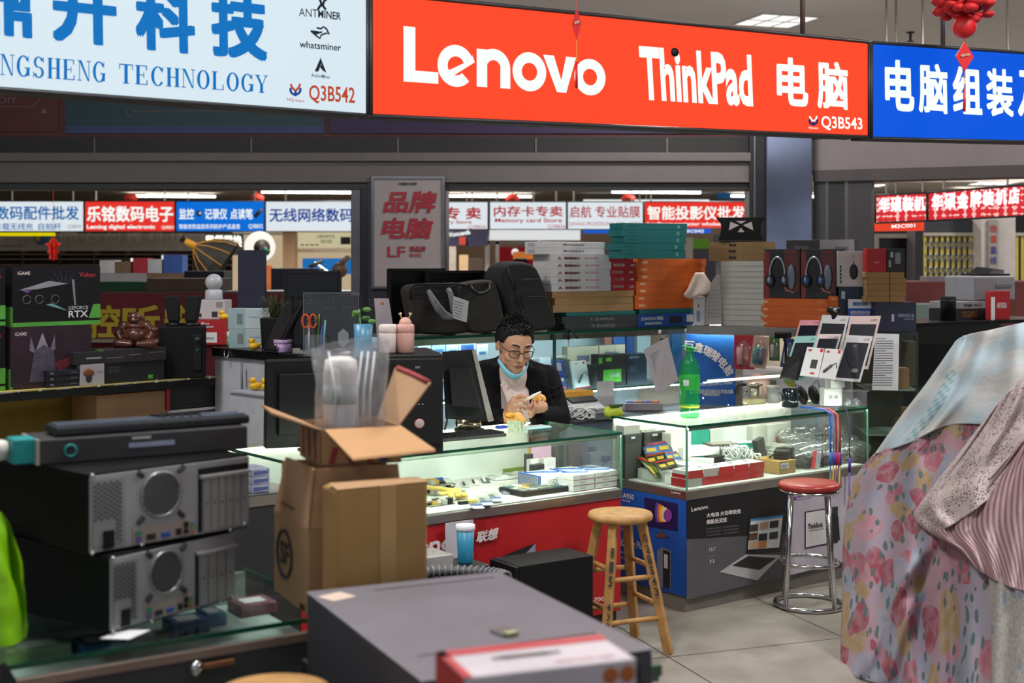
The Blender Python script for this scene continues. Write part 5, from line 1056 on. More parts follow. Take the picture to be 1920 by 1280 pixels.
for q,(x0,x1) in enumerate(((1010,1066),(1068,1110))):
 o = swoosh_box(['wide white drive box with blue edge at the back of the piles','wide white drive box at the back, toward the counter corner'][q],x0,x1,.15,ZI,.06,.14)
 m = MB(); d = o['dims']; m.bb((.012,d[1],d[2]+.001),mat('2f6fc8',.5),(-d[0]/2+.006,0,0)); m.build('blue_edge',o)
o = swoosh_box('white drive box seen greyish through the end glass of the counter',1112,1150,.15,ZI,.055,.14)
LI = Line(LM.pt(0,.32).x,LM.pt(0,.32).y,A)
for q,(x0,x1,yt,c,lab) in enumerate([(990,1000,852,'2c2c30','narrow black box'),(995,1028,862,'d8d4d2','white box with a black band'),(1000,1022,872,'232327','small black box with a white label'),(1020,1042,860,'c8c2c4','pale memory box')]):
 carton('memory_box',lab+' standing at the back of the lit counter','box',LI,x0,x1,yt,ZI,.03,mat(c,.5),off=.03-.035*(q >= 2)-.0*q+.035*(q == 0),decs=[('F',(.1,.5,.8,.62),INK if q == 1 else PAPER)],txts=[('F',(.15,.2,.75,.35),'ZADAK',PAPER if q in (0,2) else INK,.01)])
carton('yellow_folder','yellow folder standing behind the pink card in the lit counter','folder',LI,993,1030,835,ZI,.01,mat('e0bc30',.5),off=.10); carton('pink_card','pale pink card leaning in front of the yellow folder','card',LI,996,1034,836,ZI,.006,mat('d0a6c2',.6),off=.085)
carton('grey_pouch','dark grey pouch behind the pale memory box in the lit counter','pouch',LI,1040,1092,836,ZI,.03,mat('5d5a5e',.9,noise=.2),off=.09)

# contents of the corner counter
ZJ = .5415
REDL = mat('b02a2c',.5); 
def rbox(label,x0,x1,k,side,off=.035,h=.036,dp=.10):
 o = carton('accessory_box',label,'accessory box',LM,x0,x1,0,ZJ+k*(h+.0006),dp,SWB,off,'red and white accessory boxes',decs=[('F',(0,0,1,1),REDL if side else mat('a8a4a0',.6)),('L',(0,0,1,.5 if k else 1),REDL)],h=h); d = o['dims']
 m = MB(); m.bb((.03,.022,.0008),mat('4a4a48',.5),(-.01,.01,d[2])); m.build('picture',o); return o
cs = [(1288,1316),(1317,1345),(1346,1374),(1375,1402),(1403,1432)]
for k in range(2):
 for q,(a_,b_) in enumerate(cs):
  rbox(('bottom' if k == 0 else 'top')+' row accessory box, '+['at the corner post','second from the corner post','third from the corner post','fourth from the corner post','fifth, next to the tan box'][q],a_+(2 if k else 0),b_+(1 if k else 0),k,(q+k) % 2 == (1 if q < 2 else 0) or q > 1)
# second rank behind the corner: the side seen through the blue end
for k in range(2):
 o = carton('accessory_box',('lower' if k == 0 else 'upper')+' red and white accessory box lengthwise behind the corner post','accessory box',LM,1294,1326,0,ZJ+k*.0366,.14,SWB,.14,'red and white accessory boxes',decs=[('L',(0,0,1,.5 if k else 1),REDL)],h=.036)
o = carton('tan_box','tan cardboard box with a white label inside the corner counter','cardboard box',LM,1461,1492,0,ZJ,.17,mat('b08a50',.8),.03,txts=[('F',(.15,.5,.5,.75),'No-7',INK,.01)],decs=[('F',(.08,.42,.58,.85),PAPER)],h=.062)
pt_ = LM.pt(LM.t(1470,.10),.10,ZJ+.064); t = thing('power_adapter','black power adapter with wrapped cord on the tan box','power adapter',pt_,A+R(28)); MB().bb((.15,.07,.042),BLACK).build('brick',t,.006); MB().box((.01,0,.022),(.02,.074,.047),MATTE).build('strap',t,.002)
MB().tube([(-.075,0,.02),(-.10,.02,.03),(-.09,.05,.01),(-.03,.06,.005)],.004,BLACK).build('cord',t)
# tilted rack of memory cards at the blue end
rk = thing('card_rack','clear tilted rack of memory cards at the blue end of the counter','card rack',G(1205,875,ZJ),A)
def LVq(*pts): return [LV.at(x,y,-d) for x,y,d in pts]
mb = MB(); mb.poly(LVq((1180,838,.05),(1215,872,.10),(1252,905,.05),(1240,890,.03)),ACRYL); child(mb,'clear_plate',rk)
for q,(pts,c,lab) in enumerate([
 ([(1193,874,.07),(1203,868,.12),(1206,826,.17),(1173,833,.11)],'c8262a','red card pack'),
 ([(1210,851,.09),(1262,846,.19),(1255,824,.22),(1203,833,.12)],'4a6ca8','blue card pack with yellow pictures'),
 ([(1230,895,.035),(1240,893,.06),(1225,862,.10),(1190,852,.075)],'50592c','green and red card pack'),
 ([(1216,869,.075),(1250,862,.13),(1246,846,.15),(1208,853,.09)],'3c3a24','dark card pack with green print'),
 ([(1240,880,.05),(1270,872,.11),(1262,858,.13),(1224,866,.08)],'45403a','dark card pack with a red stripe'),
 ([(1252,862,.12),(1278,858,.17),(1268,845,.18),(1246,848,.14)],'4a74b4','small blue card pack')]):
 vv = LVq(*pts); t = thing('card_pack',lab+' on the clear tilted rack','card pack',sum(vv,Vector())/4,A,'memory card packs')
 mb = MB(); n_ = (vv[1]-vv[0]).cross(vv[3]-vv[0]).normalized(); mb.hexa([vv[0]-n_*.006,vv[1]-n_*.006,vv[1],vv[0],vv[3]-n_*.006,vv[2]-n_*.006,vv[2],vv[3]],mat(c,.45)); child(mb,'card',t)
 mb = MB(); v4 = vv
 for s0,s1,r0,r1,cc in ((.08,.42,.15,.5,'d8b43a'),(.55,.9,.2,.55,'c8a83a' if q != 2 else '8fb040'),(.05,.95,.78,.92,'c03a2a')):
  mb.rq([bil(v4,s0,r0),bil(v4,s1,r0),bil(v4,s1,r1),bil(v4,s0,r1)],mat(cc,.5),.002)
 child(mb,'print',t)
# black hang-hole boxes behind the rack
LE = Line(LM.pt(.40,.38).x,LM.pt(.40,.38).y,A)
for q,(x0,x1,yt,yb) in enumerate(((1160,1202,816,0),(1208,1248,811,0))):
 o = carton('hang_box',['black hang-hole box by the counter end glass','black hang-hole box behind the card packs'][q],'hang box',LE,max(x0,1172),x1,yt,ZJ,.02,mat('2a2a2c',.5),off=.0,group='black hang-hole boxes',decs=[('F',(.38,.90,.62,.95),PAPER),('F',(0,.0,1,.80),mat('3a3838',.5))])
for q,(x0,x1,yt,c,lab,of) in enumerate([(1170,1200,799,'bdb9b6','grey-white box',.04),(1203,1232,806,'cfcfcb','white box',.05),(1258,1296,813,'d4d2cc','white cube box with a face print',-.09),(1295,1330,805,'22a08c','turquoise box',.06),(1332,1358,806,'d8d8d4','clear-wrapped white pack',.06),(1412,1446,800,'d6d3cc','white box with a narrow side',.05),(1440,1480,797,'dddad4','white box with an orange round print',.03)]):
 carton('accessory_box',lab+' at the back of the corner counter','accessory box',LE,x0,x1,yt,ZJ,.06,mat(c,.5),off=of,decs=[('F',(.35,.35,.6,.65),mat('c86a4a',.5) if 'orange' in lab else mat('a8a49c',.5) if 'face' in lab else mat(c,.5))])
def lie(name,label,cat,px,py,z,dims,rz,m,ry=0.,rx=0.,decs=(),txts=()):
 p = LM.at(px,py,z); z = p.z = max(p.z,ZJ); mb = MB(); mb.bb(dims,m)
 for f,r,mm in decs: mb.dec(f,dims,r,mm)
 for a_ in txts: mb.txt(a_[0],dims,a_[1],a_[2],a_[3],a_[4])
 o = mb.build(name,None,.002); put(o,(p.x,p.y,z+.001),rz,rx,ry); return tag(o,label,cat)
lie('phone_box','grey phone box with a light picture lying in the corner counter','box',1352,850,.30,(.15,.10,.05),A-R(20),mat('4a4644',.5),decs=[('T',(.1,.1,.9,.9),mat('a8a098',.5))])
lie('white_box','flat white box lying in front of the turquoise box','box',1312,852,.33,(.16,.10,.04),A-R(15),SWB)
lie('turquoise_box','turquoise box with white top tilted beside the black pouch','box',1392,848,.33,(.14,.09,.05),A-R(25),mat('1f9c8c',.5),decs=[('T',(.15,.15,.95,.95),PAPER)],txts=[('F',(.2,.3,.8,.6),'OPO-OKTEE',PAPER,.01)])
lie('white_box','small white box with red print tilted behind the accessory boxes','box',1312,868,.24,(.07,.12,.022),A+R(30),SWB,decs=[('T',(.7,.7,.95,.9),RED)])
lie('black_pouch','black accessory box standing slanted beside the tan box','box',1428,862,.24,(.06,.03,.11),A+R(5),mat('2c2d2e',.5),R(-16))
lie('black_box','flat black box behind the white cables in the corner counter','box',1340,866,.24,(.08,.06,.03),A,BLACK)
lie('red_blue_box','small white box with red and blue edges leaning on the bagged cables','box',1529,886,.04,(.045,.02,.085),A+R(8),SWB,R(14),decs=[('L',(0,0,1,1),RED),('R',(0,0,1,1),BLUE)])
WC = mat('d2d2d0',.5)
def coil(name,label,px,py,z,r,m,n=4,rz=0.,bag=False,rr=.0035,group=None,tall=1.):
 p = LM.at(px,py,z) if z < .5 else G(px,py,z); z = p.z; t = thing(name,label,'cable',(p.x,p.y,z+.001),rz,group)
 pts = []
 for k in range(n*14):
  a = k*2*math.pi/14; q = r*(.8+.2*math.sin(k*1.7)); pts.append((math.cos(a)*q,math.sin(a)*q*.62,.006+.02*tall*(.5+.5*math.sin(a*1.3+k*.21))+.004*math.sin(k*2.3)))
 MB().tube(pts,rr,m,5).build('coil',t); MB().box((r*.5,-r*.45,.014),(.022,.012,.012),m).build('plug',t,.003)
 if bag:
  def f(u,v):
   a = u*2*math.pi; b = v*math.pi; q = 1+.10*math.sin(a*5+v*7)*math.sin(b); return Vector((math.cos(a)*math.sin(b)*r*1.25*q,math.sin(a)*math.sin(b)*r*.85*q,.022*tall-math.cos(b)*.021*tall*q))
  MB().grid(f,20,8,BAGP).build('clear_bag',t)
 return t
for q,(x,y) in enumerate(((1368,862),(1385,858),(1402,866),(1412,872))): coil('white_cable','coiled white charging cable '+['nearest the flat black box','second behind the top accessory boxes','third behind the top accessory boxes','beside the tan box'][q],x,y,.20,.045,WC,4,rnd.uniform(0,3),group='coiled white cables',tall=2.6)
coil('grey_cable','large coil of grey cable behind the power adapter',1452,850,.28,.085,mat('b4b4aa',.5),4,0,rr=.005,tall=2.)
BG = [(1500,853,0),(1520,862,0),(1542,855,1),(1566,850,1),(1588,850,1),(1508,876,1),(1535,874,1),(1560,870,0),(1584,866,0),(1604,862,1),(1482,838,0),(1512,832,0),(1540,830,0),(1566,828,0)]
for q,(x,y,dk) in enumerate(BG):
 coil('bagged_cable','bagged '+('black' if dk else 'pale')+' cable '+['behind the power adapter','next to the small red and blue box','in the middle of the bag heap','under the hanging coloured cables','by the far end glass','in front of the adapter','left of the hanging cables at the front','right of the hanging cables at the front','at the front by the far end glass','wedged in the far front corner','beside the large grey coil','at the back of the bag heap','at the back under the hanging cables','in the far back corner'][q],x,y,(.105 if y > 860 else .22 if y > 847 else .36),.072,mat('2e2e30',.5) if dk else mat('9c9c98',.5),5,A+rnd.uniform(-.3,.3),True,.0042,'bagged cables in the corner counter',2.3)
lie('white_pouch','white padded pouch lying over the bagged cables','pouch',1482,846,.24,(.15,.11,.012),A+R(20),mat('d8d5cd',.6),rx=R(14))
# ------------------------------------------------------------------ the man behind the counter
SKIN = mat('b98a70',.5,noise=.06,scale=30); JACK = mat('0e0d10',.9,noise=.15,scale=40,bump=.2,spec=.15); SHIRT = mat('cbb9b6',.85,noise=.04,scale=20); HAIR = mat('080708',.6,noise=.2,scale=90,spec=.3)
man = thing('person','seated man in glasses and black jacket peeling a fruit behind the counter','person',(0,6.5,0))
def limb(mb,pts,rs,m,n=14):
 """rounded tapering chain"""
 pts = [Vector(p) for p in pts]
 for i in range(len(pts)-1):
  mb.cyl(pts[i],pts[i+1],rs[i],m,rs[i+1],n)
 for p,r in zip(pts,rs): mb.ball(p,r,m,n,8)
def fuse(o,vox,it=4,fac=.5):
 md = o.modifiers.new('fuse','REMESH'); md.mode = 'VOXEL'; md.voxel_size = vox; md.use_smooth_shade = True
 if it:
  md = o.modifiers.new('soften','SMOOTH'); md.iterations = it; md.factor = fac
 return o
HX = Matrix.Translation((.012,6.34,1.168)) @ Matrix.Rotation(R(20),4,'Z') @ Matrix.Rotation(R(24),4,'X') @ Matrix.Rotation(R(4),4,'Y')
hp = lambda *p: HX @ Vector(p)
mb = MB()
def hb(c,sc): mb.ball(c,1,SKIN,22,12,sc,HX)
hb((0,.012,.01),(.076,.094,.098)); hb((0,-.03,.015),(.068,.062,.078)); hb((0,-.038,-.055),(.060,.058,.058)); hb((0,-.050,-.088),(.043,.044,.040)); hb((0,-.078,-.106),(.022,.018,.018))
for s_ in (-1,1):
 hb((s_*.040,-.062,-.035),(.026,.026,.026)); hb((s_*.030,-.083,.030),(.026,.012,.008)); hb((s_*.031,-.080,.008),(.017,.013,.011))
 hb((s_*.078,.008,-.012),(.010,.020,.032)); hb((s_*.011,-.100,-.036),(.009,.010,.008)); hb((s_*.045,-.02,-.075),(.020,.040,.030))
limb(mb,[hp(0,-.088,.022),hp(0,-.104,-.008),hp(0,-.112,-.031)],[.009,.010,.0125],SKIN,10)
hb((0,-.092,-.066),(.024,.014,.014))
limb(mb,[hp(0,.02,-.05),(0,6.43,1.05),(0,6.47,.98)],[.056,.056,.07],SKIN)
mb.ball((0,6.47,.78),1,SKIN,20,12,(.14,.08,.28)); mb.ball((0,6.55,.54),1,SKIN,18,10,(.155,.11,.11))
W1 = P(957,778,6.17); W2 = P(1001,777,6.20); E1 = Vector((-.20,6.34,.80)); E2 = Vector((.205,6.36,.82))
limb(mb,[(-.16,6.47,1.0),E1,W1],[.05,.04,.026],SKIN); limb(mb,[(.165,6.48,.985),E2,W2],[.05,.04,.026],SKIN)
for s_ in (-1,1): limb(mb,[(s_*.09,6.58,.53),(.035+s_*.165,6.34+s_*.10,.50),(.035+s_*.165,6.40+s_*.09,.09),(.035+s_*.165,6.36+s_*.09,.04)],[.085,.06,.04,.035],SKIN)
# the hand with the knife: knuckles towards us, fingers closing round the handle
limb(mb,[W1,P(961,764,6.14),P(965,752,6.13)],[.024,.029,.024],SKIN); limb(mb,[P(960,770,6.14),P(969,762,6.12)],[.024,.022],SKIN)
for a,b,c,r in (((965,746),(978,741),(989,749),.0088),((967,753),(981,751),(989,758),.0090),((966,761),(979,761),(985,767),.0086),((963,768),(974,770),(979,774),.0078)):
 limb(mb,[P(*a,6.12),P(*b,6.095),P(*c,6.115)],[r*1.1,r,r*.82],SKIN,10)
limb(mb,[P(964,757,6.16),P(977,748,6.165),P(990,744,6.15)],[.012,.010,.0085],SKIN,10)
# the cupped hand with the fruit: palm up, fingers bent up in front of it, thumb behind
limb(mb,[W2,P(1001,768,6.19),P(1012,766,6.20)],[.025,.024,.022],SKIN); limb(mb,[P(993,764,6.17),P(1001,768,6.17)],[.017,.018],SKIN)
for i,(x,y0,y1) in enumerate(((1003,770,754),(1011,771,752),(1018,770,753),(1024,767,756))):
 r = (.0088,.009,.0086,.0078)[i]; limb(mb,[P(1003+i*4,770,6.19),P(x,y0,6.135-.004*i),P(x+.5,(y0+y1)/2,6.118),P(x-.5,y1,6.132)],[r*1.15,r*1.08,r,r*.82],SKIN,10)
limb(mb,[P(996,764,6.20),P(1003,747,6.215),P(1013,739,6.20)],[.013,.010,.0085],SKIN,10)
fuse(child(mb,'body',man),.0034,5)
# face details
mb = MB(); LIP = mat('8c4f48',.5)
mb.ball((0,-.1055,-.0625),1,LIP,14,6,(.021,.004,.0045),HX); mb.ball((0,-.1035,-.071),1,LIP,14,6,(.018,.004,.005),HX); child(mb,'lips',man)
for s_ in (-1,1):
 mb = MB(); mb.tube([hp(s_*.014,-.096,.030),hp(s_*.030,-.0965,.037),hp(s_*.050,-.085,.033)],[.0035,.0045,.0025],HAIR,6); child(mb,'eyebrow',man)
 mb = MB(); mb.tube([hp(s_*.017,-.0925,.004),hp(s_*.031,-.0945,.0015),hp(s_*.046,-.086,.004)],.0014,BLACK,5); child(mb,'eyelid',man)
# hair: short, thick on top, cut close at the sides
def hairf(u,v):
 a = u*2*math.pi; b = v*math.pi*.62                   # b from crown
 x,y,z = math.sin(a)*math.sin(b),-math.cos(a)*math.sin(b),math.cos(b)
 front = max(0,math.cos(a)); side = abs(math.sin(a))
 lim = .88*front+(1.55-.0)*(1-front) if front > .55 else (.98*.55+1.7*.45)+(.35 if front < .1 else 0)+ (.28*side if front < .5 else 0)
 thick = .022*(1-.35*side)+.004*math.sin(a*23)*math.sin(b*9)+.003*math.sin(a*41+b*17)
 k = 1.0 if b < lim else max(.80,1-(b-lim)*1.3)
 if b >= lim: thick *= .0
 if b > lim-.12 and b < lim: thick *= .8
 return hp(x*(.076+thick*.75)*k,.010+y*(.094+thick)*k,.012+z*(.098+thick)*k+.004*front)
mb = MB(); mb.grid(hairf,72,26,HAIR); hc = hp(0,.02,0)
for k in range(520):
 u,v = rnd.random(),rnd.uniform(.0,.80); p0 = hairf(u,v); d_ = (p0-hc).normalized()
 if v > .50 and .30 > min(u,1-u): continue
 tip = p0+d_*rnd.uniform(.006,.013)+Vector((rnd.uniform(-.008,.008),-.006,rnd.uniform(-.004,.006))); mb.tube([p0-d_*.004,(p0+tip)/2+d_*.002,tip],[.0035,.003,.0006],HAIR,4)
child(mb,'hair',man)
# glasses
g = thing('spectacles','x',None); g.parent = man; del g['label']
g.matrix_parent_inverse = Matrix.Translation(-man.location)
GF = mat('17161a',.3)
def lens(s_): return [hp(s_*.033+.025*math.copysign(abs(math.cos(a))**.6,math.cos(a)),-.1065+.010*abs(math.cos(a))*(1 if math.cos(a)*s_ > 0 else .2),-.004+.018*math.copysign(abs(math.sin(a))**.7,math.sin(a))) for a in [k*math.pi/12 for k in range(24)]]
for s_ in (-1,1):
 m = MB(); m.tube(lens(s_),.0022,GF,6,True); m.build('rim',g)
 m = MB(); m.poly(lens(s_),glassm('spectacle_glass',(.97,.97,.97),.05)); m.build('lens',g)
 m = MB(); m.tube([hp(s_*.058,-.098,.004),hp(s_*.078,-.06,.004),hp(s_*.082,.005,.002)],.002,GF,5); m.build('temple',g)
m = MB(); m.tube([hp(-.009,-.108,.002),hp(0,-.112,.005),hp(.009,-.108,.002)],.002,GF,5); m.build('bridge',g)
# mask under the chin
def maskf(u,v):
 a = R(-82+164*u); q = 1+.06*math.sin(v*3.14)+.012*math.sin(v*19)
 return hp(math.sin(a)*.071*q,-.012-math.cos(a)*.090*q*(1-.18*v),-.068-.040*math.cos(a)**2-v*.034*(.45+.55*math.cos(a)))
mb = MB(); mb.grid(maskf,24,8,mat('7cc0dc',.8,noise=.05)); o = child(mb,'face_mask',man); md = o.modifiers.new('thickness','SOLIDIFY'); md.thickness = .0025
for s_ in (-1,1): mb = MB(); mb.tube([hp(s_*.070,-.024,-.073),hp(s_*.077,-.020,-.04),hp(s_*.082,.006,.018)],.0012,PAPER,5); child(mb,'mask_loop',man)
# shirt, jacket, trousers, shoes
mb = MB(); mb.ball((.012,6.455,.78),1,SHIRT,24,14,(.155,.095,.30)); mb.ball((.01,6.45,.985),1,SHIRT,20,10,(.10,.075,.06)); limb(mb,[(0,6.43,1.0),(0,6.42,1.025)],[.074,.066],SHIRT)
for k in range(7): mb.tube([(-.05+.02*k,6.365,.98-.02*k),(-.02+.018*k,6.352,.90-.02*k),(0+.016*k,6.358,.80-.01*k)],.010,SHIRT,6)
fuse(child(mb,'shirt',man),.007,5)
mb = MB()
limb(mb,[(-.165,6.46,1.005),E1+Vector((-.005,-.01,.0)),W1+Vector((-.05,.03,-.012))],[.068,.060,.042],JACK); limb(mb,[(.160,6.47,.99),E2+Vector((.008,-.0,-.005)),W2+Vector((.020,.010,-.014))],[.072,.064,.044],JACK)
limb(mb,[(-.115,6.42,1.02),(-.125,6.38,.86),(-.13,6.40,.56)],[.062,.078,.085],JACK); limb(mb,[(.120,6.43,1.0),(.150,6.385,.86),(.150,6.40,.56)],[.055,.068,.08],JACK)
mb.ball((0,6.53,.80),1,JACK,20,12,(.20,.085,.32)); limb(mb,[(-.16,6.49,1.01),(0,6.52,1.045),(.16,6.50,.99)],[.065,.06,.065],JACK)
limb(mb,[(-.075,6.385,.985),(-.078,6.43,1.045),(-.05,6.49,1.075),(.05,6.495,1.07),(.085,6.44,1.035),(.082,6.39,.97)],[.020,.022,.022,.022,.022,.020],JACK)
for k in range(5):      # creases of the sleeves
 mb.tube([(.13+.018*k,6.335-.006*k,.98-.028*k),(.19,6.33,.955-.03*k),(.235,6.38,.97-.03*k)],.008,JACK,6)
 mb.tube([(.10+.02*k,6.20+.03*k,.855-.0*k),(.115+.02*k,6.155+.03*k,.83),(.125+.02*k,6.19+.03*k,.80)],.008,JACK,6)
fuse(child(mb,'jacket',man),.006,5)
mb = MB(); TR2 = mat('22242c',.9)
mb.ball((0,6.57,.53),1,TR2,20,10,(.17,.125,.11))
for s_ in (-1,1): limb(mb,[(s_*.09,6.58,.53),(.035+s_*.165,6.34+s_*.10,.505),(.035+s_*.165,6.40+s_*.09,.10)],[.095,.075,.055],TR2)
fuse(child(mb,'trousers',man),.010,3)
for s_ in (-1,1): mb = MB(); mb.ball((.035+s_*.165,6.37+s_*.09,.042),1,BLACK,16,8,(.05,.11,.042)); child(mb,'shoe',man)
# what he holds
t = thing('paring_knife','small pale paring knife in the man\'s hand','knife',P(989,748,6.10))
mb = MB(); q0,q1 = P(986,750,6.10),P(1014,734,6.13); mb.tube([q0,(q0+q1)/2,q1],[.007,.0085,.003],mat('d8d2cc',.4),6); child(mb,'blade',t); mb = MB(); mb.cyl(P(972,758,6.10),q0,.008,mat('c9c4be',.4)); child(mb,'handle',t)
t = thing('fruit','half peeled orange fruit held in the man\'s cupped hand','fruit',P(1011,752,6.165)); f = MB(); f.grid(crumple(.026,.05,(1.25,1,.82)),24,12,mat('d89a4a',.6,noise=.5,scale=70)); f.build('flesh',t).location = (0,0,-.01)
f = MB(); f.ball((.012,-.012,.024),.008,mat('e8c890',.6),8,5); f.build('peel',t)
t = thing('stool','dark round stool under the seated man','stool',(0,6.60,0)); MB().lathe([(.15,.385),(.16,.40),(.15,.42)],BLACK,20).build('seat',t)
for k in range(4): MB().cyl((math.cos(k*1.57+.8)*.17,math.sin(k*1.57+.8)*.17,0),(math.cos(k*1.57+.8)*.12,math.sin(k*1.57+.8)*.12,.39),.012,CHROME).build('leg',t)

# clutter on the ledge behind him
def onl(name,label,cat,px,py,z,rz=A): p = G(px,py,z); return thing(name,label,cat,(p.x,p.y,z+.001),rz)
ZL = .73
p = LM.pt(LM.t(1072,1.26),1.26,ZL+.001); t = thing('label_machine','black device with a yellow-orange band behind the man','device',p,A); MB().bb((.22,.10,.10),BLACK).build('body',t,.004); MB().bb((.22,.10,.03),mat('e0a030',.5),(0,0,.1005)).build('yellow_band',t,.002)
p = LM.pt(LM.t(1098,1.16),1.17,ZL); t = thing('white_keyboard','white keyboard propped up behind the man among the cables','keyboard',(p.x,p.y,ZL+.055),A); t.rotation_euler[0] = R(24); MB().bb((.20,.12,.018),mat('c8ccd2',.5)).build('body',t,.004); MB().bb((.18,.05,.012),mat('2e3034',.5),(0,.03,.018)).build('dark_bar',t,.002); MB().box((0,.05,-.03),(.06,.02,.07),WHITE).build('prop',t)
coil('white_cable_bunch','tangle of white cables on the ledge behind the man',1092,786,ZL,.085,WC,6,.3,rr=.005,tall=3.)
t = onl('tissue_pack','lime green packet with a dark band on the ledge','packet',1150,787,ZL); MB().grid(crumple(.045,.06,(1.35,.8,.85)),22,12,mat('b4c43a',.4,noise=.1)).build('packet',t); m = MB(); m.box((0,-.02,.075),(.07,.03,.010),mat('3a4a20',.5)); m.build('band',t)
p = LM.pt(LM.t(1142,1.22),1.25,ZL+.001); t = thing('paper_sheet','blank white paper leaning behind the lime green packet','paper',p,A); m = MB(); m.box((0,0,.085),(.12,.004,.17),mat('c9c6cc',.8)); m.build('sheet',t)
o = carton('parts_box','pale grey open box with small packets on the ledge by the green bottle','box',Line(LM.pt(1.45,1.06).x,LM.pt(1.45,1.06).y,R(4)),1171,1243,757,ZL,.09,mat('9a949c',.7),0)
d = o['dims']; m = MB()
for k in range(4): m.ball((-d[0]*.35+k*d[0]*.23,0,d[2]+.004),.022,mat(['8e9ac8','c09080','7c86b4','c88a68'][k],.5),8,5,(1.2,1,.6))
m.build('packets',o)
t = onl('clear_boxes','clear plastic boxes with white parts lying on the ledge','box',1258,783,ZL); MB().bb((.12,.07,.03),BAGP).build('box',t,.003); MB().bb((.10,.05,.02),PAPER,(0,0,.002)).build('contents',t)
# boxes on the glass shelf behind him
LS2 = Line(LM.pt(0,OB+.05).x,LM.pt(0,OB+.05).y,A); ZS = .8505
for (x0,x1,yt,dp,of,c,lab,decs,txts) in [
 (1106,1128,684,.04,.0,'26262a','small black product box with a grey picture',[('F',(.35,.2,.6,.75),mat('4a4a52',.5))],[]),
 (1131,1174,665,.06,.02,'232424','black box with a bright green label',[('F',(.0,.12,.78,.52),GREEN),('F',(.12,.78,.36,.9),mat('7ab840',.5))],[('F',(.3,.26,.72,.4),'QUADRO',PAPER,.02)]),
 (1121,1131,665,.06,.02,'1c1d1e','narrow black box end with a green mark',[('F',(.1,.72,.8,.9),GREEN)],[]),
 (1176,1213,664,.06,.02,'1d2a38','dark navy box by the hanging sheet',[('F',(.1,.85,.6,.92),mat('6f7d90',.5)),('F',(.12,.4,.45,.62),mat('3c4a5c',.5))],[]),
 (1064,1122,651,.05,.13,'b9ab94','tan parcel box behind the white hub box',[],[('F',(.3,.62,.7,.78),'联想电脑',mat('6f7a94',.6),.02)]),
 (1124,1172,648,.05,.13,'bdaf98','tan parcel box behind the black box with a green label',[],[('F',(.2,.7,.7,.84),'联想电脑',mat('6f7a94',.6),.02)])]:
 carton('product_box',lab+' on the glass shelf','product box',LS2,x0,x1,yt,ZS,dp,mat(c,.5),of,None,decs,txts)
def leanbox(name,label,cat,bl,br,tr,tl,off,th,m,decs=(),tx=(),z=ZS):
 """a flat box leaning a little, given by the corners of its face"""
 qs = [LS2.at(*bl,off),LS2.at(*br,off),LS2.at(*tr,off+.03),LS2.at(*tl,off+.03)]; n = Vector((LS2.n.x,LS2.n.y,0)); dz = z+.002-min(q.z for q in qs)
 qs = [q+Vector((0,0,dz)) for q in qs]; t = thing(name,label,cat,(qs[0]+qs[1])/2,A)
 mb = MB(); b = [q+n*th for q in qs]; mb.hexa([qs[0],qs[1],b[1],b[0],qs[3],qs[2],b[2],b[3]],m); child(mb,'box',t)
 mb = MB()
 for (a0_,b0_,a1_,b1_),mm in decs: mb.rq([bil(qs,a0_,b0_),bil(qs,a1_,b0_),bil(qs,a1_,b1_),bil(qs,a0_,b1_)],mm,.0012)
 for (a0_,b0_,a1_,b1_),s_,mm in tx: mb.tq(s_,mm,[bil(qs,a0_,b0_),bil(qs,a1_,b0_),bil(qs,a1_,b1_),bil(qs,a0_,b1_)],.01,.0018)
 if decs or tx: child(mb,'print',t)
 return t,qs
HUB = mat('4f5560',.4)
t,qs = leanbox('hub_box','white box with a grey hub picture on the glass shelf','product box',(1079,728),(1109,724),(1098,675),(1071,677),.0,.02,SWB,[((.75,.88,.9,.97),RED),((0,0,1,.03),RED)],[((.15,.88,.4,.94),'UGR',RED)])
def hubpic(t,qs,a,b,c,d,sz=.006):
 mb = MB(); n = (qs[1]-qs[0]).cross(qs[3]-qs[0]).normalized()*.003; p0,p1,p2,p3 = [bil(qs,*k)+n for k in (a,b,c,d)]; mb.tube([p0,p1],sz,HUB,6); mb.tube([p1,p2,p3],sz*.35,HUB,5); child(mb,'hub_picture',t)
hubpic(t,qs,(.25,.2),(.55,.48),(.82,.58),(.88,.42))
t,qs = leanbox('blister_pack','blue blister pack standing on the glass shelf near the cabinet post','blister pack',(1045,728),(1063,726),(1057,672),(1036,673),.0,.015,mat('3a4f9c',.4),[((.3,.65,.7,.92),mat('c8a8a8',.4)),((.15,.3,.4,.42),PAPER),((.5,.28,.8,.4),PAPER),((.1,.02,.9,.1),mat('c03a4a',.4))])
leanbox('dark_board','dark slate pack between the blue blister and the white hub box','pack',(1065,727),(1079,726),(1069,672),(1054,671),.02,.012,mat('3c4450',.5)); leanbox('white_box','white box next to the man\'s shoulder on the glass shelf','product box',(1015,728),(1033,727),(1033,668),(1012,668),.05,.02,mat('c4ccd2',.5))
leanbox('picture_card','pale card with a red figure standing at the back of the lit cabinet','card',(1068,660),(1120,655),(1121,622),(1068,624),.22,.006,mat('b8c4cc',.5),[((.3,.3,.5,.95),mat('9a4a5a',.5)),((.8,.4,.95,.8),mat('7f8f9c',.5))],z=.93)
for i,(x0,x1,y0,c,lab) in enumerate([(1134,1148,622,'b06a5c','narrow red-brown pack'),(1150,1172,620,'2f62a8','blue pack'),(1175,1190,622,'2a4f8c','dark blue pack'),(1195,1220,620,'b0c4c8','pale pack'),(1260,1280,622,'2c70b0','blue label card')]):
 carton('product_pack',lab+' at the back of the lit cabinet, toward the blue notice board','pack',LS2,x0,x1,y0,ZS,.02,mat(c,.5),.24)
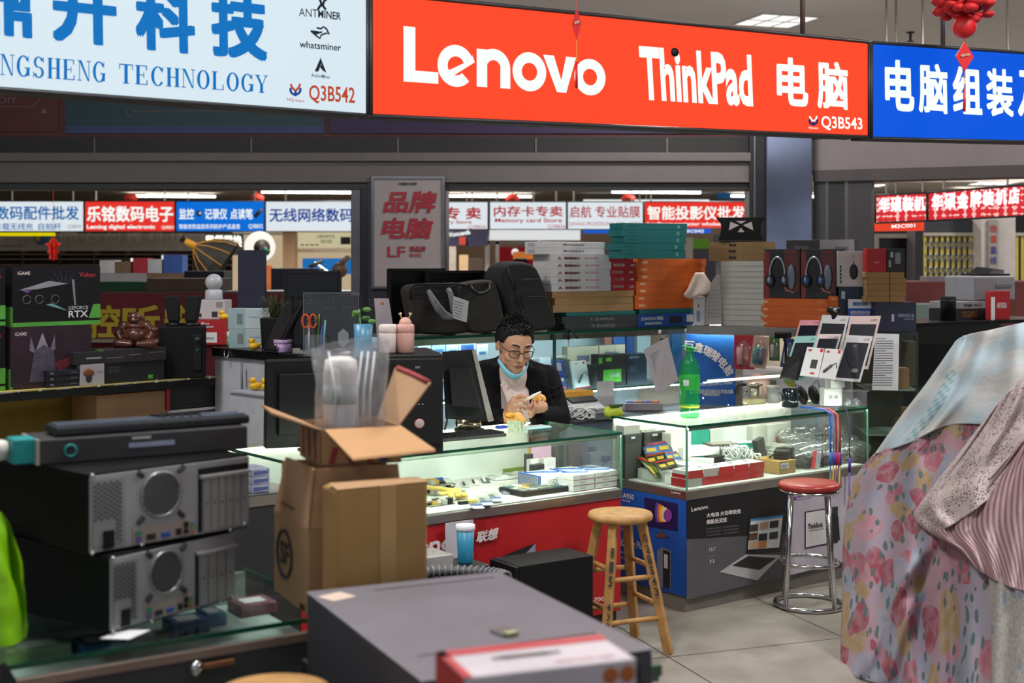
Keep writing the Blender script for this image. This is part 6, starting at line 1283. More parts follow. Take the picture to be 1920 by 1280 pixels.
for i,(x0,x1,y0,c,lab) in enumerate([(784,808,641,'9ab4c4','pale blue box'),(810,835,640,'88b0c8','light blue box'),(837,860,642,'a8c0cc','pale grey-blue box'),(861,892,641,'d2dce4','white box with a blue wave'),(894,915,646,'c0ccd0','white paper box')]):
 carton('shelf_box',lab+' in the lit cabinet beyond the computer tower','box',LS2,x0,x1,y0,ZS,.08,mat(c,.5),.02,'pale boxes beyond the computer tower',[('F',(.1,.80,.9,.95),BLUE),('F',(.2,.84,.8,.92),PAPER)] if 'wave' in lab else [('F',(.2,.80,.8,.86),mat('4a78a0',.5))])
# hanging typed sheets
t = thing('document','typed white sheets hanging askew in front of the lit cabinet, over the ledge','document',LM.pt(LM.t(1240,OB-.06),OB-.06),A)
qs = [LM.at(*p,OB-.03-.05*k) for p,k in (((1232,740),1),((1272,712),.6),((1252,632),0),((1207,655),0))]
mb = MB(); mb.add(qs,[(0,1,2,3)],mat('c9c0c8',.8,noise=.03)); o = child(mb,'sheet',t); md = o.modifiers.new('t','SOLIDIFY'); md.thickness = .002
mb = MB()
for k in range(12): mb.rq([bil(qs,.15,.82-k*.045),bil(qs,.15+(.6 if k % 4 else .45),.82-k*.045),bil(qs,.15+(.6 if k % 4 else .45),.835-k*.045),bil(qs,.15,.835-k*.045)],mat('85808a',.8),.002)
child(mb,'printed_text',t); mb = MB(); mb.box(qs[2]+Vector((-.03,-.004,-.012)),(.03,.006,.012),DARK,A); child(mb,'clip',t)
t2 = LM.pt(LM.t(1236,OB-.004),OB-.006); mb = MB(); mb.tube([qs[2]+Vector((-.03,0,0)),LM.at(1237,625,OB-.006)],.002,STEEL,5); mb.ball(LM.at(1237,622,OB-.006),.012,PAPER,10,6); child(mb,'hook',t)
# ------------------------------------------------------------------ on the corner counter's top
t = item('drink_bottle','large green soda bottle with green label on the corner counter','bottle',1293,783,ZC,R(-10)); GB = bpy.data.materials.new('green_bottle')
GB.use_nodes = True; nt = GB.node_tree; nt.nodes.clear(); o_ = nt.nodes.new('ShaderNodeOutputMaterial'); tr = nt.nodes.new('ShaderNodeBsdfTransparent'); tr.inputs[0].default_value = (.42,.88,.55,1); gl = nt.nodes.new('ShaderNodeBsdfPrincipled'); gl.inputs['Base Color'].default_value = (*lin('2fb35e'),1); gl.inputs['Roughness'].default_value = .08; mx = nt.nodes.new('ShaderNodeMixShader'); mx.inputs[0].default_value = .24
nt.links.new(tr.outputs[0],mx.inputs[1]); nt.links.new(gl.outputs[0],mx.inputs[2]); nt.links.new(mx.outputs[0],o_.inputs[0])
MB().lathe([(.036,0),(.044,.006),(.045,.02),(.040,.045),(.046,.06),(.047,.10),(.046,.125),(.0462,.13),(.0462,.195),(.047,.205),(.046,.22),(.038,.255),(.022,.285),(.0145,.295),(.0145,.305)],GB,28).build('body',t)
MB().lathe([(.0472,.130),(.0478,.132),(.0478,.196),(.0472,.198)],mat('1f9a38',.4),28).build('label',t); MB().lathe([(.0155,.304),(.0165,.305),(.0165,.325),(.0,.326)],mat('1c8f3a',.4),20).build('cap',t); MB().lathe([(.0465,.048),(.047,.05),(.0465,.058)],mat('c8d84a',.3),24).build('liquid_line',t)
m = MB(); m.tq('雪碧',PAPER,[(-.026,-.0415,.15),(.0,-.0485,.15),(.0,-.0485,.18),(-.026,-.0415,.18)],.03); m.build('lettering',t)
MB().tube([(math.cos(a)*.032,math.sin(a)*.02,.312+.02*math.sin(a/2)) for a in [k*.5 for k in range(13)]],.004,mat('2fae55',.3),6).build('carry_ring',t)
t = item('teapot','glass teapot with a steel strainer and black handle on the corner counter','teapot',1414,757,ZC,R(0)); MB().lathe([(.055,0),(.062,.01),(.058,.05),(.045,.085),(.042,.095)],GLASS,24).build('glass_body',t); MB().lathe([(.022,.03),(.026,.035),(.028,.095)],mat('b0a698',.3,.8),20).build('strainer',t); MB().lathe([(.044,.093),(.046,.10),(.02,.108),(0,.11)],mat('8f857c',.25,.7),24).build('lid',t)
MB().tube([(-.045,0,.098),(-.075,0,.10),(-.088,-.005,.075),(-.092,-.01,.045)],[.008,.010,.011,.007],BLACK,8).build('handle',t); MB().lathe([(.056,.002),(.060,.008),(.058,.025)],mat('d8c49a',.2),24).build('tea',t)
t = item('plastic_bowl','pinkish translucent lidded bowl behind the glass teapot','bowl',1420,751,ZC); t.location = (t.location.x+.03,t.location.y+.13,t.location.z); MB().lathe([(.05,0),(.06,.05),(.062,.10)],mat('c4a49a',.4),24).build('bowl',t); MB().lathe([(.064,.10),(.064,.112),(.03,.128),(0,.13)],mat('b08a80',.4),24).build('lid',t)
t = item('plastic_jar','frosted plastic jar between the teapot and the dark mug','jar',1450,757,ZC); MB().lathe([(.030,0),(.034,.004),(.035,.075),(.032,.08)],FILM,24).build('body',t); MB().lathe([(.036,.08),(.036,.092),(0,.093)],mat('b9b6b0',.5),24).build('lid',t); MB().lathe([(.028,.003),(.030,.06)],mat('c9c6bf',.6),20).build('contents',t)
t = item('mug','dark glass mug holding small cables on the corner counter','mug',1481,763,ZC); MG = mat('141c24',.12); MB().lathe([(.038,0),(.041,.004),(.042,.088),(.038,.09),(.037,.02),(0,.015)],MG,26).build('cup',t); MB().tube([(.04,0,.075),(.066,0,.065),(.066,0,.03),(.04,0,.02)],.006,MG,8).build('handle',t)
c = G(1475,757,ZC); t = thing('leaf','yellow-green leaf standing in the dark mug','leaf',(c.x,c.y,ZC+.09)); m = MB(); LFM = mat('9a9430',.6,noise=.2)
m.grid(lambda u,v: Vector((-.03+.075*u+(v-.5)*.045*math.sin(u*3.14)*.6,(v-.5)*.02,.07-.075*u+(v-.5)*.045*math.sin(u*3.14))),12,6,LFM); m.build('blade',t,solid=.001); MB().tube([(.045,0,-.005),(.04,0,-.05)],.0015,LFM,5).build('stem',t)
for q,(x,y,sx,lab) in enumerate(((1511,757,-.02,'black computer mouse propped up beside the dark mug'),(1533,756,.05,'second black computer mouse, next to the white earphone boxes'))):
 t = item('computer_mouse',lab,'mouse',x,y,ZC,R(20)); t.rotation_euler[0] = R(62); MB().ball((0,.052,-.012),1,BLACK,16,10,(.030,.052,.020)).build('body',t); MB().tube([(0,.10,-.01),(-.01+sx,.13,-.03),(.03+sx,.15,-.06),(.05+sx,.10,-.09)],.002,BLACK,5).build('cable',t)
# white earphone boxes, tub
def cbox(name,label,px,py,z,dims,rz,m,txt=None,ry=0.):
 p = G(px,py,z); mb = MB(); mb.bb(dims,m); mb.dec('F',dims,(.25,.4,.45,.6),mat('a4a2a6',.5)); mb.dec('F',dims,(.55,.4,.75,.6),mat('a4a2a6',.5)); o = mb.build(name,None,.002); return tag(put(o,(p.x,p.y,z+.001),rz,0,ry),label,'earphone box')
cbox('earphone_box','white earphone box standing on the corner counter beside the mice',1558,760,ZC,(.10,.05,.088),R(14),SWB); lo_ = bpy.context.scene.objects[-1]; o = cbox('earphone_box','white earphone box perched on top of the lower white one',1558,760,ZC+.091,(.085,.05,.085),R(22),SWB); o.location = lo_.location+Vector((.02,.0,.089))
t = item('plastic_tub','clear plastic tub with silver parts at the end of the corner counter','tub',1598,760,ZC,R(10)); MB().bb((.12,.09,.07),BAGP).build('tub',t,.004); MB().bb((.13,.10,.006),BAGP,(0,0,.071)).build('rim',t)
m = MB(); [m.ball((rnd.uniform(-.04,.04),rnd.uniform(-.03,.03),.012+rnd.uniform(0,.02)),.014,SILVER,7,4) for k in range(9)]; m.build('parts',t)
# clear riser with the drawing tablets
rs = thing('display_riser','clear acrylic display riser with a lit white shelf on the corner counter','display stand',LM.pt(1.30,.38,ZC),A)
def rx(n,a0_,a1_,o0,o1,z0,z1,m): return bx(rs,n,a0_,a1_,o0,o1,z0,z1,m)
rx('shelf',.98,1.60,.30,.47,.965,.972,ACRYL); rx('end_panel',1.604,1.610,.02,.47,ZC+.001,1.17,ACRYL); rx('end_panel',.972,.978,.30,.47,ZC+.001,.965,ACRYL); rx('led_strip',1.0,1.58,.455,.465,.950,.962,glow('fff6dc',3.5))
TABD = mat('121722',.2,noise=.3,scale=30)
def tablet(label,tl,tr,br,bl,Y,edge,m_top=.16,face=None):
 ab = .06; qs = [P(*bl,Y),P(*br,Y-.02),P(*tr,Y+.05),P(*tl,Y+.07)]; n = (qs[1]-qs[0]).cross(qs[3]-qs[0]).normalized(); t = thing('drawing_tablet',label,'drawing tablet',(qs[0]+qs[1])/2,0,'drawing tablets on the riser')
 mb = MB(); b = [q-n*.007 for q in qs]; mb.hexa([qs[0],qs[1],b[1],b[0],qs[3],qs[2],b[2],b[3]],edge); child(mb,'frame',t)
 mb = MB(); mb.rq([bil(qs,*k) for k in ((.08,.06),(.92,.06),(.92,1-m_top),(.08,1-m_top))],TABD,.001); child(mb,'screen',t)
 mb = MB(); mb.tq('LCD',DARK,[bil(qs,*k) for k in ((.7,.90),(.9,.90),(.9,.94),(.7,.94))],.01); child(mb,'lettering',t)
 return t
TW = mat('c4c2c6',.45,noise=.03); TP = mat('d48a94',.45); TM = mat('86b8b0',.45)
tablet('pink drawing tablet at the back of the riser, by the wall cabinet',(1500,600),(1541,600),(1522,662),(1483,662),7.02,TP)
tablet('tall white drawing tablet with the webcam on top',(1542,590),(1593,592),(1568,690),(1517,688),6.98,TW)
tablet('tall drawing tablet with a pink edge at the right end of the riser',(1594,592),(1652,592),(1628,692),(1574,690),6.94,mat('cdb4b0',.45))
tablet('mint edged drawing tablet behind the black box',(1492,630),(1534,629),(1508,712),(1466,712),6.88,TM)
tablet('small white drawing tablet between the white hub boxes and the tall one',(1535,626),(1578,626),(1556,700),(1513,700),6.86,mat('cfbcba',.45),.12)
tablet('large white drawing tablet in front, its lower edge over the counter',(1588,628),(1637,630),(1613,716),(1561,712),6.80,TW)
def slabp(name,label,cat,pts,Y,th,m,decs=()):
 qs = [P(*pts[0],Y),P(*pts[1],Y-.01),P(*pts[2],Y+.03),P(*pts[3],Y+.04)]; n = (qs[1]-qs[0]).cross(qs[3]-qs[0]).normalized(); t = thing(name,label,cat,(qs[0]+qs[1])/2)
 mb = MB(); b = [q-n*th for q in qs]; mb.hexa([qs[0],qs[1],b[1],b[0],qs[3],qs[2],b[2],b[3]],m); child(mb,'box',t)
 mb = MB()
 for r_,mm in decs: mb.rq([bil(qs,r_[0],r_[1]),bil(qs,r_[2],r_[1]),bil(qs,r_[2],r_[3]),bil(qs,r_[0],r_[3])],mm,.001)
 if decs: child(mb,'print',t)
 return t,qs
slabp('dark_box','glossy black box at the foot of the mint drawing tablet','box',((1462,706),(1497,710),(1507,668),(1476,668)),6.80,.03,mat('141316',.2))
slabp('drive_pack','white box with a black drive picture leaning on the riser','product box',((1500,703),(1534,707),(1546,653),(1514,650)),6.74,.02,SWB,[((.42,.28,.78,.58),mat('26262a',.5)),((.1,.86,.3,.93),RED),((.78,.86,.95,.98),RED),((.5,.08,.75,.14),RED)])
t,qs = slabp('hub_pack','white box with a hub picture leaning beside the drive box','product box',((1535,707),(1566,712),(1579,655),(1548,653)),6.72,.02,SWB,[((.1,.86,.3,.93),RED),((.78,.86,.95,.98),RED)]); hubpic(t,qs,(.2,.2),(.6,.45),(.85,.55),(.92,.38),.007)
# coloured cables hanging over the counter front
cols = [('2a5fe0','blue'),('7fb0f0','pale blue'),('b02a30','red'),('d8b090','beige'),('7a4fc0','purple')]
g_ = LM; ends = []
for q,(xt,xb,yb,c,lab) in enumerate([(1545,1557,905,'2f6fd0','blue charging cable, outermost of the hanging bundle'),(1548,1563,900,'8a93d8','pale violet charging cable in the hanging bundle'),(1552,1568,900,'b83048','crimson charging cable in the hanging bundle'),(1556,1572,898,'d0a888','beige charging cable in the hanging bundle'),(1560,1575,902,'9a3a54','dark red charging cable in the hanging bundle')]):
 t = thing('charging_cable',lab,'cable',LM.at(xt,770,-.02),0,'coloured cables hanging over the counter')
 pts = [P(1500+q*3,757-q*.5,6.72),P(1527+q*3,757,6.66),LM.at(xt,764,-.025),LM.at(xb-2,775+q,-.045),LM.at(xb,800,-.05),LM.at(xb,850,-.05)]; pts[0].z = pts[1].z = ZC+.006; pts[2].z = ZC+.010; child(MB().tube(pts,.0045,mat(c,.35),6),'cord',t)
 child(MB().cyl(LM.at(xb,848,-.05),LM.at(xb,872,-.05),.007,mat(['2c62b4','4a50c0','b8286a','c83a7a','5a3a90'][q],.4),n=8),'plug_body',t)
 for j in (-1,0,1): child(MB().cyl(LM.at(xb,870,-.05),LM.at(xb+j*2.2,yb+12,-.05+.004*j),.003,mat(['2f70c8','e8d83a','f07a3a'][(j+1+q) % 3],.4),n=6),'tail',t)
t = thing('charging_cable','single purple charging cable hanging apart from the bundle','cable',LM.at(1590,770,-.02)); pts = [P(1540,758,6.75),P(1572,757,6.74),LM.at(1586,764,-.02),LM.at(1592,790,-.045),LM.at(1593,860,-.05)]; pts[0].z = pts[1].z = ZC+.006; pts[2].z = ZC+.01; child(MB().tube(pts,.003,mat('5a5070',.4),6),'cord',t)
child(MB().cyl(LM.at(1593,858,-.05),LM.at(1593,885,-.05),.007,mat('4a2f90',.4),n=8),'plug_body',t); child(MB().cyl(LM.at(1593,884,-.05),LM.at(1592,930,-.05),.005,mat('8a74c0',.4),n=6),'tail',t)

# ------------------------------------------------------------------ neighbouring stall: yellow desk and what stands on it
ZD = .95; YEL = mat('c2ad5c',.6,noise=.06)
d0,d1 = LD.t(-80),LD.t(403)
t = thing('desk','yellow desk with a black logo tape along its edge','desk',LD.pt((d0+d1)/2,.3),LD.a)
dx_ = lambda n,a0_,a1_,o0,o1,z0,z1,m,b=0.: bx(t,n,a0_,a1_,o0,o1,z0,z1,m,b,LD)
dx_('desk_top',d0,d1,0,.50,ZD-.03,ZD,YEL); dx_('edge_tape',d0,d1,-.004,0,ZD-.046,ZD-.006,BLACK); dx_('back_board',d0,d1,.40,.42,.05,ZD-.03,mat('a08c40',.7)); dx_('side_board',d1-.03,d1,.43,.46,0,ZD-.031,YEL); dx_('side_board',d0,d0+.03,.02,.46,0,ZD-.031,YEL); dx_('lower_shelf',d0+.03,d1-.03,.02,.40,.60,.63,YEL)
mb = MB(); lg = mat('c4c4c8',.5)
for q,x in enumerate((0,110,218,318)):
 y = lambda X: 735.5-(X)*.0745
 mb.tq('ANTMINER',lg,LD.q((x-4,y(x)+4),(x+24,y(x+24)+2.6),(x+24,y(x+24)-.4),(x-4,y(x)+.5),-.006),.01); mb.tq('whatsminer',lg,LD.q((x+44,y(x+44)+2),(x+64,y(x+64)+1),(x+64,y(x+64)-1),(x+44,y(x+44)+.2),-.006))
 mb.poly([LD.at(x+72,y(x+72)+3.5,-.006),LD.at(x+79,y(x+79)+3,-.006),LD.at(x+75.5,y(x+75)-4,-.006)],lg); mb.tq('AvalonMiner',lg,LD.q((x+83,y(x+83)+1.5),(x+103,y(x+103)+.5),(x+103,y(x+103)-1),(x+83,y(x+83)),-.006)); mb.poly([LD.at(x+30,y(x+30)+0,-.006),LD.at(x+36,y(x+36)+3,-.006),LD.at(x+41,y(x+41)-2,-.006)],lg)
child(mb,'lettering',t)
GBX = mat('121116',.5,spec=.25); PURP = mat('4a3a62',.5); GPUG = mat('4f9a3c',.5)
def gpu(label,x0,x1,yt,z,h=None,off=.05,knight=False,dep=.14):
 o = carton('graphics_card_box',label,'graphics card box',LD,x0,x1,yt,z,dep,GBX if not knight else mat('2c1826',.45,noise=.4,scale=6),off,'graphics card boxes',h=h); d = o['dims']; w2,dp,hh = d
 mb = MB(); T = lambda *r: patch('F',d,r)
 mb.tq('RTX',mat('c8c8cc',.5),T(.62,.13,.85,.245) if not knight else T(.95,.1,.99,.12),.02,.004); mb.tq('GEFORCE',mat('b8b8bc',.5),T(.62,.265,.85,.325) if not knight else T(.58,.20,.80,.26),.01,.004); mb.tq('iGAME',mat('c8c0c0',.5),T(.05,.86,.19,.92),.01); mb.build('lettering',o)
 mb = MB(); mb.rq(T(0,0,1,.07) if not knight else T(.0,0,.02,.05),GPUG,.001); mb.dec('L',d,(0,.0,1,.33),GPUG)
 if not knight: q_ = T(.86,.11,1,.35); mb.rq([bil(q_,0,0),bil(q_,1,0),bil(q_,1,1),bil(q_,.4,1)],GPUG,.001)
 mb.build('green_band',o)
 mb = MB(); F_ = lambda *ps: [bil(T(0,0,1,1),*p)+Vector((0,-.0012,0)) for p in ps]
 if not knight:
  for k in range(16): 
   a = -.5+k*.13; mb.poly(F_((.55+.12*math.cos(a*2),.55+.2*math.sin(a*2)),(.56+.12*math.cos(a*2),.55+.2*math.sin(a*2)),(.56+.33*math.cos(a*2.1)*1.1,.56+.42*math.sin(a*2.1))),PURP)
  mb.poly(F_((.07,.62),(.40,.74),(.66,.72),(.70,.30),(.62,.25),(.14,.34)),mat('0f0e12',.3)); mb.build('card_picture',o); mb = MB(); F_ = lambda *ps: [bil(T(0,0,1,1),*p)+Vector((0,-.0024,0)) for p in ps]
  for poly_,c in ((((.06,.61),(.26,.62),(.62,.71),(.40,.76)),'8a8894'),(((.06,.62),(.20,.60),(.16,.56)),'6f4a8c'),(((.36,.36),(.62,.24),(.44,.38)),'6a9a9c'),(((.66,.78),(.69,.78),(.71,.34),(.69,.34)),'7c7a86')): mb.poly(F_(*poly_),mat(c,.4))
  mb.tq('Vulcan',mat('b03038',.5),T(.75,.82,.94,.90),.01)
  mb.build('trim_picture',o)
  for cx_ in (.15,.29,.47):
   m = MB(); m.tube([bil(T(0,0,1,1),cx_+.045*math.cos(a),.45+.07*math.sin(a))+Vector((0,-.003,0)) for a in [k*.5 for k in range(13)]],.0015,mat('6c6a74',.4),5); m.build('fan_picture',o)
 else:
  for poly_,c in ((((.22,.1),(.55,.1),(.52,.6),(.40,.70),(.28,.6)),'4c4658'),(((.30,.62),(.38,.9),(.46,.62),(.38,.55)),'8c8698'),(((.22,.62),(.30,.55),(.24,.85)),'6f6a80'),(((.54,.62),(.46,.55),(.53,.86)),'6f6a80'),(((.52,.4),(.85,.55),(.6,.2)),'70222c')): mb.poly(F_(*poly_),mat(c,.5,noise=.25,scale=30))
  mb.build('armour_picture',o)
 return o
g1 = gpu('graphics card box with a reddish armoured figure, lower of the front pile',20,172,614,ZD,knight=True); zg_ = ZD+g1['dims'][2]+.001
gpu('large black graphics card box with a green corner, topmost of its pile',24,188,500,zg_)
g2 = gpu('black graphics card box cut by the photo edge, lower of two',-140,10,616,ZD,off=-.0+.05,dep=.12); gpu('black graphics card box cut by the photo edge, upper of two',-140,10,503,ZD+g2['dims'][2]+.001,dep=.12)
LD2 = Line(LD.pt(0,-.0).x,LD.pt(0,0).y,LD.a)
z = ZD
for k in range(3): o = carton('module_box',['lowest','middle','top'][k]+' slim dark module box before the armoured-figure box','module box',LD,88,150,0,z,.07,mat('1c1c26',.4),.02-.003*k,'slim dark module boxes',[('F',(.1,.35,.2,.65),mat('7a7a84',.5)),('F',(.7,.4,.92,.6),mat('5a5a66',.5))],h=.027); z += .0276
o = carton('cooler_box','white box with a copper cooler picture before the graphics cards','cooler box',LD,151,196,684,ZD,.08,mat('a8a4a6',.5),.01); d = o['dims']; m = MB(); m.ball((-.02,-d[1]/2-.001,d[2]*.6),.03,mat('7a4a2a',.4),12,6,(1,.12,.7)); m.ball((-.02,-d[1]/2-.001,d[2]*.35),.022,DARK,10,6,(.8,.12,1)); m.build('cooler_picture',o); m = MB(); m.tq('GT-775',INK,patch('F',d,(.68,.55,.92,.66)),.0); m.build('lettering',o)
o2 = carton('cooler_box','small black box lying on the white cooler box','cooler box',LD,138,196,661,ZD+d[2]+.001,.08,mat('222226',.5),.01,decs=[('F',(.4,.4,.9,.55),mat('8a8a8e',.5))])
carton('graphics_card_box','black graphics card box lying lowest under the carved statue','graphics card box',LD,197,308,680,ZD,.14,mat('191a1b',.45),.02,decs=[('F',(.72,.1,.8,.3),GPUG),('L',(0,0,1,1),mat('232524',.5))],txts=[('F',(.05,.5,.25,.8),'GEFORCE',mat('4f5154',.5),.01)])
z_ = ZD+.108
o = carton('graphics_card_box','black-purple graphics card box with green corner directly under the carved statue','graphics card box',LD,194,312,656,zat(682,LD.pt(LD.t(194)).y),.15,mat('2a2428',.45),.01,decs=[('L',(0,.3,1,1),GPUG),('F',(.05,.35,.3,.42),mat('6f6a6e',.5)),('F',(.4,.5,.6,.56),mat('6f6a6e',.5)),('F',(.72,.6,.95,.66),mat('6f6a6e',.5))])
ztop = o.location.z+o['dims'][2]
t = item('cable_adapter','small black adapter lying on the yellow desk edge before the armoured-figure box','adapter',52,723,ZD,LD.a); MB().bb((.17,.04,.014),BLACK).build('body',t,.003); MB().bb((.05,.03,.008),mat('8a8a8e',.4),(.02,0,.0145)).build('label',t)
# carved laughing figure
p = LD.pt(LD.t(254,.09),.085,ztop+.001); WOOD = mat('4a2418',.3,noise=.25,scale=18)
t = thing('carved_statue','dark red-brown carved laughing seated statue on the graphics card boxes','statue',p,LD.a-R(40)); m = MB(); k = .00275
m.ball((0,0,.055),1,WOOD,24,12,(.068,.055,.058)); m.ball((.0,-.045,.06),1,WOOD,20,10,(.04,.02,.03)); m.ball((-.005,-.01,.145),1,WOOD,20,12,(.032,.032,.034)); m.ball((-.005,-.035,.135),1,WOOD,12,8,(.022,.012,.014)); m.ball((0,0,.105),1,WOOD,20,10,(.06,.045,.025))
for s_ in (-1,1):
 limb(m,[(s_*.055,0,.105),(s_*.088,-.01,.07),(s_*.07,-.035,.045)],[.026,.024,.018],WOOD); m.ball((s_*.036,.0,.142),1,WOOD,10,8,(.008,.012,.024)); limb(m,[(s_*.05,-.01,.02),(s_*.088,-.035,.018),(s_*.02,-.055,.016)],[.026,.024,.016],WOOD)
 m.ball((s_*.012-.005,-.040,.152),.006,WOOD,8,6)
for q in range(5): m.tube([(-.07+.006*q,-.03-.004*q,.10-.02*q),(-.05+.008*q,-.05,.085-.018*q),(-.045,-.05,.06-.01*q)],.004,WOOD,5)
fuse(m.build('carved_body',t),.0025,2); m = MB(); m.tube([(-.022+.001-.005+.0,-.0475,.136),(-.005,-.0485,.129),(.012,-.0475,.136)],.0025,mat('1c0c08',.4),5); m.build('smile',t)
MB().ball((.092,-.02,.085),.02,WOOD,12,8).build('held_ingot',t)
# speaker set
p = LD.pt(LD.t(345,.1),.11,ZD+.001); t = thing('subwoofer','black subwoofer cabinet on the end of the yellow desk','speaker',p,LD.a-R(35)); wS,hS = .235,.265
MB().bb((wS,.24,hS),mat('111113',.7,spec=.2)).build('cabinet',t,.006); m = MB(); m.box((wS*.32,-.123,hS*.5),(.045,.008,hS*.7),BLACK); cs_ = m.build('control_strip',t,.004); MB().box((wS*.32,-.128,hS*.55),(.012,.006,.012),mat('2a7a4a',.4,0,.3,0)).build('power_light',cs_); MB().cyl((wS*.32,-.127,hS*.75),(wS*.32,-.142,hS*.75),.013,DARK).build('volume_knob',cs_)
for s_ in (-1,1):
 MB().cyl((s_*.09,-.09,-.0),(s_*.09,-.09,.002),.012,DARK).build('foot',t)
 q = thing('satellite_speaker','slim black satellite speaker on the subwoofer, '+('by the statue' if s_ < 0 else 'by the white dome camera'),'speaker',Vector(p)+Vector((s_*.045,0,hS+.001)),R(4)-s_*R(6),'small speakers on the subwoofer')
 m = MB(); m.hexa([(-.03,-.03,.02),(.03,-.03,.02),(.03,.03,.02),(-.03,.03,.02),(-.04+s_*.012,-.025,.155),(.04+s_*.012,-.025,.155),(.04+s_*.012,.025,.155),(-.04+s_*.012,.025,.155)],MATTE); m.build('body',q,.008); MB().lathe([(.045,0),(.045,.008),(.02,.022)],BLACK,18).build('foot',q)
# boxes under the desk
carton('cardboard_box','open brown carton with black foil stuff under the yellow desk','cardboard box',LD,181,316,742,.632,.24,CARD,.06); o = bpy.context.scene.objects[-1]
m = MB(); pz = LD.pt(LD.t(240,.15),.16,zat(742,LD.pt(LD.t(181,.06),.06).y)+.0); t = thing('foil_bag','crumpled black and white foil bag on the brown carton','bag',pz,LD.a); MB().grid(crumple(.07,.12,(1.9,.9,.36)),24,12,mat('1f1f24',.25,noise=.3,scale=25)).build('bag',t); MB().grid(crumple(.03,.2,(1.6,.6,.3)),16,8,mat('c4c4c8',.3)).build('white_end',t).location = (-.12,-.05,.01)
carton('accessory_box','black slotted box with a red end under the end of the yellow desk','box',LD,312,413,728,.79,.14,mat('18181a',.4),.05,decs=[('F',(0,0,.06,1),RED)]+[('F',(.12,.12+.16*k,.98,.15+.16*k),mat('2c2c30',.4)) for k in range(5)])
t = thing('framed_box','white framed box under the black slotted box','frame',LD.pt(LD.t(370,.05),.12,.632),LD.a); wq_ = LD.t(424,.05)-LD.t(318,.05); MB().bb((wq_*.94,.12,.155),mat('5c545c',.6,noise=.3)).build('panel',t)
m = MB()
for a_ in (((0,-.062,.148),(wq_*.96,.012,.014)),((0,-.062,.008),(wq_*.96,.012,.014)),((-wq_*.47,-.062,.078),(.014,.012,.15)),((wq_*.47,-.062,.078),(.014,.012,.15))): m.box(*a_,WHITE)
m.build('white_frame',t)
# black-topped white counter beyond it
l0,l1 = LW.t(397),LW.t(640); ZW = 1.10
t = thing('counter','white counter with a thick black top beside the yellow desk','counter',LW.pt((l0+l1)/2,.2),LW.a)
bx(t,'counter_top',l0,l1,0,.34,ZW-.045,ZW,mat('121214',.3),.003,LW); bx(t,'white_front',l0,l1,.02,.33,.0,ZW-.046,mat('b4b6c0',.6),0,LW)
m = MB(); hk = LW.at(425,660,-.006); m.tube([hk+Vector((-.012,0,.01)),hk+Vector((-.01,-.01,-.02)),hk+Vector((0,-.015,-.028)),hk+Vector((.01,-.01,-.02)),hk+Vector((.012,0,.01))],.003,STEEL,6); child(m,'coat_hook',t)
m = MB(); m.tube([LW.at(453,680,-.012),LW.at(454,740,-.012)],.006,mat('7a7a80',.4),6); child(m,'door_handle',t)
t = thing('side_cabinet','low white cabinet with two yellow ducks on it behind the carton boxes','cabinet',LW.pt(LW.t(487,-.30),-.22),LW.a); zc_ = .93
m = MB(); c_ = LW.pt(LW.t(500,-.25),-.16,zc_/2); m.box(c_,(.46,.28,zc_),mat('aeb2ba',.6),LW.a); child(m,'body',t); m = MB(); m.box((c_.x,c_.y,zc_+.004),(.48,.30,.008),mat('9ea6b4',.4),LW.a); child(m,'top',t)
def wput(px,off): p_ = LW.pt(LW.t(px,off),off,ZW+.001); return p_
def wbox(name,label,cat,px,off,px_w,top,dep,m,decs=(),txts=(),z=ZW,rz=R(-8),group=None):
 p_ = LW.pt(LW.t(px,off),off); wd = px_w*p_.y/F/math.cos(rz); h = zat(top,p_.y)-z; d = (wd,dep,h); mb = MB(); mb.bb(d,m)
 for f,r,mm in decs: mb.dec(f,d,r,mm)
 for a_ in txts: mb.txt(a_[0],d,a_[1],a_[2],a_[3],.01)
 o = mb.build(name,None,.003); put(o,(p_.x,p_.y,z+.001),rz); tag(o,label,cat,group); o['dims'] = d; return o
REDB = mat('a8242a',.5)
o1 = wbox('camera_box','red camera box with a white label on the black-topped counter','box',405,.17,54,599,.16,REDB,[('L',(0,0,1,1),mat('8c8a90',.5)),('F',(.12,.08,.72,.5),PAPER)],[('F',(.15,.82,.45,.92),'dhua',PAPER),('F',(.15,.68,.6,.76),'网络摄像机',PAPER),('F',(.2,.2,.6,.3),'IIIIIIII',INK)])
z1_ = ZW+o1['dims'][2]+.001
o2 = wbox('camera_box','white camera box with black print on the red one','box',401,.20,56,562,.11,mat('b9b5ba',.5),[('F',(.55,.1,.75,.4),INK),('F',(.7,.6,.92,.9),mat('8a868c',.5)),('F',(.12,.1,.2,.3),INK)],z=z1_)
z2_ = z1_+o2['dims'][2]+.001
t = thing('dome_camera','white dome camera on the white camera box','camera',(o2.location.x,o2.location.y,z2_)); WG = mat('b4b8c0',.35); MB().lathe([(.045,0),(.048,.004),(.047,.048),(.038,.056),(.030,.058)],WG,24).build('base',t); MB().ball((0,0,.096),.047,WG,24,14).build('ball_head',t)
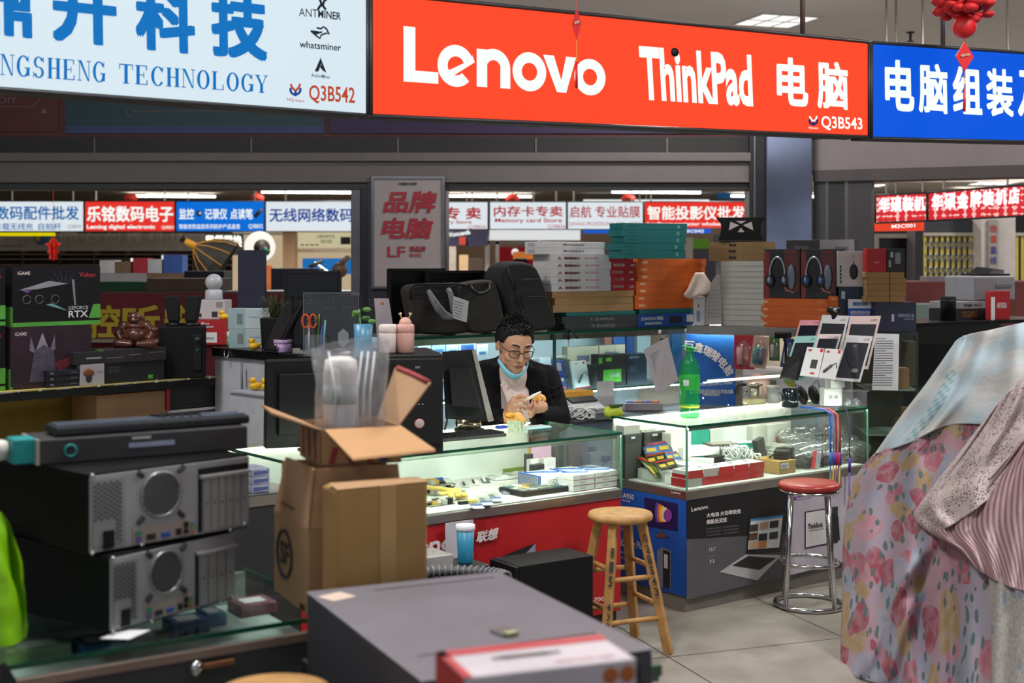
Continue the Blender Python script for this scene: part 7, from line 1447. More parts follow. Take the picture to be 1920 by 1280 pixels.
def duck(label,p_,rz,s=1.):
 t = thing('toy_duck',label,'toy duck',p_,rz,'small yellow toy ducks'); dm = mat('e8b81c',.4,noise=.05); k = .02*s
 m = MB(); m.ball((0,0,k*.9),k,dm,14,8,(1.35,1,.9)); m.ball((k*.55,0,k*2.1),k*.72,dm,12,8); m.ball((-k*1.2,0,k*1.3),k*.35,dm,8,5,(1.2,.8,1)); m.build('body',t); m = MB(); m.ball((k*1.3,0,k*2.0),k*.28,mat('d8601c',.5),8,5,(1.3,1,.5)); m.build('beak',t); m = MB(); [m.ball((k*.95,s_*k*.42,k*2.35),k*.10,BLACK,6,4) for s_ in (-1,1)]; m.build('eyes',t); return t
q = o1.location; duck('yellow toy duck on the red camera box',(q.x+.055,q.y-.058,z1_),R(190),.95); duck('yellow toy duck on the black counter in front of the pale blue boxes',wput(477,.03),R(190),1.1)
cq = LW.pt(LW.t(472,-.24),-.22,zc_+.009); duck('yellow toy duck on the low white cabinet, the freer of the two',cq,R(190),1.1); duck('yellow toy duck on the low white cabinet, partly behind the black monitor',LW.pt(LW.t(494,-.21),-.19,zc_+.009),R(200),1.1)
MINT = mat('8fa6ac',.5)
o3 = wbox('pale_box','lower of two pale blue-white boxes on the black-topped counter','box',468,.13,66,616,.11,mat('a9b6bc',.5),[('F',(0,0,.48,1),MINT),('F',(.25,.2,.42,.75),mat('b8b4ac',.5))],group='two pale blue-white boxes',txts=[('F',(.6,.55,.9,.63),'www.baseus',mat('4a8ab0',.5))])
o4 = wbox('pale_box','upper of two pale blue-white boxes on the black-topped counter','box',467,.13,67,578,.11,mat('a9b6bc',.5),[('F',(0,0,.48,1),MINT),('F',(.25,.2,.42,.75),mat('b8b4ac',.5))],z=ZW+o3['dims'][2]+.001,group='two pale blue-white boxes',txts=[('F',(.6,.55,.9,.63),'www.baseus',mat('4a8ab0',.5))])
t = thing('glue_stick','small white and green tube standing before the red camera box','tube',wput(429,.05)); MB().cyl((0,0,0),(0,0,.05),.010,mat('4a9a78',.4)).build('body',t); MB().cyl((0,0,.05),(0,0,.082),.0095,PAPER).build('cap',t)
t = thing('glossy_screen','tall glossy dark screen behind the grass plant','panel',wput(473,.26)); m = MB(); m.box((0,0,.27),(.15,.03,.48),mat('3a3848',.08,.6)); m.build('panel',t,.003); MB().bb((.12,.10,.03),BLACK).build('foot',t)
t = thing('potted_grass','grassy plant in a square black pot on the black-topped counter','plant',wput(520,.18)); MB().box((0,0,.08),(.14,.12,.16),BLACK,0,None,1.12).build('pot',t,.003); m = MB(); gm = mat('4a5a34',.7)
for k in range(90):
 a = rnd.uniform(0,6.28); r = rnd.uniform(.02,.15); hh = rnd.uniform(.03,.12); m.tube([(rnd.uniform(-.03,.03),rnd.uniform(-.03,.03),.155),(math.cos(a)*r*.6,math.sin(a)*r*.5,.165+hh),(math.cos(a)*r,math.sin(a)*r*.7,.15+hh*.7)],.0012,gm,3)
o = m.build('grass',t); o['kind'] = 'stuff'
t = thing('photo_frame','dark frame leaning slanted on the black counter, before the plant pot','frame',wput(518,.02),R(-50)); m = MB(); m.hexa([(-.09,-.03,0),(.05,-.03,0),(.05,-.01,0),(-.09,-.01,0),(-.06,.09,.25),(.10,.09,.25),(.10,.11,.25),(-.06,.11,.25)],mat('2e2a32',.25)); m.build('frame',t,.002); MB().hexa([(-.075,-.034,.012),(.04,-.034,.012),(.04,-.030,.012),(-.075,-.030,.012),(-.05,.084,.238),(.085,.084,.238),(.085,.088,.238),(-.05,.088,.238)],mat('17161a',.2)).build('glass',t)
t = thing('round_tin','lilac dotted round tin on the black counter','tin',wput(531,.04)); MB().lathe([(.045,0),(.046,.003),(.046,.045)],mat('a98ab8',.4,noise=.4,scale=70),26).build('tin',t); MB().lathe([(.0475,.045),(.048,.047),(.047,.062),(0,.064)],mat('b497c0',.4),26).build('lid',t)
t = thing('wooden_spatula','flat wooden spatula standing behind the lilac tin','spatula',wput(546,.10)); m = MB(); m.ball((0,0,.10),1,mat('8f7c66',.7),14,8,(.022,.005,.05)); m.build('blade',t); MB().box((0,0,.035),(.012,.006,.07),mat('8f7c66',.7)).build('handle',t)
p_ = LW.pt(LW.t(618,.22),.20)
monitor('monitor','black monitor behind the clear acrylic stand with pens','monitor',(p_.x,p_.y,ZW+.001),R(-4),.35,.26,.02); 
p2 = LW.pt(LW.t(590,.30),.29); monitor('monitor','second black monitor rising behind the one with the acrylic stand','monitor',(p2.x,p2.y,ZW+.001),R(-10),.30,.28,.12)
t = thing('acrylic_stand','clear acrylic stand with white mirrored miner logos on the black counter','stand',wput(621,.06),R(-6)); m = MB(); m.box((0,0,.15),(.27,.005,.30),ACRYL); m.build('plate',t); m = MB()
for a_ in (((0,-.003,.299),(.27,.004,.003)),((-.134,-.003,.15),(.003,.004,.30)),((.134,-.003,.15),(.003,.004,.30))): m.box(*a_,mat('6f757c',.3))
m.build('polished_edge',t); m = MB(); wl = mat('b4b6b8',.5,0,.1,0)
m.tq('ANTMINER',wl,[(.125,.004,.215),(.055,.004,.215),(.055,.004,.238),(.125,.004,.238)],.01) if False else m.tq('ANTMINER',wl,[(.055,-.004,.222),(.125,-.004,.222),(.125,-.004,.24),(.055,-.004,.24)],.01); m.tq('whatsminer',wl,[(-.035,-.004,.222),(.028,-.004,.222),(.028,-.004,.238),(-.035,-.004,.238)],.01); m.tq('AvalonMiner',wl,[(-.12,-.004,.245),(-.07,-.004,.245),(-.07,-.004,.256),(-.12,-.004,.256)])
m.tube([(-.015,-.005,.275),(-.006,-.005,.255),(.004,-.005,.26),(.016,-.005,.285),(.004,-.005,.278)],.002,wl,5); m.tube([(.082,-.005,.247),(.09,-.005,.275),(.098,-.005,.247)],.002,wl,5); m.poly([(-.10,-.005,.262),(-.09,-.005,.262),(-.095,-.005,.282)],wl)
m.add([(.06+.03*math.cos(R(60*k+30)),-.005,.085+.045*math.sin(R(60*k+30))) for k in range(6)],[(5,4,3,2,1,0)],mat('8c9096',.5)); m.build('lettering',t)
MB().bb((.27,.10,.006),ACRYL,(0,-.05,0)).build('base',t)
t = thing('pen_holder','clear pen holder with orange scissors and pens before the acrylic stand','pen holder',wput(592,.0)+Vector((0,.0,0))); MB().bb((.10,.06,.10),BAGP).build('cup',t,.003)
for q,(x,h,c,lab) in enumerate(((-.03,.15,'c8cad0','blade_pair'),(.0,.16,'2a2a30','pen'),(.02,.14,'3a4a9c','pen'),(.035,.17,'6fa8b8','pen'),(.01,.20,'4a7a3a','cutter'))): MB().cyl((x,0,.005),(x+rnd.uniform(-.01,.01),.01,h),.005,mat(c,.4),n=8).build(lab,t)
for s_ in (-1,1): MB().tube([(-.03+math.cos(a)*.016+s_*.018,-.004,.165+math.sin(a)*.032) for a in [k*.5 for k in range(13)]],.005,mat('d8582a',.5),6).build('scissor_handle',t)
t = thing('vase','blue vase with a green sprig beside the white bottle','vase',LM.pt(LM.t(696,.30),.36,ZC+.001)); zv = zat(608,t.location.y)-ZC; MB().lathe([(.03,0),(.045,.02),(.045,zv*.5),(.035,zv*.85),(.038,zv)],mat('4a84a4',.35),24).build('vessel',t); m = MB(); gm2 = mat('4f7a34',.6)
for k in range(5): a = k*1.3; m.ball((math.cos(a)*.035,math.sin(a)*.02,zv+.01+.012*k),.012,gm2,8,5,(1.5,.5,.9))
m.tube([(0,0,zv*.6),(-.015,0,zv+.06)],.003,gm2,5); m.build('sprig',t)
p_ = LW.pt(LW.t(650,.1),.22); t = thing('tablet_stand','white slanted display card with an orange dot behind the blue vase','card',P(703,640,p_.y)+Vector((0,.35,0))); t.location.z = ZW+.001; m = MB(); m.hexa([(-.02,0,0),(.075,0,0),(.075,.012,0),(-.02,.012,0),(-.045,.05,.26),(.03,.05,.26),(.03,.062,.26),(-.045,.062,.26)],mat('b8acb4',.5)); m.build('card',t,.002); m = MB(); m.ball((-.004,.044,.235),.008,mat('d87a3a',.5),10,6,(1,.3,1)); m.build('orange_dot',t)
# ------------------------------------------------------------------ stools and things on the floor
OAK = mat('b0844e',.5,noise=.28,scale=22)
def wood_stool(x,y,h,r0,foot,rot,label):
 t = thing('wooden_stool',label,'stool',(x,y,0),rot)
 MB().lathe([(r0-.012,h-.034),(r0-.002,h-.028),(r0,h-.016),(r0-.006,h-.004),(r0*.8,h),(0,h-.003)],OAK,36).build('seat',t)
 def lp(k,z): a = k*math.pi/2; q = foot+(r0*.62-foot)*z/h; return Vector((math.cos(a)*q,math.sin(a)*q,z))
 for k in range(4):
  m = MB(); a,b = lp(k,0),lp(k,h-.03); d = b-a; X = Matrix.Translation((a+b)/2) @ d.to_track_quat('Z','X').to_matrix().to_4x4(); m.box((0,0,0),(.034,.034,d.length+.004),OAK,R(0),X); m.build('leg',t,.004)
  for z in ((.14,.30) if k % 2 else (.19,.34)): MB().cyl(lp(k,z),lp(k+1,z),.010,OAK,n=10).build('rung',t)
 return t,lp
ws,lp = wood_stool(.434,5.45,.55,.131,.20,R(-22),'round wooden stool with writing on its legs before the red counter')
m = MB(); n_ = Vector((.3,-.95,0)).normalized()
def legtext(k,s_,z0,z1,sx,par):
 M0 = par.matrix_basis if False else None
 m = MB(); L_ = len(s_)
 for i,ch in enumerate(s_):
  zt = z1-(z1-z0)*i/L_; zb = zt-(z1-z0)/L_*.75; a,b = lp(k,zb),lp(k,zt); e = Vector((math.cos(-par.rotation_euler[2]),math.sin(-par.rotation_euler[2]),0)); f = Vector((e.y,-e.x,0))*.026
  m.tq(ch,INK,[a-e*sx+f,a+e*sx+f,b+e*sx+f,b-e*sx+f],.02)
 m.build('writing',par)
legtext(0,'Q2B543',.22,.47,.009,ws); legtext(3,'815',.27,.43,.008,ws); legtext(3,'4381',.08,.22,.007,ws)
c = P(1517,1135,2550*1.55/645); t = thing('metal_stool','chrome stool with a round red padded seat before the black poster counter','stool',(c.x,c.y,0)); hs = zat(902,c.y)
MB().lathe([(.128,hs-.034),(.137,hs-.026),(.138,hs-.012),(.125,hs-.002),(.06,hs+.001),(0,hs+.001)],mat('9c2c24',.35,noise=.12,scale=5),40).build('seat',t)
MB().lathe([(.126,hs-.048),(.132,hs-.046),(.132,hs-.036),(.120,hs-.035)],CHROME,36).build('seat_rim',t)
ring = lambda r,z,q: MB().tube([(math.cos(a)*r,math.sin(a)*r,z) for a in [k*math.pi/18 for k in range(36)]],q,CHROME,8,True)
ring(.150,.012,.011).build('base_ring',t); ring(.128,.20,.009).build('foot_ring',t)
for k in range(4): a = R(35+90*k); MB().cyl((math.cos(a)*.150,math.sin(a)*.150,.012),(math.cos(a)*.112,math.sin(a)*.112,hs-.04),.011,CHROME,n=10).build('leg',t)
# towers standing before the red front, with the box and blue cup
LP = Line(G(975,1062,.42).x,G(975,1062,.42).y,R(34))
w_ = LP.t(1114)-LP.t(975); p = LP.pt(w_/2,.095); t = thing('computer_tower','plain black computer tower on the floor beside the wooden stool','computer',(p.x,p.y,0),LP.a)
MB().bb((w_,.18,.42),mat('111114',.6,spec=.2)).build('case',t,.004); m = MB(); m.box((-w_/2-.008,0,.21),(.014,.178,.416),BLACK); m.build('front_panel',t,.003)
p = G(880,1058,.40); t = thing('computer_tower','black computer tower on the floor under the blue cup','computer',(-.27,5.05,0),R(34)); MB().bb((.34,.17,.42),mat('1d1e22',.5)).build('case',t,.004); MB().box((-.177,0,.21),(.014,.168,.416),BLACK).build('front_panel',t,.003)
p = P(835,1050,5.12); t = thing('drive_box','grey metal drive box lying on the black tower by the blue cup','box',(-.335,5.00,.4215),R(34)); MB().bb((.19,.15,.055),mat('a7a5a6',.4,.3)).build('case',t,.003); m = MB(); [m.lathe([(.003,0),(.003,.001)],BLACK,8,Matrix.Translation((x,y,.055))) for x,y in ((.08,.06),(.08,-.06),(.05,0))]; m.build('screw_hole',t)
p = P(867,1048,5.10); t = thing('cup','blue plastic cup with a white rim standing on the black tower','cup',(-.175,5.10,.4215)); MB().lathe([(.026,0),(.028,.004),(.034,.13),(.032,.13),(.026,.01)],mat('2a86ac',.4),26).build('cup',t); MB().lathe([(.0345,.122),(.0365,.124),(.0365,.142),(.030,.143)],PAPER,26).build('rim',t)
p = LM.pt(LM.t(860,-.02),-.02); t = thing('paper_sheet','white card leaning on the red front behind the blue cup','card',(p.x,p.y,.402),A); m = MB(); m.box((0,-.005,.075),(.13,.004,.15),mat('c6c2cc',.7)); m.build('card',t)
# ring of grey ribbed hose
p = P(850,1100,4.75); t = thing('ribbed_hose','coil of grey ribbed hose behind the grey metal case','hose',(p.x,p.y,0)); m = MB(); zc0 = zat(1085,4.75)
for k in range(22):
 a = R(15+150*k/21); m.tube([(math.cos(a)*.19+math.cos(a)*.018*math.cos(b),math.sin(a)*.12+.02*math.cos(b)*math.sin(a),zc0+.018*math.sin(b)) for b in [j*.7 for j in range(9)]],.0055,mat('6c6c72',.45,.3),5,True)
m.tube([(math.cos(R(15+150*k/21))*.19,math.sin(R(15+150*k/21))*.12,zc0) for k in range(22)],.017,mat('4c4c50',.5),8); m.build('ribs',t); MB().lathe([(.16,0),(.17,.02),(.17,zc0-.02)],DARK,24).build('drum',t)

# ------------------------------------------------------------------ nearest: the counter with the computer cases and cartons
ZL0 = .75; LL = Line(-.948,2.731,R(33.5)); l0,l1 = LL.t(-150),LL.t(636)
t = thing('display_counter','nearest glass counter, carrying computer cases, with a lock on its front','display counter',LL.pt((l0+l1)/2,.25),LL.a)
lx = lambda n,a0_,a1_,o0,o1,z0,z1,m,b=0.: bx(t,n,a0_,a1_,o0,o1,z0,z1,m,b,LL)
lx('top_pane',l0,l1,0,.56,ZL0-.010,ZL0,GLASS); lx('glass_edge',l0,l1,-.003,0,ZL0-.0105,ZL0,GEDGE); lx('front_pane',l0,l1,.004,.010,ZL0-.030,ZL0-.011,GLASS); lx('rail',l0,l1,-.004,.010,ZL0-.052,ZL0-.031,mat('9a8880',.35,.6),.002); lx('floor_board',l0,l1,.011,.56,ZL0-.10,ZL0-.09,mat('a3b4b0',.6,noise=.25,scale=6)); lx('front_panel',l0,l1,.0,.02,.05,ZL0-.053,mat('34383c',.5)); lx('back_panel',l0,l1,.55,.56,.05,ZL0-.011,mat('9aa8a4',.6)); lx('side_panel',l1-.012,l1,.021,.55,.05,ZL0-.101,DARK)
lx('end_edge',l1-.003,l1,0,.56,ZL0-.0105,ZL0-.0001,GEDGE)
lk = LL.at(372,1254,-.012); m = MB(); m.cyl(lk,lk+Vector((LL.n.x,LL.n.y,0))*.02,.016,CHROME); child(m,'lock',t); m = MB(); m.box(lk+LL.pt(.045,0)-LL.pt(0,0)+Vector((0,0,.004)),(.07,.008,.010),mat('8a5a3c',.4),LL.a); child(m,'key',t)
for q,(x,y,c,w3,lab) in enumerate([(180,1205,'1f5a94',.10,'blue'),(345,1165,'1a4f8a',.09,'dark blue'),(392,1150,'2a5f90',.05,'small blue'),(60,1215,'8a9a80',.14,'grey-green'),(470,1130,'7a4f5a',.10,'brownish pink')]):
 p = G(x,y+20,ZL0-.089); tt = thing('packet',lab+' packet lying inside the nearest glass counter','packet',(p.x,p.y+.02,ZL0-.0895),LL.a,'packets in the nearest counter'); MB().bb((w3,.09,.03),mat(c,.5)).build('packet',tt,.004); MB().bb((w3*.6,.05,.0006),PAPER,(0,0,.03)).build('label',tt)
GALV = mat('a3a3a6',.45,.25,0,.10,12); GALD = mat('5c5c60',.5,.4); HOLE = mat('242428',.7)
def pc(label,bl,br,ztop,zb,slots,Ys,dark='101012'):
 a,b = G(*bl,zb),G(*br,zb); d = b-a; w3 = d.length; h = ztop-zb; an = math.atan2(d.y,d.x); t = thing('computer_case',label,'computer case',(a+b)/2,an); D = .44
 MB().box((0,D/2+.004,h/2),(w3,D,h),mat(dark,.5,spec=.12)).build('case',t,.003); MB().box((0,.0,h/2),(w3-.006,.006,h-.012),GALV).build('rear_plate',t)
 F_ = lambda x0,z0,x1,z1,m,th=.002,mb=None: (mb or MB()).box((-w3/2+w3*(x0+x1)/2,-.0035-th/2,h*(z0+z1)/2),(w3*(x1-x0),th,h*(z1-z0)),m)
 F_(.02,.10,.20,.92,mat('929296',.45,.25)).build('power_supply',t)
 m = MB()
 for i in range(9):
  for j in range(13):
   if j > 4 or i > 6: m.cyl((-w3/2+w3*(.03+.018*i),-.006,h*(.14+.058*j+.029*(i % 2))),(-w3/2+w3*(.03+.018*i),-.0068,h*(.14+.058*j+.029*(i % 2))),.0030,HOLE,n=6)
 m.build('vent',t); m = MB(); cx,cz,r = -w3/2+w3*.42,h*.63,h*.27
 for i in range(-6,7):
  for j in range(-6,7):
   x,z = i*.0072+.0036*(j % 2),j*.0066
   if x*x+z*z < r*r: m.cyl((cx+x,-.0045,cz+z),(cx+x,-.0052,cz+z),.0029,HOLE,n=6)
 fg_ = m.build('fan_grille',t); m = MB(); m.tube([(cx+math.cos(k*.3)*r*1.06,-.005,cz+math.sin(k*.3)*r*1.06) for k in range(21)],.0028,mat('a2a2a5',.3,.7),6,True); m.build('fan_ring',fg_)
 [MB().cyl((cx+sx*r*.95,-.005,cz+sz*r*.95),(cx+sx*r*1.25,-.005,cz+sz*r*1.2),.006,HOLE,n=6).build('fan_mount',fg_) for sx in (-1,1) for sz in (-1,1)]
 F_(.075,.06,.135,.28,BLACK,.006).build('power_socket',t); pp_ = F_(.25,.05,.63,.26,mat('b5a8a2',.4,.4)).build('port_plate',t)
 for x0,z0,x1,z1,c in ((.265,.15,.295,.21,'3a8a70'),(.265,.07,.295,.13,'6a5a9a'),(.33,.08,.38,.15,'2c2c30'),(.42,.08,.47,.14,'2f5aa8'),(.51,.08,.54,.16,'1c1c20'),(.56,.08,.585,.14,'1c1c20'),(.56,.16,.585,.23,'1c1c20'),(.605,.18,.622,.22,'4a8a9a'),(.605,.12,.622,.16,'8a9a4a'),(.605,.06,.622,.10,'b86a5a')): F_(x0,z0,x1,z1,mat(c,.4),.006).build('port',pp_)
 F_(.655,.06,.675,.80,BLACK,.002).build('slot_gap',t); F_(.655,.80,.985,.89,BLACK,.002).build('slot_gap',t) if slots == 6 else None; F_(.66,.765,.985,.80,mat('b0b0b3',.4,.3),.012).build('slot_bracket',t)
 for k in range(slots):
  x0 = .685+k*(.30/slots); F_(x0,.07,x0+.26/slots,.755,mat('a0a0a3',.4,.3),.004).build('slot_cover',t); sc_ = COL.objects[-1]; MB().cyl((-w3/2+w3*(x0+.13/slots),-.007,h*.42),(-w3/2+w3*(x0+.13/slots),-.0085,h*.42),.0022,HOLE,n=6).build('screw_hole',sc_)
 for sx,sz in ((.012,.02),(.3,.015),(.012,.97),(.86,.015),(.96,.06)): MB().cyl((-w3/2+w3*sx,-.004,h*sz+.002),(-w3/2+w3*sx,-.010,h*sz+.002),.0045,CHROME,n=8).build('thumb_screw',t)
 return t
zlow = ZL0+.004
pc('lower black computer case lying on the glass counter, its grey rear to us',(205,1188),(440,1123),zlow+.165,zlow,4,None); pc('upper black computer case with six rear slots, lying on the other one',(166,1042),(467,989),zlow+.166+.175,zlow+.166,6,None,'0c0f0c')
z_ = zlow+.342
p = G(240,1192,ZL0); t = thing('paper_scrap','folded white paper under the edge of the lower computer case','paper',(p.x,p.y-.012,ZL0+.0008),LL.a); m = MB(); m.add([(-.05,.02,0),(.0,-.02,0),(.06,.02,.002),(.0,.05,.003)],[(0,1,2,3)],PAPER); m.build('sheet',t,solid=.001)
# long dark box with a teal end and a wrapped black bar on top
a,b = G(74,873,z_),G(466,842,z_); d = b-a; an = math.atan2(d.y,d.x); t = thing('long_box','long dark box with a teal end label on the upper computer case','box',(a+b)/2+Vector((-math.sin(an),math.cos(an),0))*.08,an); L_ = d.length; MB().bb((L_,.15,.056),mat('2e2b2e',.55)).build('box',t,.003)
m = MB(); m.tube([(-L_*.36+math.cos(k*.45)*.013,-.0765,.028+math.sin(k*.45)*.013) for k in range(14)],.0025,mat('1f8a8c',.5),5,True); m.build('ring_logo',t); m = MB(); m.box((L_*.02,-.0758,.030),(L_*.22,.001,.011),mat('8a92a8',.5)); m.box((-L_*.03,-.0758,.046),(L_*.09,.001,.006),mat('a9a9ac',.5)); m.build('label',t); m = MB(); m.box((-L_/2-.001,0,.028),(.004,.15,.056),mat('a89f94',.6)); m.build('end_flap',t)
tt = thing('teal_carton','small teal carton with a white cap end beside the long dark box','carton',(a+Vector((-.02,.05,0))),an); MB().box((-.035,.01,.030),(.05,.07,.056),mat('13888c',.5)).build('carton',tt,.003); MB().ball((-.075,.03,.03),.024,mat('d0cec8',.5),14,8).build('white_cap',tt)
t2 = thing('black_bar','black plastic bar wrapped with its cable on the long dark box','device',t.location+Vector((.03*math.cos(an),.03*math.sin(an),.0575)),an+R(1)); MB().bb((L_*.95,.10,.022),mat('1f2126',.35)).build('bar',t2,.006); m = MB(); [m.box((0,y,.0235),(L_*.92,.018,.003),mat('5d6878',.3)) for y in (-.022,.018)]; m.build('ridge',t2)
m = MB()
for q in range(5): m.tube([(.01+q*.022+.02*math.sin(k),-.052+.026*k,.028 if 0 < k < 4 else .012) for k in range(5)],.003,BLACK,5)
m.build('cable',t2)
# cartons
CB = mat('a5805c',.85,noise=.09,scale=5,bump=.1); CR = mat('8e2a2e',.7)
def local(t,an,o): return lambda x,y,z: o+Vector((math.cos(an)*x-math.sin(an)*y,math.sin(an)*x+math.cos(an)*y,z))
AC = R(27); o_ = G(578,1155,ZL0); o_.z = ZL0+.001; WA,DA,HA = .235,.26,.195
t = thing('carton','tall brown carton with a ring mark and raised flaps','carton',o_,AC)
MB().box((WA/2,DA/2,HA/2),(WA,DA,HA),CB).build('body',t,.003)
m = MB(); m.hexa([(0,0,HA),(WA,0,HA),(WA,.004,HA),(0,.004,HA),(.012,.012,HA+.132),(WA-.012,.012,HA+.132),(WA-.012,.016,HA+.132),(.012,.016,HA+.132)],CB); m.build('flap',t); m = MB(); m.hexa([(0,0,HA),(.004,0,HA),(.004,DA,HA),(0,DA,HA),(.02,.012,HA+.132),(.024,.012,HA+.132),(.024,DA-.03,HA+.132),(.02,DA-.03,HA+.132)],CB); m.build('flap',t)
m = MB(); m.box((WA-.012,DA/2,HA+.062),(.004,DA-.03,.12),CB); m.build('flap',t); m = MB(); m.box((WA/2,DA-.016,HA+.062),(WA-.03,.004,.12),CB); m.build('flap',t)
m = MB(); m.tube([(-.002,.17+math.cos(k*.3)*.055,HA*.55+math.sin(k*.3)*.055) for k in range(21)],.004,INK,5,True); m.tq('SF',INK,[(-.001,.205,HA*.42),(-.001,.135,HA*.42),(-.001,.135,HA*.70),(-.001,.205,HA*.70)],.03); m.build('ring_mark',t)
m = MB(); m.tq('易碎物品 小心轻放',INK,[(-.001,.055,HA*.12),(-.001,.055,HA*.75),(-.001,.040,HA*.75),(-.001,.040,HA*.12)],.01); m.tq('顺丰速运',INK,[(-.001,.05,HA*.03),(-.001,.02,HA*.03),(-.001,.02,HA*.10),(-.001,.05,HA*.10)],.01); m.tq('品牌包装',INK,[(.05,-.001,HA+.02),(.05,-.001,HA+.10),(.035,-.001,HA+.10),(.035,-.001,HA+.02)],.02); m.build('lettering',t)
m = MB(); [m.box((.055+.018*i,-.001,HA*.62),(.013,.001,.05),INK) for i in range(2)]; m.box((-.001,.15,HA+.03),(.001,.10,.003),INK); m.build('print_mark',t)
zA = ZL0+.001+HA+.134
oB = P(632,1098,2.96); oB.z = .671; AB = R(31); kB = (803-960)/F; WBx = (kB*2.96-oB.x)/(math.cos(AB)-kB*math.sin(AB)); hB = zat(918,2.96)-.671
t = thing('carton','plain worn brown carton standing in front of the ring-marked one','carton',oB,AB); MB().box((WBx/2,.043,hB/2),(WBx,.085,hB),mat('a9824f',.85,noise=.14,scale=6,bump=.15)).build('body',t,.008,3); m = MB(); m.hexa([(0,.0,hB),(WBx,.0,hB),(WBx,.003,hB),(0,.003,hB),(.0,.045,hB+.008),(WBx*.98,.045,hB+.004),(WBx*.98,.048,hB+.004),(0,.048,hB+.008)],CARD); m.build('flap',t); m = MB(); m.box((WBx*.55,-.0008,hB*.5),(.04,.0012,hB),mat('b8925e',.6)); m.build('tape',t)
oC = P(590,880,3.10); oC.z = zA; AD = R(22); WC_,DC,HC = .195,.20,.085
t = thing('carton','open brown carton with spread flaps on top of the ring-marked carton','carton',oC+Vector((.01,.015,0)),AD)
for x0,y0,sx,sy in ((WC_/2,.002,WC_,.004),(WC_/2,DC-.002,WC_,.004),(.002,DC/2,.004,DC),(WC_-.002,DC/2,.004,DC)): m = MB(); m.box((x0,y0,HC/2),(sx,sy,HC),CB); m.build('side_panel',t)
m = MB(); m.box((WC_/2,DC/2,.002),(WC_,DC,.004),CB); m.build('bottom',t)
m = MB(); m.hexa([(.01,0,HC),(WC_,0,HC),(WC_,.004,HC),(.01,.004,HC),(.05,-.10,HC-.060),(WC_+.055,-.085,HC-.052),(WC_+.055,-.082,HC-.047),(.05,-.097,HC-.055)],mat('b98e64',.85,noise=.06)); m.build('flap',t)
m = MB(); m.hexa([(0,0,HC),(0,DC,HC),(.004,DC,HC),(.004,0,HC),(-.105,.03,HC+.035),(-.10,DC-.03,HC+.04),(-.10,DC-.03,HC+.045),(-.105,.03,HC+.04)],CB); m.build('flap',t)
m = MB(); m.hexa([(WC_,.02,HC),(WC_,DC,HC),(WC_+.004,DC,HC),(WC_+.004,.02,HC),(WC_+.060,-.03,HC+.100),(WC_+.03,DC-.05,HC+.125),(WC_+.034,DC-.05,HC+.125),(WC_+.064,-.03,HC+.100)],mat('b08d6c',.85,noise=.08)); m.build('flap',t)
m = MB(); m.tube([(WC_+.060,-.02,HC+.102),(WC_+.048,.06,HC+.114),(WC_+.034,DC-.06,HC+.124)],.007,CR,5); m.build('red_tape',t); m = MB()
for x0,a_ in ((.02,.5),(.07,-.4),(.11,.6),(.15,-.5)): m.add([(x0,-.001,.005),(x0+.014,-.001,.005),(x0+.014+.02*a_,-.001,HC*.5),(x0+.02*a_,-.001,HC*.5)],[(0,1,2,3)],CR)
for y0 in (.03,.09,.15): m.add([(-.001,y0+.02,.01),(-.001,y0,.01),(-.001,y0+.01,HC*.9),(-.001,y0+.03,HC*.9)],[(0,1,2,3)],CR)
m.box((.15,-.001,.02),(.02,.001,.03),mat('233a6a',.6)); m.build('red_print',t)
oR = t.location
LO = local(None,AD,oR); t = thing('paper_roll','white wrapped roll standing in the open carton','roll',LO(.070,.08,.005)); MB().lathe([(.038,0),(.041,.01),(.041,.205),(.037,.232),(.022,.24),(.008,.238),(0,.225)],mat('cfcac8',.6,noise=.05,bump=.1),28).build('roll',t); MB().lathe([(.0412,.13),(.0416,.135),(.0412,.175)],mat('8f9a96',.6,noise=.4),28).build('printed_band',t)
t = thing('plastic_bag','cloudy plastic bag around the white roll in the open carton','bag',LO(.092,.08,.005))
def bagf(u,v):
 a = u*2*math.pi; z = v*(.272+.014*math.cos(a-.6)); q = 1+.10*math.sin(a*3+v*3)*v+.05*math.sin(a*7+v*9); sq = (.076+.006*v)*q; return Vector((math.cos(a)*sq*1.05,math.sin(a)*sq*(.72-.15*v),z))
m = MB(); m.grid(bagf,44,16,FILM); m.build('film',t)
m = MB(); [m.tube([(x,-.045,.05),(x+.004,-.056,.16),(x+.014*(1 if x > 0 else -1),-.046,.255)],.0016,PAPER,4) for x in (-.03,.02,.035,.05)]; m.build('crease',t)
# grey metal chassis
b0 = G(575,1110,.85); b1 = G(935,1072,.85); f1 = G(1240,1215,.85); AS_ = math.atan2(b1.y-b0.y,b1.x-b0.x); WS_ = (b1-b0).length; DS_ = (f1-b1).length
t = thing('server_chassis','large grey metal server case lying flat with a paper label','server',(b0+b1)/2,AS_); t.location.z = .67
GM = mat('7f7d86',.42,.35,0,.08,5)
MB().box((0,-DS_/2,.089),(WS_,DS_,.176),mat('4a4a52',.5,.3)).build('case',t,.006); MB().box((0,-DS_/2,.1795),(WS_+.002,DS_+.002,.004),GM).build('lid',t,.003)
m = MB(); m.box((.05,-.05,.1818),(WS_*.62,.004,.001),DARK); m.box((0,-DS_*.80,.1818),(WS_*.80,.004,.001),DARK); m.build('seam',t); m = MB(); m.box((-WS_*.40,-.07,.182),(.06,.055,.001),mat('c4b0a0',.7),R(20)); m.build('paper_label',t); m = MB(); m.box((.02,-DS_*.70,.185),(.035,.045,.007),SILVER,R(10)); m.box((.025,-DS_*.73,.187),(.025,.015,.006),mat('a8a478',.5),R(10)); m.build('latch',t)
for q in range(6): MB().box((-WS_*.4+q*.07,-DS_-.003,.10),(.045,.006,.11),BLACK).build('drive_tray',t,.002)
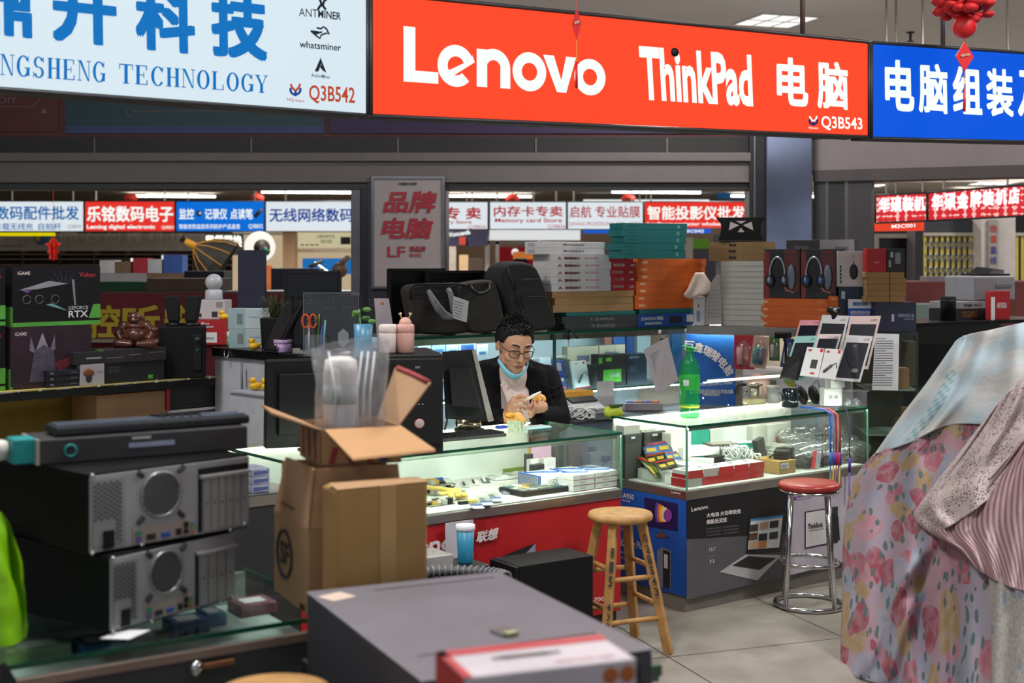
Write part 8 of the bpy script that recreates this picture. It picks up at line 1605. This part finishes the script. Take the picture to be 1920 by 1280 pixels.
m = MB(); [m.box((WS_/2+.008+rnd.uniform(0,.02),-DS_+.03+.02*k,.12+rnd.uniform(-.04,.03)),(.03,.016,.02),mat(['4c6a50','6a6c70','2c2c30','8a8c90'][k % 4],.4)) for k in range(5)]; m.build('connector',t)
t = thing('work_table','low dark table under the grey server case','table',(b0+b1)/2,AS_); t.location.z = 0; MB().box((.02,-.41,.65),(WS_-.02,1.11,.036),DARK).build('table_top',t,.003)
for sx in (-1,1): [MB().box((sx*WS_/2,y,.316),(.04,.04,.632),DARK).build('leg',t) for y in (.13,-.93)]
a = G(817,1222,.98); b = G(1125,1190,.98); AR = math.atan2(b.y-a.y,b.x-a.x); w3 = (b-a).length; t = thing('product_carton','white carton with red edges and a handle slot, nearest of all','carton',(a+b)/2+Vector((math.sin(AR),-math.cos(AR),0))*.066,AR); t.location.z = .669; hz = .98-.669; d = (w3,.13,hz)
m = MB(); m.bb(d,mat('c4bcc4',.5)); m.dec('L',d,(0,0,1,1),mat('a8222c',.5)); m.dec('T',d,(0,.78,1,1),mat('b83a40',.5)); m.dec('T',d,(0,0,.05,1),mat('b83a40',.5)); m.build('box',t,.004)
m = MB(); m.dec('T',d,(.25,.50,.65,.56),DARK,.0012); m.dec('T',d,(.30,.47,.58,.59),mat('5c5258',.6),.0010); m.build('handle_slot',t); m = MB(); m.txt('F',d,(.06,.86,.42,.925),'POWER SUPPLY',mat('a02030',.5),.02); m.txt('T',d,(.55,.1,.9,.25),'wisdom power supply',mat('b87a80',.5),.01); m.build('lettering',t)
for x in (.84,.94): m = MB(); q_ = patch('F',d,(x-.035,.90,x+.035,.97)); m.ball((q_[0]+q_[2])/2,.0125,mat('b06028',.5),12,6,(1,.1,1)); m.build('round_seal',t)
# left edge: lime bag, black bag, stool seats
t = thing('lime_bag','lime green bag cut by the photo edge on the nearest glass counter','bag',G(-20,1200,ZL0)); m = MB()
m.grid(lambda u,v: Vector(((.067+.012*math.sin(v*3+u*9))*math.cos(u*6.283)*(1-.62*v**2.6)+.004*math.sin(u*31+v*9),.06*math.sin(u*6.283)*(1-.7*v**2.6)+.004*math.sin(v*23+u*12),v*.27+.001)),26,12,mat('86c414',.35,noise=.12,scale=8)); m.build('fabric',t)
p = P(10,1245,2.5); t = thing('black_bag','crumpled black plastic bag in the lower corner of the photo','bag',(p.x-.02,p.y,0)); zb = zat(1232,2.5); MB().grid(crumple(.07,.08,(1.1,.9,zb/.14)),24,12,mat('141416',.25,noise=.3)).build('bag',t)
wood_stool(P(500,1275,2.35).x,2.42,zat(1257,2.52),.105,.16,R(10),'orange-brown stool seat in front of the nearest counter, cut by the photo edge')
# ------------------------------------------------------------------ draped stall at the right
def fabric(kind):
 m = bpy.data.materials.new(kind+'_fabric'); m.use_nodes = True; nt = m.node_tree; b = nt.nodes['Principled BSDF']; b.inputs['Roughness'].default_value = .85
 N = nt.nodes.new; L = nt.links.new; tc = N('ShaderNodeTexCoord'); uv = tc.outputs['UV']
 def ramp(src,stops,const=True):
  r = N('ShaderNodeValToRGB'); r.color_ramp.interpolation = 'CONSTANT' if const else 'LINEAR'
  while len(r.color_ramp.elements) < len(stops): r.color_ramp.elements.new(.5)
  for e,(p,c) in zip(r.color_ramp.elements,stops): e.position = p; e.color = (*lin(c),1)
  L(src,r.inputs[0]); return r.outputs[0]
 def vor(scale,feat='F1',rnd_=1.): v = N('ShaderNodeTexVoronoi'); v.inputs['Scale'].default_value = scale; v.feature = feat; v.inputs['Randomness'].default_value = rnd_; return v
 def noise(scale,det=4): n = N('ShaderNodeTexNoise'); n.inputs['Scale'].default_value = scale; n.inputs['Detail'].default_value = det; L(uv,n.inputs['Vector']); return n
 def mix(f,a,b_,t='MIX'): x = N('ShaderNodeMix'); x.data_type = 'RGBA'; x.blend_type = t; (L(f,x.inputs[0]) if not isinstance(f,float) else setattr(x.inputs[0],'default_value',f)); [L(s_,x.inputs[i]) if not isinstance(s_,str) else setattr(x.inputs[i],'default_value',(*lin(s_),1)) for s_,i in ((a,6),(b_,7))]; return x.outputs[2]
 def mth(op,a,b_): x = N('ShaderNodeMath'); x.operation = op; L(a,x.inputs[0]); (L(b_,x.inputs[1]) if not isinstance(b_,float) else setattr(x.inputs[1],'default_value',b_)); return x.outputs[0]
 if kind == 'floral':
  n = noise(3); w_ = N('ShaderNodeVectorMath'); w_.operation = 'MULTIPLY_ADD'; L(n.outputs['Color'],w_.inputs[0]); w_.inputs[1].default_value = (.17,.17,0); L(uv,w_.inputs[2])
  v = vor(11.); L(w_.outputs[0],v.inputs['Vector']); sep = N('ShaderNodeSeparateColor'); L(v.outputs['Color'],sep.inputs[0])
  flow = ramp(sep.outputs[0],[(0,'8e4454'),(.2,'97805a'),(.38,'828a9c'),(.56,'aa7a88'),(.72,'8c8ea2'),(.88,'9c5c6a')]); pet = noise(26); flow = mix(ramp(pet.outputs[0],[(.40,'000000'),(.62,'aaaaaa')],False),flow,'a8969c')
  base = ramp(noise(2.2).outputs[0],[(.35,'a3828c'),(.6,'948e9e')],False)
  v2 = vor(20.); sq_ = N('ShaderNodeVectorMath'); sq_.operation = 'MULTIPLY'; L(w_.outputs[0],sq_.inputs[0]); sq_.inputs[1].default_value = (1.7,1,1); L(sq_.outputs[0],v2.inputs['Vector']); leaf = ramp(v2.outputs['Distance'],[(0,'ffffff'),(.34,'000000')]); sep2 = N('ShaderNodeSeparateColor'); L(v2.outputs['Color'],sep2.inputs[0]); leafm = mth('MULTIPLY',leaf,ramp(sep2.outputs[1],[(0,'000000'),(.52,'ffffff')]))
  c = mix(ramp(v.outputs['Distance'],[(0,'ffffff'),(.67,'000000')]),base,flow); c = mix(leafm,c,'566668')
 elif kind == 'baby':
  n = noise(2.5,2); c = ramp(n.outputs[0],[(.42,'a9bcc6'),(.56,'b9b9b8')],False); ck = N('ShaderNodeTexChecker'); ck.inputs['Scale'].default_value = 26; L(uv,ck.inputs['Vector']); sx = N('ShaderNodeSeparateXYZ'); L(uv,sx.inputs[0])
  band = mth('MULTIPLY',ramp(sx.outputs[0],[(0,'000000'),(.26,'ffffff'),(.38,'000000')]),ramp(sx.outputs[1],[(0,'000000'),(.35,'ffffff'),(.95,'000000')])); ckf = mth('MULTIPLY',ck.outputs['Fac'],band); c = mix(ckf,c,'7fa3ad'); c = mix(ramp(noise(40).outputs[0],[(.5,'000000'),(.9,'ffffff')],False),c,'9fb0b8')
 elif kind == 'berry':
  v = vor(62.); L(uv,v.inputs['Vector']); dots = mth('MULTIPLY',ramp(v.outputs['Distance'],[(0,'ffffff'),(.36,'000000')]),ramp(noise(6,2).outputs[0],[(0,'000000'),(.44,'ffffff')])); c = mix(dots,'bdb0b0','5c2f3c'); v3 = vor(9.,'DISTANCE_TO_EDGE'); L(uv,v3.inputs['Vector']); c = mix(ramp(v3.outputs['Distance'],[(0,'ffffff'),(.010,'000000')]),c,'9a8c8e')
 elif kind == 'stripe':
  wv = N('ShaderNodeTexWave'); wv.inputs['Scale'].default_value = 4.6; wv.inputs['Distortion'].default_value = .6; L(uv,wv.inputs['Vector']); c = ramp(wv.outputs['Fac'],[(.40,'8a6670'),(.52,'b39a9f')],False); b.inputs['Roughness'].default_value = .35
 else:
  v = vor(5.); L(uv,v.inputs['Vector']); c = mix(ramp(v.outputs['Distance'],[(0,'ffffff'),(.22,'000000')]),ramp(noise(30).outputs[0],[(.4,'8f8c8c'),(.6,'a3a09c')],False),ramp(noise(9).outputs[0],[(.4,'7c8798'),(.6,'9c8f6a')]))
 L(c,b.inputs['Base Color']); bp = N('ShaderNodeBump'); bp.inputs['Strength'].default_value = .25; bp.inputs['Distance'].default_value = .01; L(noise(16,6).outputs[0],bp.inputs['Height']); L(bp.outputs[0],b.inputs['Normal']); return m
def depth(x,y): return 5.25-(min(x,1960)-1575)*.0024+max(0,x-1960)*.0008+(1250-y)*.00105
def spl(cs,v):
 v = max(0,min(.9999,v))*(len(cs)-1); i = int(v); f = v-i; a,b = cs[max(i-1,0)],cs[i]; c,d = cs[i+1],cs[min(i+2,len(cs)-1)]
 return tuple(.5*(2*b[k]+(c[k]-a[k])*f+(2*a[k]-5*b[k]+4*c[k]-d[k])*f*f+(3*b[k]-a[k]-3*c[k]+d[k])*f**3) for k in range(len(a)))
def drape(name,label,rows,kind,off,fold,nu=70,nv=80,us=1.):
 """rows of (column, row) control points running left to right, from the top edge down"""
 mb = MB(); uvs = []
 def fn(u,v):
  u *= 1.38; c = [(lambda p: (p[0]+max(0,u-1)*1000,p[1]))(spl(r,u)) for r in rows]; x,y = spl(c,v)[:2]; q = fold(u,v); return P(x,y,depth(x,y)-off+q+(.35*max(0,.10-u)*10*max(0,.10-u) if name != 'sheet_corner' else 0))
 nu = int(nu*1.38); mb.grid(fn,nu,nv,fabric(kind)); o = mb.build(name,None,solid=.004)
 ul = o.data.uv_layers.new(name='UVMap')
 for l in o.data.loops: i = l.vertex_index; ul.data[l.index].uv = ((i % (nu+1))/nu*us*1.38,(i//(nu+1))/nv)
 return tag(o,label,'cloth','old bed sheets over the covered stall')
def folds(*fs):
 """(start uv, direction, strength, width) ridges running down the cloth"""
 return lambda u,v: sum(-s_*math.exp(-(((u-u0-(v)*k)/w_)**2))*(max(0,min(1,(v-v0)/.15)) if v0 > 0 else 1) for u0,k,s_,w_,v0 in fs)+.006*math.sin(u*23+v*5)+.004*math.sin(u*9-v*17)
drape('floral_sheet','pink sheet with large faded flowers hanging in folds to the floor',[
 [(1640,850),(1700,828),(1790,790),(1850,790),(1930,800)],
 [(1600,905),(1690,890),(1780,880),(1850,880),(1930,900)],
 [(1583,1000),(1670,1000),(1760,1010),(1850,1020),(1930,1050)],
 [(1579,1130),(1660,1130),(1740,1140),(1830,1150),(1930,1180)],
 [(1576,1262),(1660,1285),(1740,1300),(1810,1320),(1930,1340)]],'floral',0,
 folds((.30,.10,.045,.05,0),(.52,-.25,.05,.05,.35),(.85,-.75,.09,.05,.45),(1.0,-.80,.07,.05,.6),(.12,.05,.03,.05,0),(.66,.1,.05,.06,.2),(.40,.3,-.04,.04,.4)),90,90,1.1)
drape('child_blanket','pale blue and white child blanket with faint checks on the covered stall',[
 [(1792,640),(1812,628),(1860,618),(1940,600)],[(1740,715),(1790,690),(1850,670),(1940,650)],[(1690,780),(1760,755),(1830,735),(1940,720)],[(1640,852),(1705,830),(1790,795),(1930,805)]],'baby',.02,folds((.25,.1,.02,.08,0),(.6,-.1,.035,.07,0),(.85,0,.03,.05,0)),60,50)
drape('berry_sheet','white sheet with dark berry sprigs rolled diagonally across the floral one',[
 [(1860,770),(1890,735),(1940,690)],[(1790,860),(1850,810),(1940,740)],[(1725,945),(1800,890),(1930,790)],[(1716,975),(1790,930),(1930,830)],[(1750,1002),(1810,968),(1930,880)]],'berry',.085,folds((.5,0,.05,.28,0),(.2,.1,.03,.07,0),(.8,-.2,.03,.06,0)),60,40)
drape('striped_sheet','dusty pink satin sheet with stripes gathered over the covered stall',[
 [(1900,850),(1915,830),(1945,800)],[(1790,965),(1850,920),(1945,860)],[(1745,995),(1830,985),(1945,960)],[(1800,1030),(1860,1045),(1945,1050)],[(1830,1065),(1880,1095),(1945,1115)]],'stripe',.11,lambda u,v: .012*math.sin(u*30+v*12)+.03*math.sin(v*6+u*4)*v,70,50,1.6)
drape('sheet_corner','grey faded flower sheet showing at the lower corner under the satin one',[
 [(1855,1075),(1890,1085),(1945,1095)],[(1858,1190),(1900,1195),(1945,1200)],[(1862,1330),(1900,1335),(1945,1340)]],'grey',.07,lambda u,v: .012*math.sin(u*14+v*4),40,40)
t = thing('covered_stall','covered stall under the old bed sheets','stall',(1.9,5.25,0),R(-60)); MB().bb((.7,.4,.5),DARK,(.1,.35,0)).build('body',t)
# right background: dark shelf unit with printer and boxes
LG = Line(P(1716,606,7.75).x,7.75,R(33)); ZG = zat(606,7.75); e1 = LG.t(1990)
t = thing('shelf_unit','dark shelf unit full of cables behind the covered stall','shelf',LG.pt(.4,.2),LG.a)
gx = lambda n,a0_,a1_,o0,o1,z0,z1,m: bx(t,n,a0_,a1_,o0,o1,z0,z1,m,0,LG)
gx('top_board',0,e1,0,.45,ZG-.02,ZG,mat('1c1c20',.3)); gx('shelf_board',.01,e1,.01,.44,.80,.815,DARK); gx('base_panel',0,e1,.02,.45,0,.35,mat('202024',.6)); gx('back_panel',0,e1,.44,.45,.35,ZG-.021,mat('3a3c42',.5)); gx('side_panel',-.015,0,0,.45,0,ZG-.021,mat('232327',.4)); gx('front_glass',0,e1,0,.004,.36,ZG-.021,GLASS)
for q in range(12):
 p_ = LG.pt(.08+.10*q+rnd.uniform(-.02,.02),.12+rnd.uniform(0,.12),.816); tt = thing('cable_coil','dark coil of cable on the glass-fronted shelf behind the covered stall','cable',p_,rnd.uniform(0,3),'dark cable coils on the shelf unit'); m = MB(); m.tube([(math.cos(k*.5)*.05*(.7+.3*math.sin(k)),math.sin(k*.5)*.04,.02+.018*math.sin(k*.9)) for k in range(34)],.006,mat(['26262a','4a4a50','1c1c1e'][q % 3],.4),5); m.build('coil',tt)
tt = thing('wooden_post','short tan wooden post with a green light on top, behind the draped sheets','post',P(1756,745,7.2)); tt.location.z = 0; zz = zat(702,7.2); MB().bb((.045,.045,zz),mat('7a5234',.7)).build('post',tt); MB().ball((0,-.01,zz+.012),.009,glow('30e070',1.2),8,6).build('green_light',tt)
def gbox(name,label,cat,x0,x1,yt,off,dep,m,z=None,decs=(),txts=(),grp=None): return carton(name,label,cat,LG,x0,x1,yt,(ZG if z is None else z)+.001,dep,m,off,grp,decs,txts)
p_ = LG.pt(LG.t(1783,.1),.12,ZG+.001); tt = thing('black_canister','black cylinder standing next to the printer','canister',p_); hz = zat(556,p_.y)-ZG; MB().lathe([(.045,0),(.045,hz*.97),(.04,hz)],MATTE,22).build('body',tt); MB().lathe([(.046,hz*.8),(.0465,hz*.82),(.046,hz*.84)],DARK,22).build('ring',tt)
b1_ = gbox('cable_box','dark box with orange lettering under the printer','box',1797,1880,580,.12,.22,mat('262428',.5),None,(),[('F',(.06,.2,.42,.8),'TUF GAMING',mat('8a6030',.5),.01)]); zz = b1_.location.z+b1_.dimensions.z*0+b1_['dims'][2]
b2_ = gbox('board_box','pale box with black lettering directly under the printer','box',1798,1890,566,.12,.22,mat('8f8c92',.5),zz,[('F',(.55,0,1,1),mat('5c4230',.5))],[('F',(.1,.3,.45,.7),'PRIME ASUS',INK,.01)]); zz += b2_['dims'][2]+.001
p_ = LG.pt(LG.t(1842,.22),.24,zz+.001); tt = thing('printer','grey laser printer with a black output tray','printer',p_,LG.a-R(8)); k_ = p_.y/F; hp_ = zat(517,p_.y)-zz; wP = 100*k_
MB().bb((wP,.26,hp_),mat('85868c',.5)).build('body',tt,.012,3); MB().bb((wP*.62,.2,.012),BLACK,(.05,0,hp_+.001)).build('output_tray',tt,.003); m = MB(); m.hexa([(0,-.08,hp_+.014),(.12,-.08,hp_+.014),(.12,.09,hp_+.014),(0,.09,hp_+.014),(.05,-.06,hp_+.04),(.14,-.06,hp_+.035),(.14,.08,hp_+.05),(.05,.08,hp_+.055)],BLACK); m.build('paper_stop',tt); m = MB(); m.box((wP*.2,-.131,hp_*.6),(wP*.4,.003,.02),mat('6a6b70',.5)); m.build('front_slot',tt)
gbox('red_pack','red and white pack leaning in front of the printer','pack',1858,1894,546,.03,.04,mat('a82630',.5),None,[('F',(0,0,.2,.8),PAPER)],[('F',(.3,.4,.8,.6),'HIKVISION',PAPER,.01)])
tt = thing('dark_plate','thin black panel leaning beside the small brown boxes','panel',LG.pt(.02,.25,ZG+.001)); m = MB(); m.hexa([(-.02,-.1,0),(.03,-.1,0),(.03,.1,0),(-.02,.1,0),(-.075,-.1,.30),(-.06,-.1,.30),(-.06,.1,.30),(-.075,.1,.30)],BLACK); m.build('panel',tt,.003)
fbox('fabric_counter','counter covered with a dusty red cloth beyond the shelf unit','counter',1700,528,1990,900,11,.8,mat('6f3a38',.9,noise=.15),None,True); fbox('goods_box','white packages lying on the dusty red counter','box',1738,518,1784,529,11.3,.2,mat('8f8a94',.6)); fbox('glass_cabinet','pale green glass cabinet below the dusty red cloth','cabinet',1716,570,1775,700,9.4,.3,mat('5c6a64',.4),None,True)
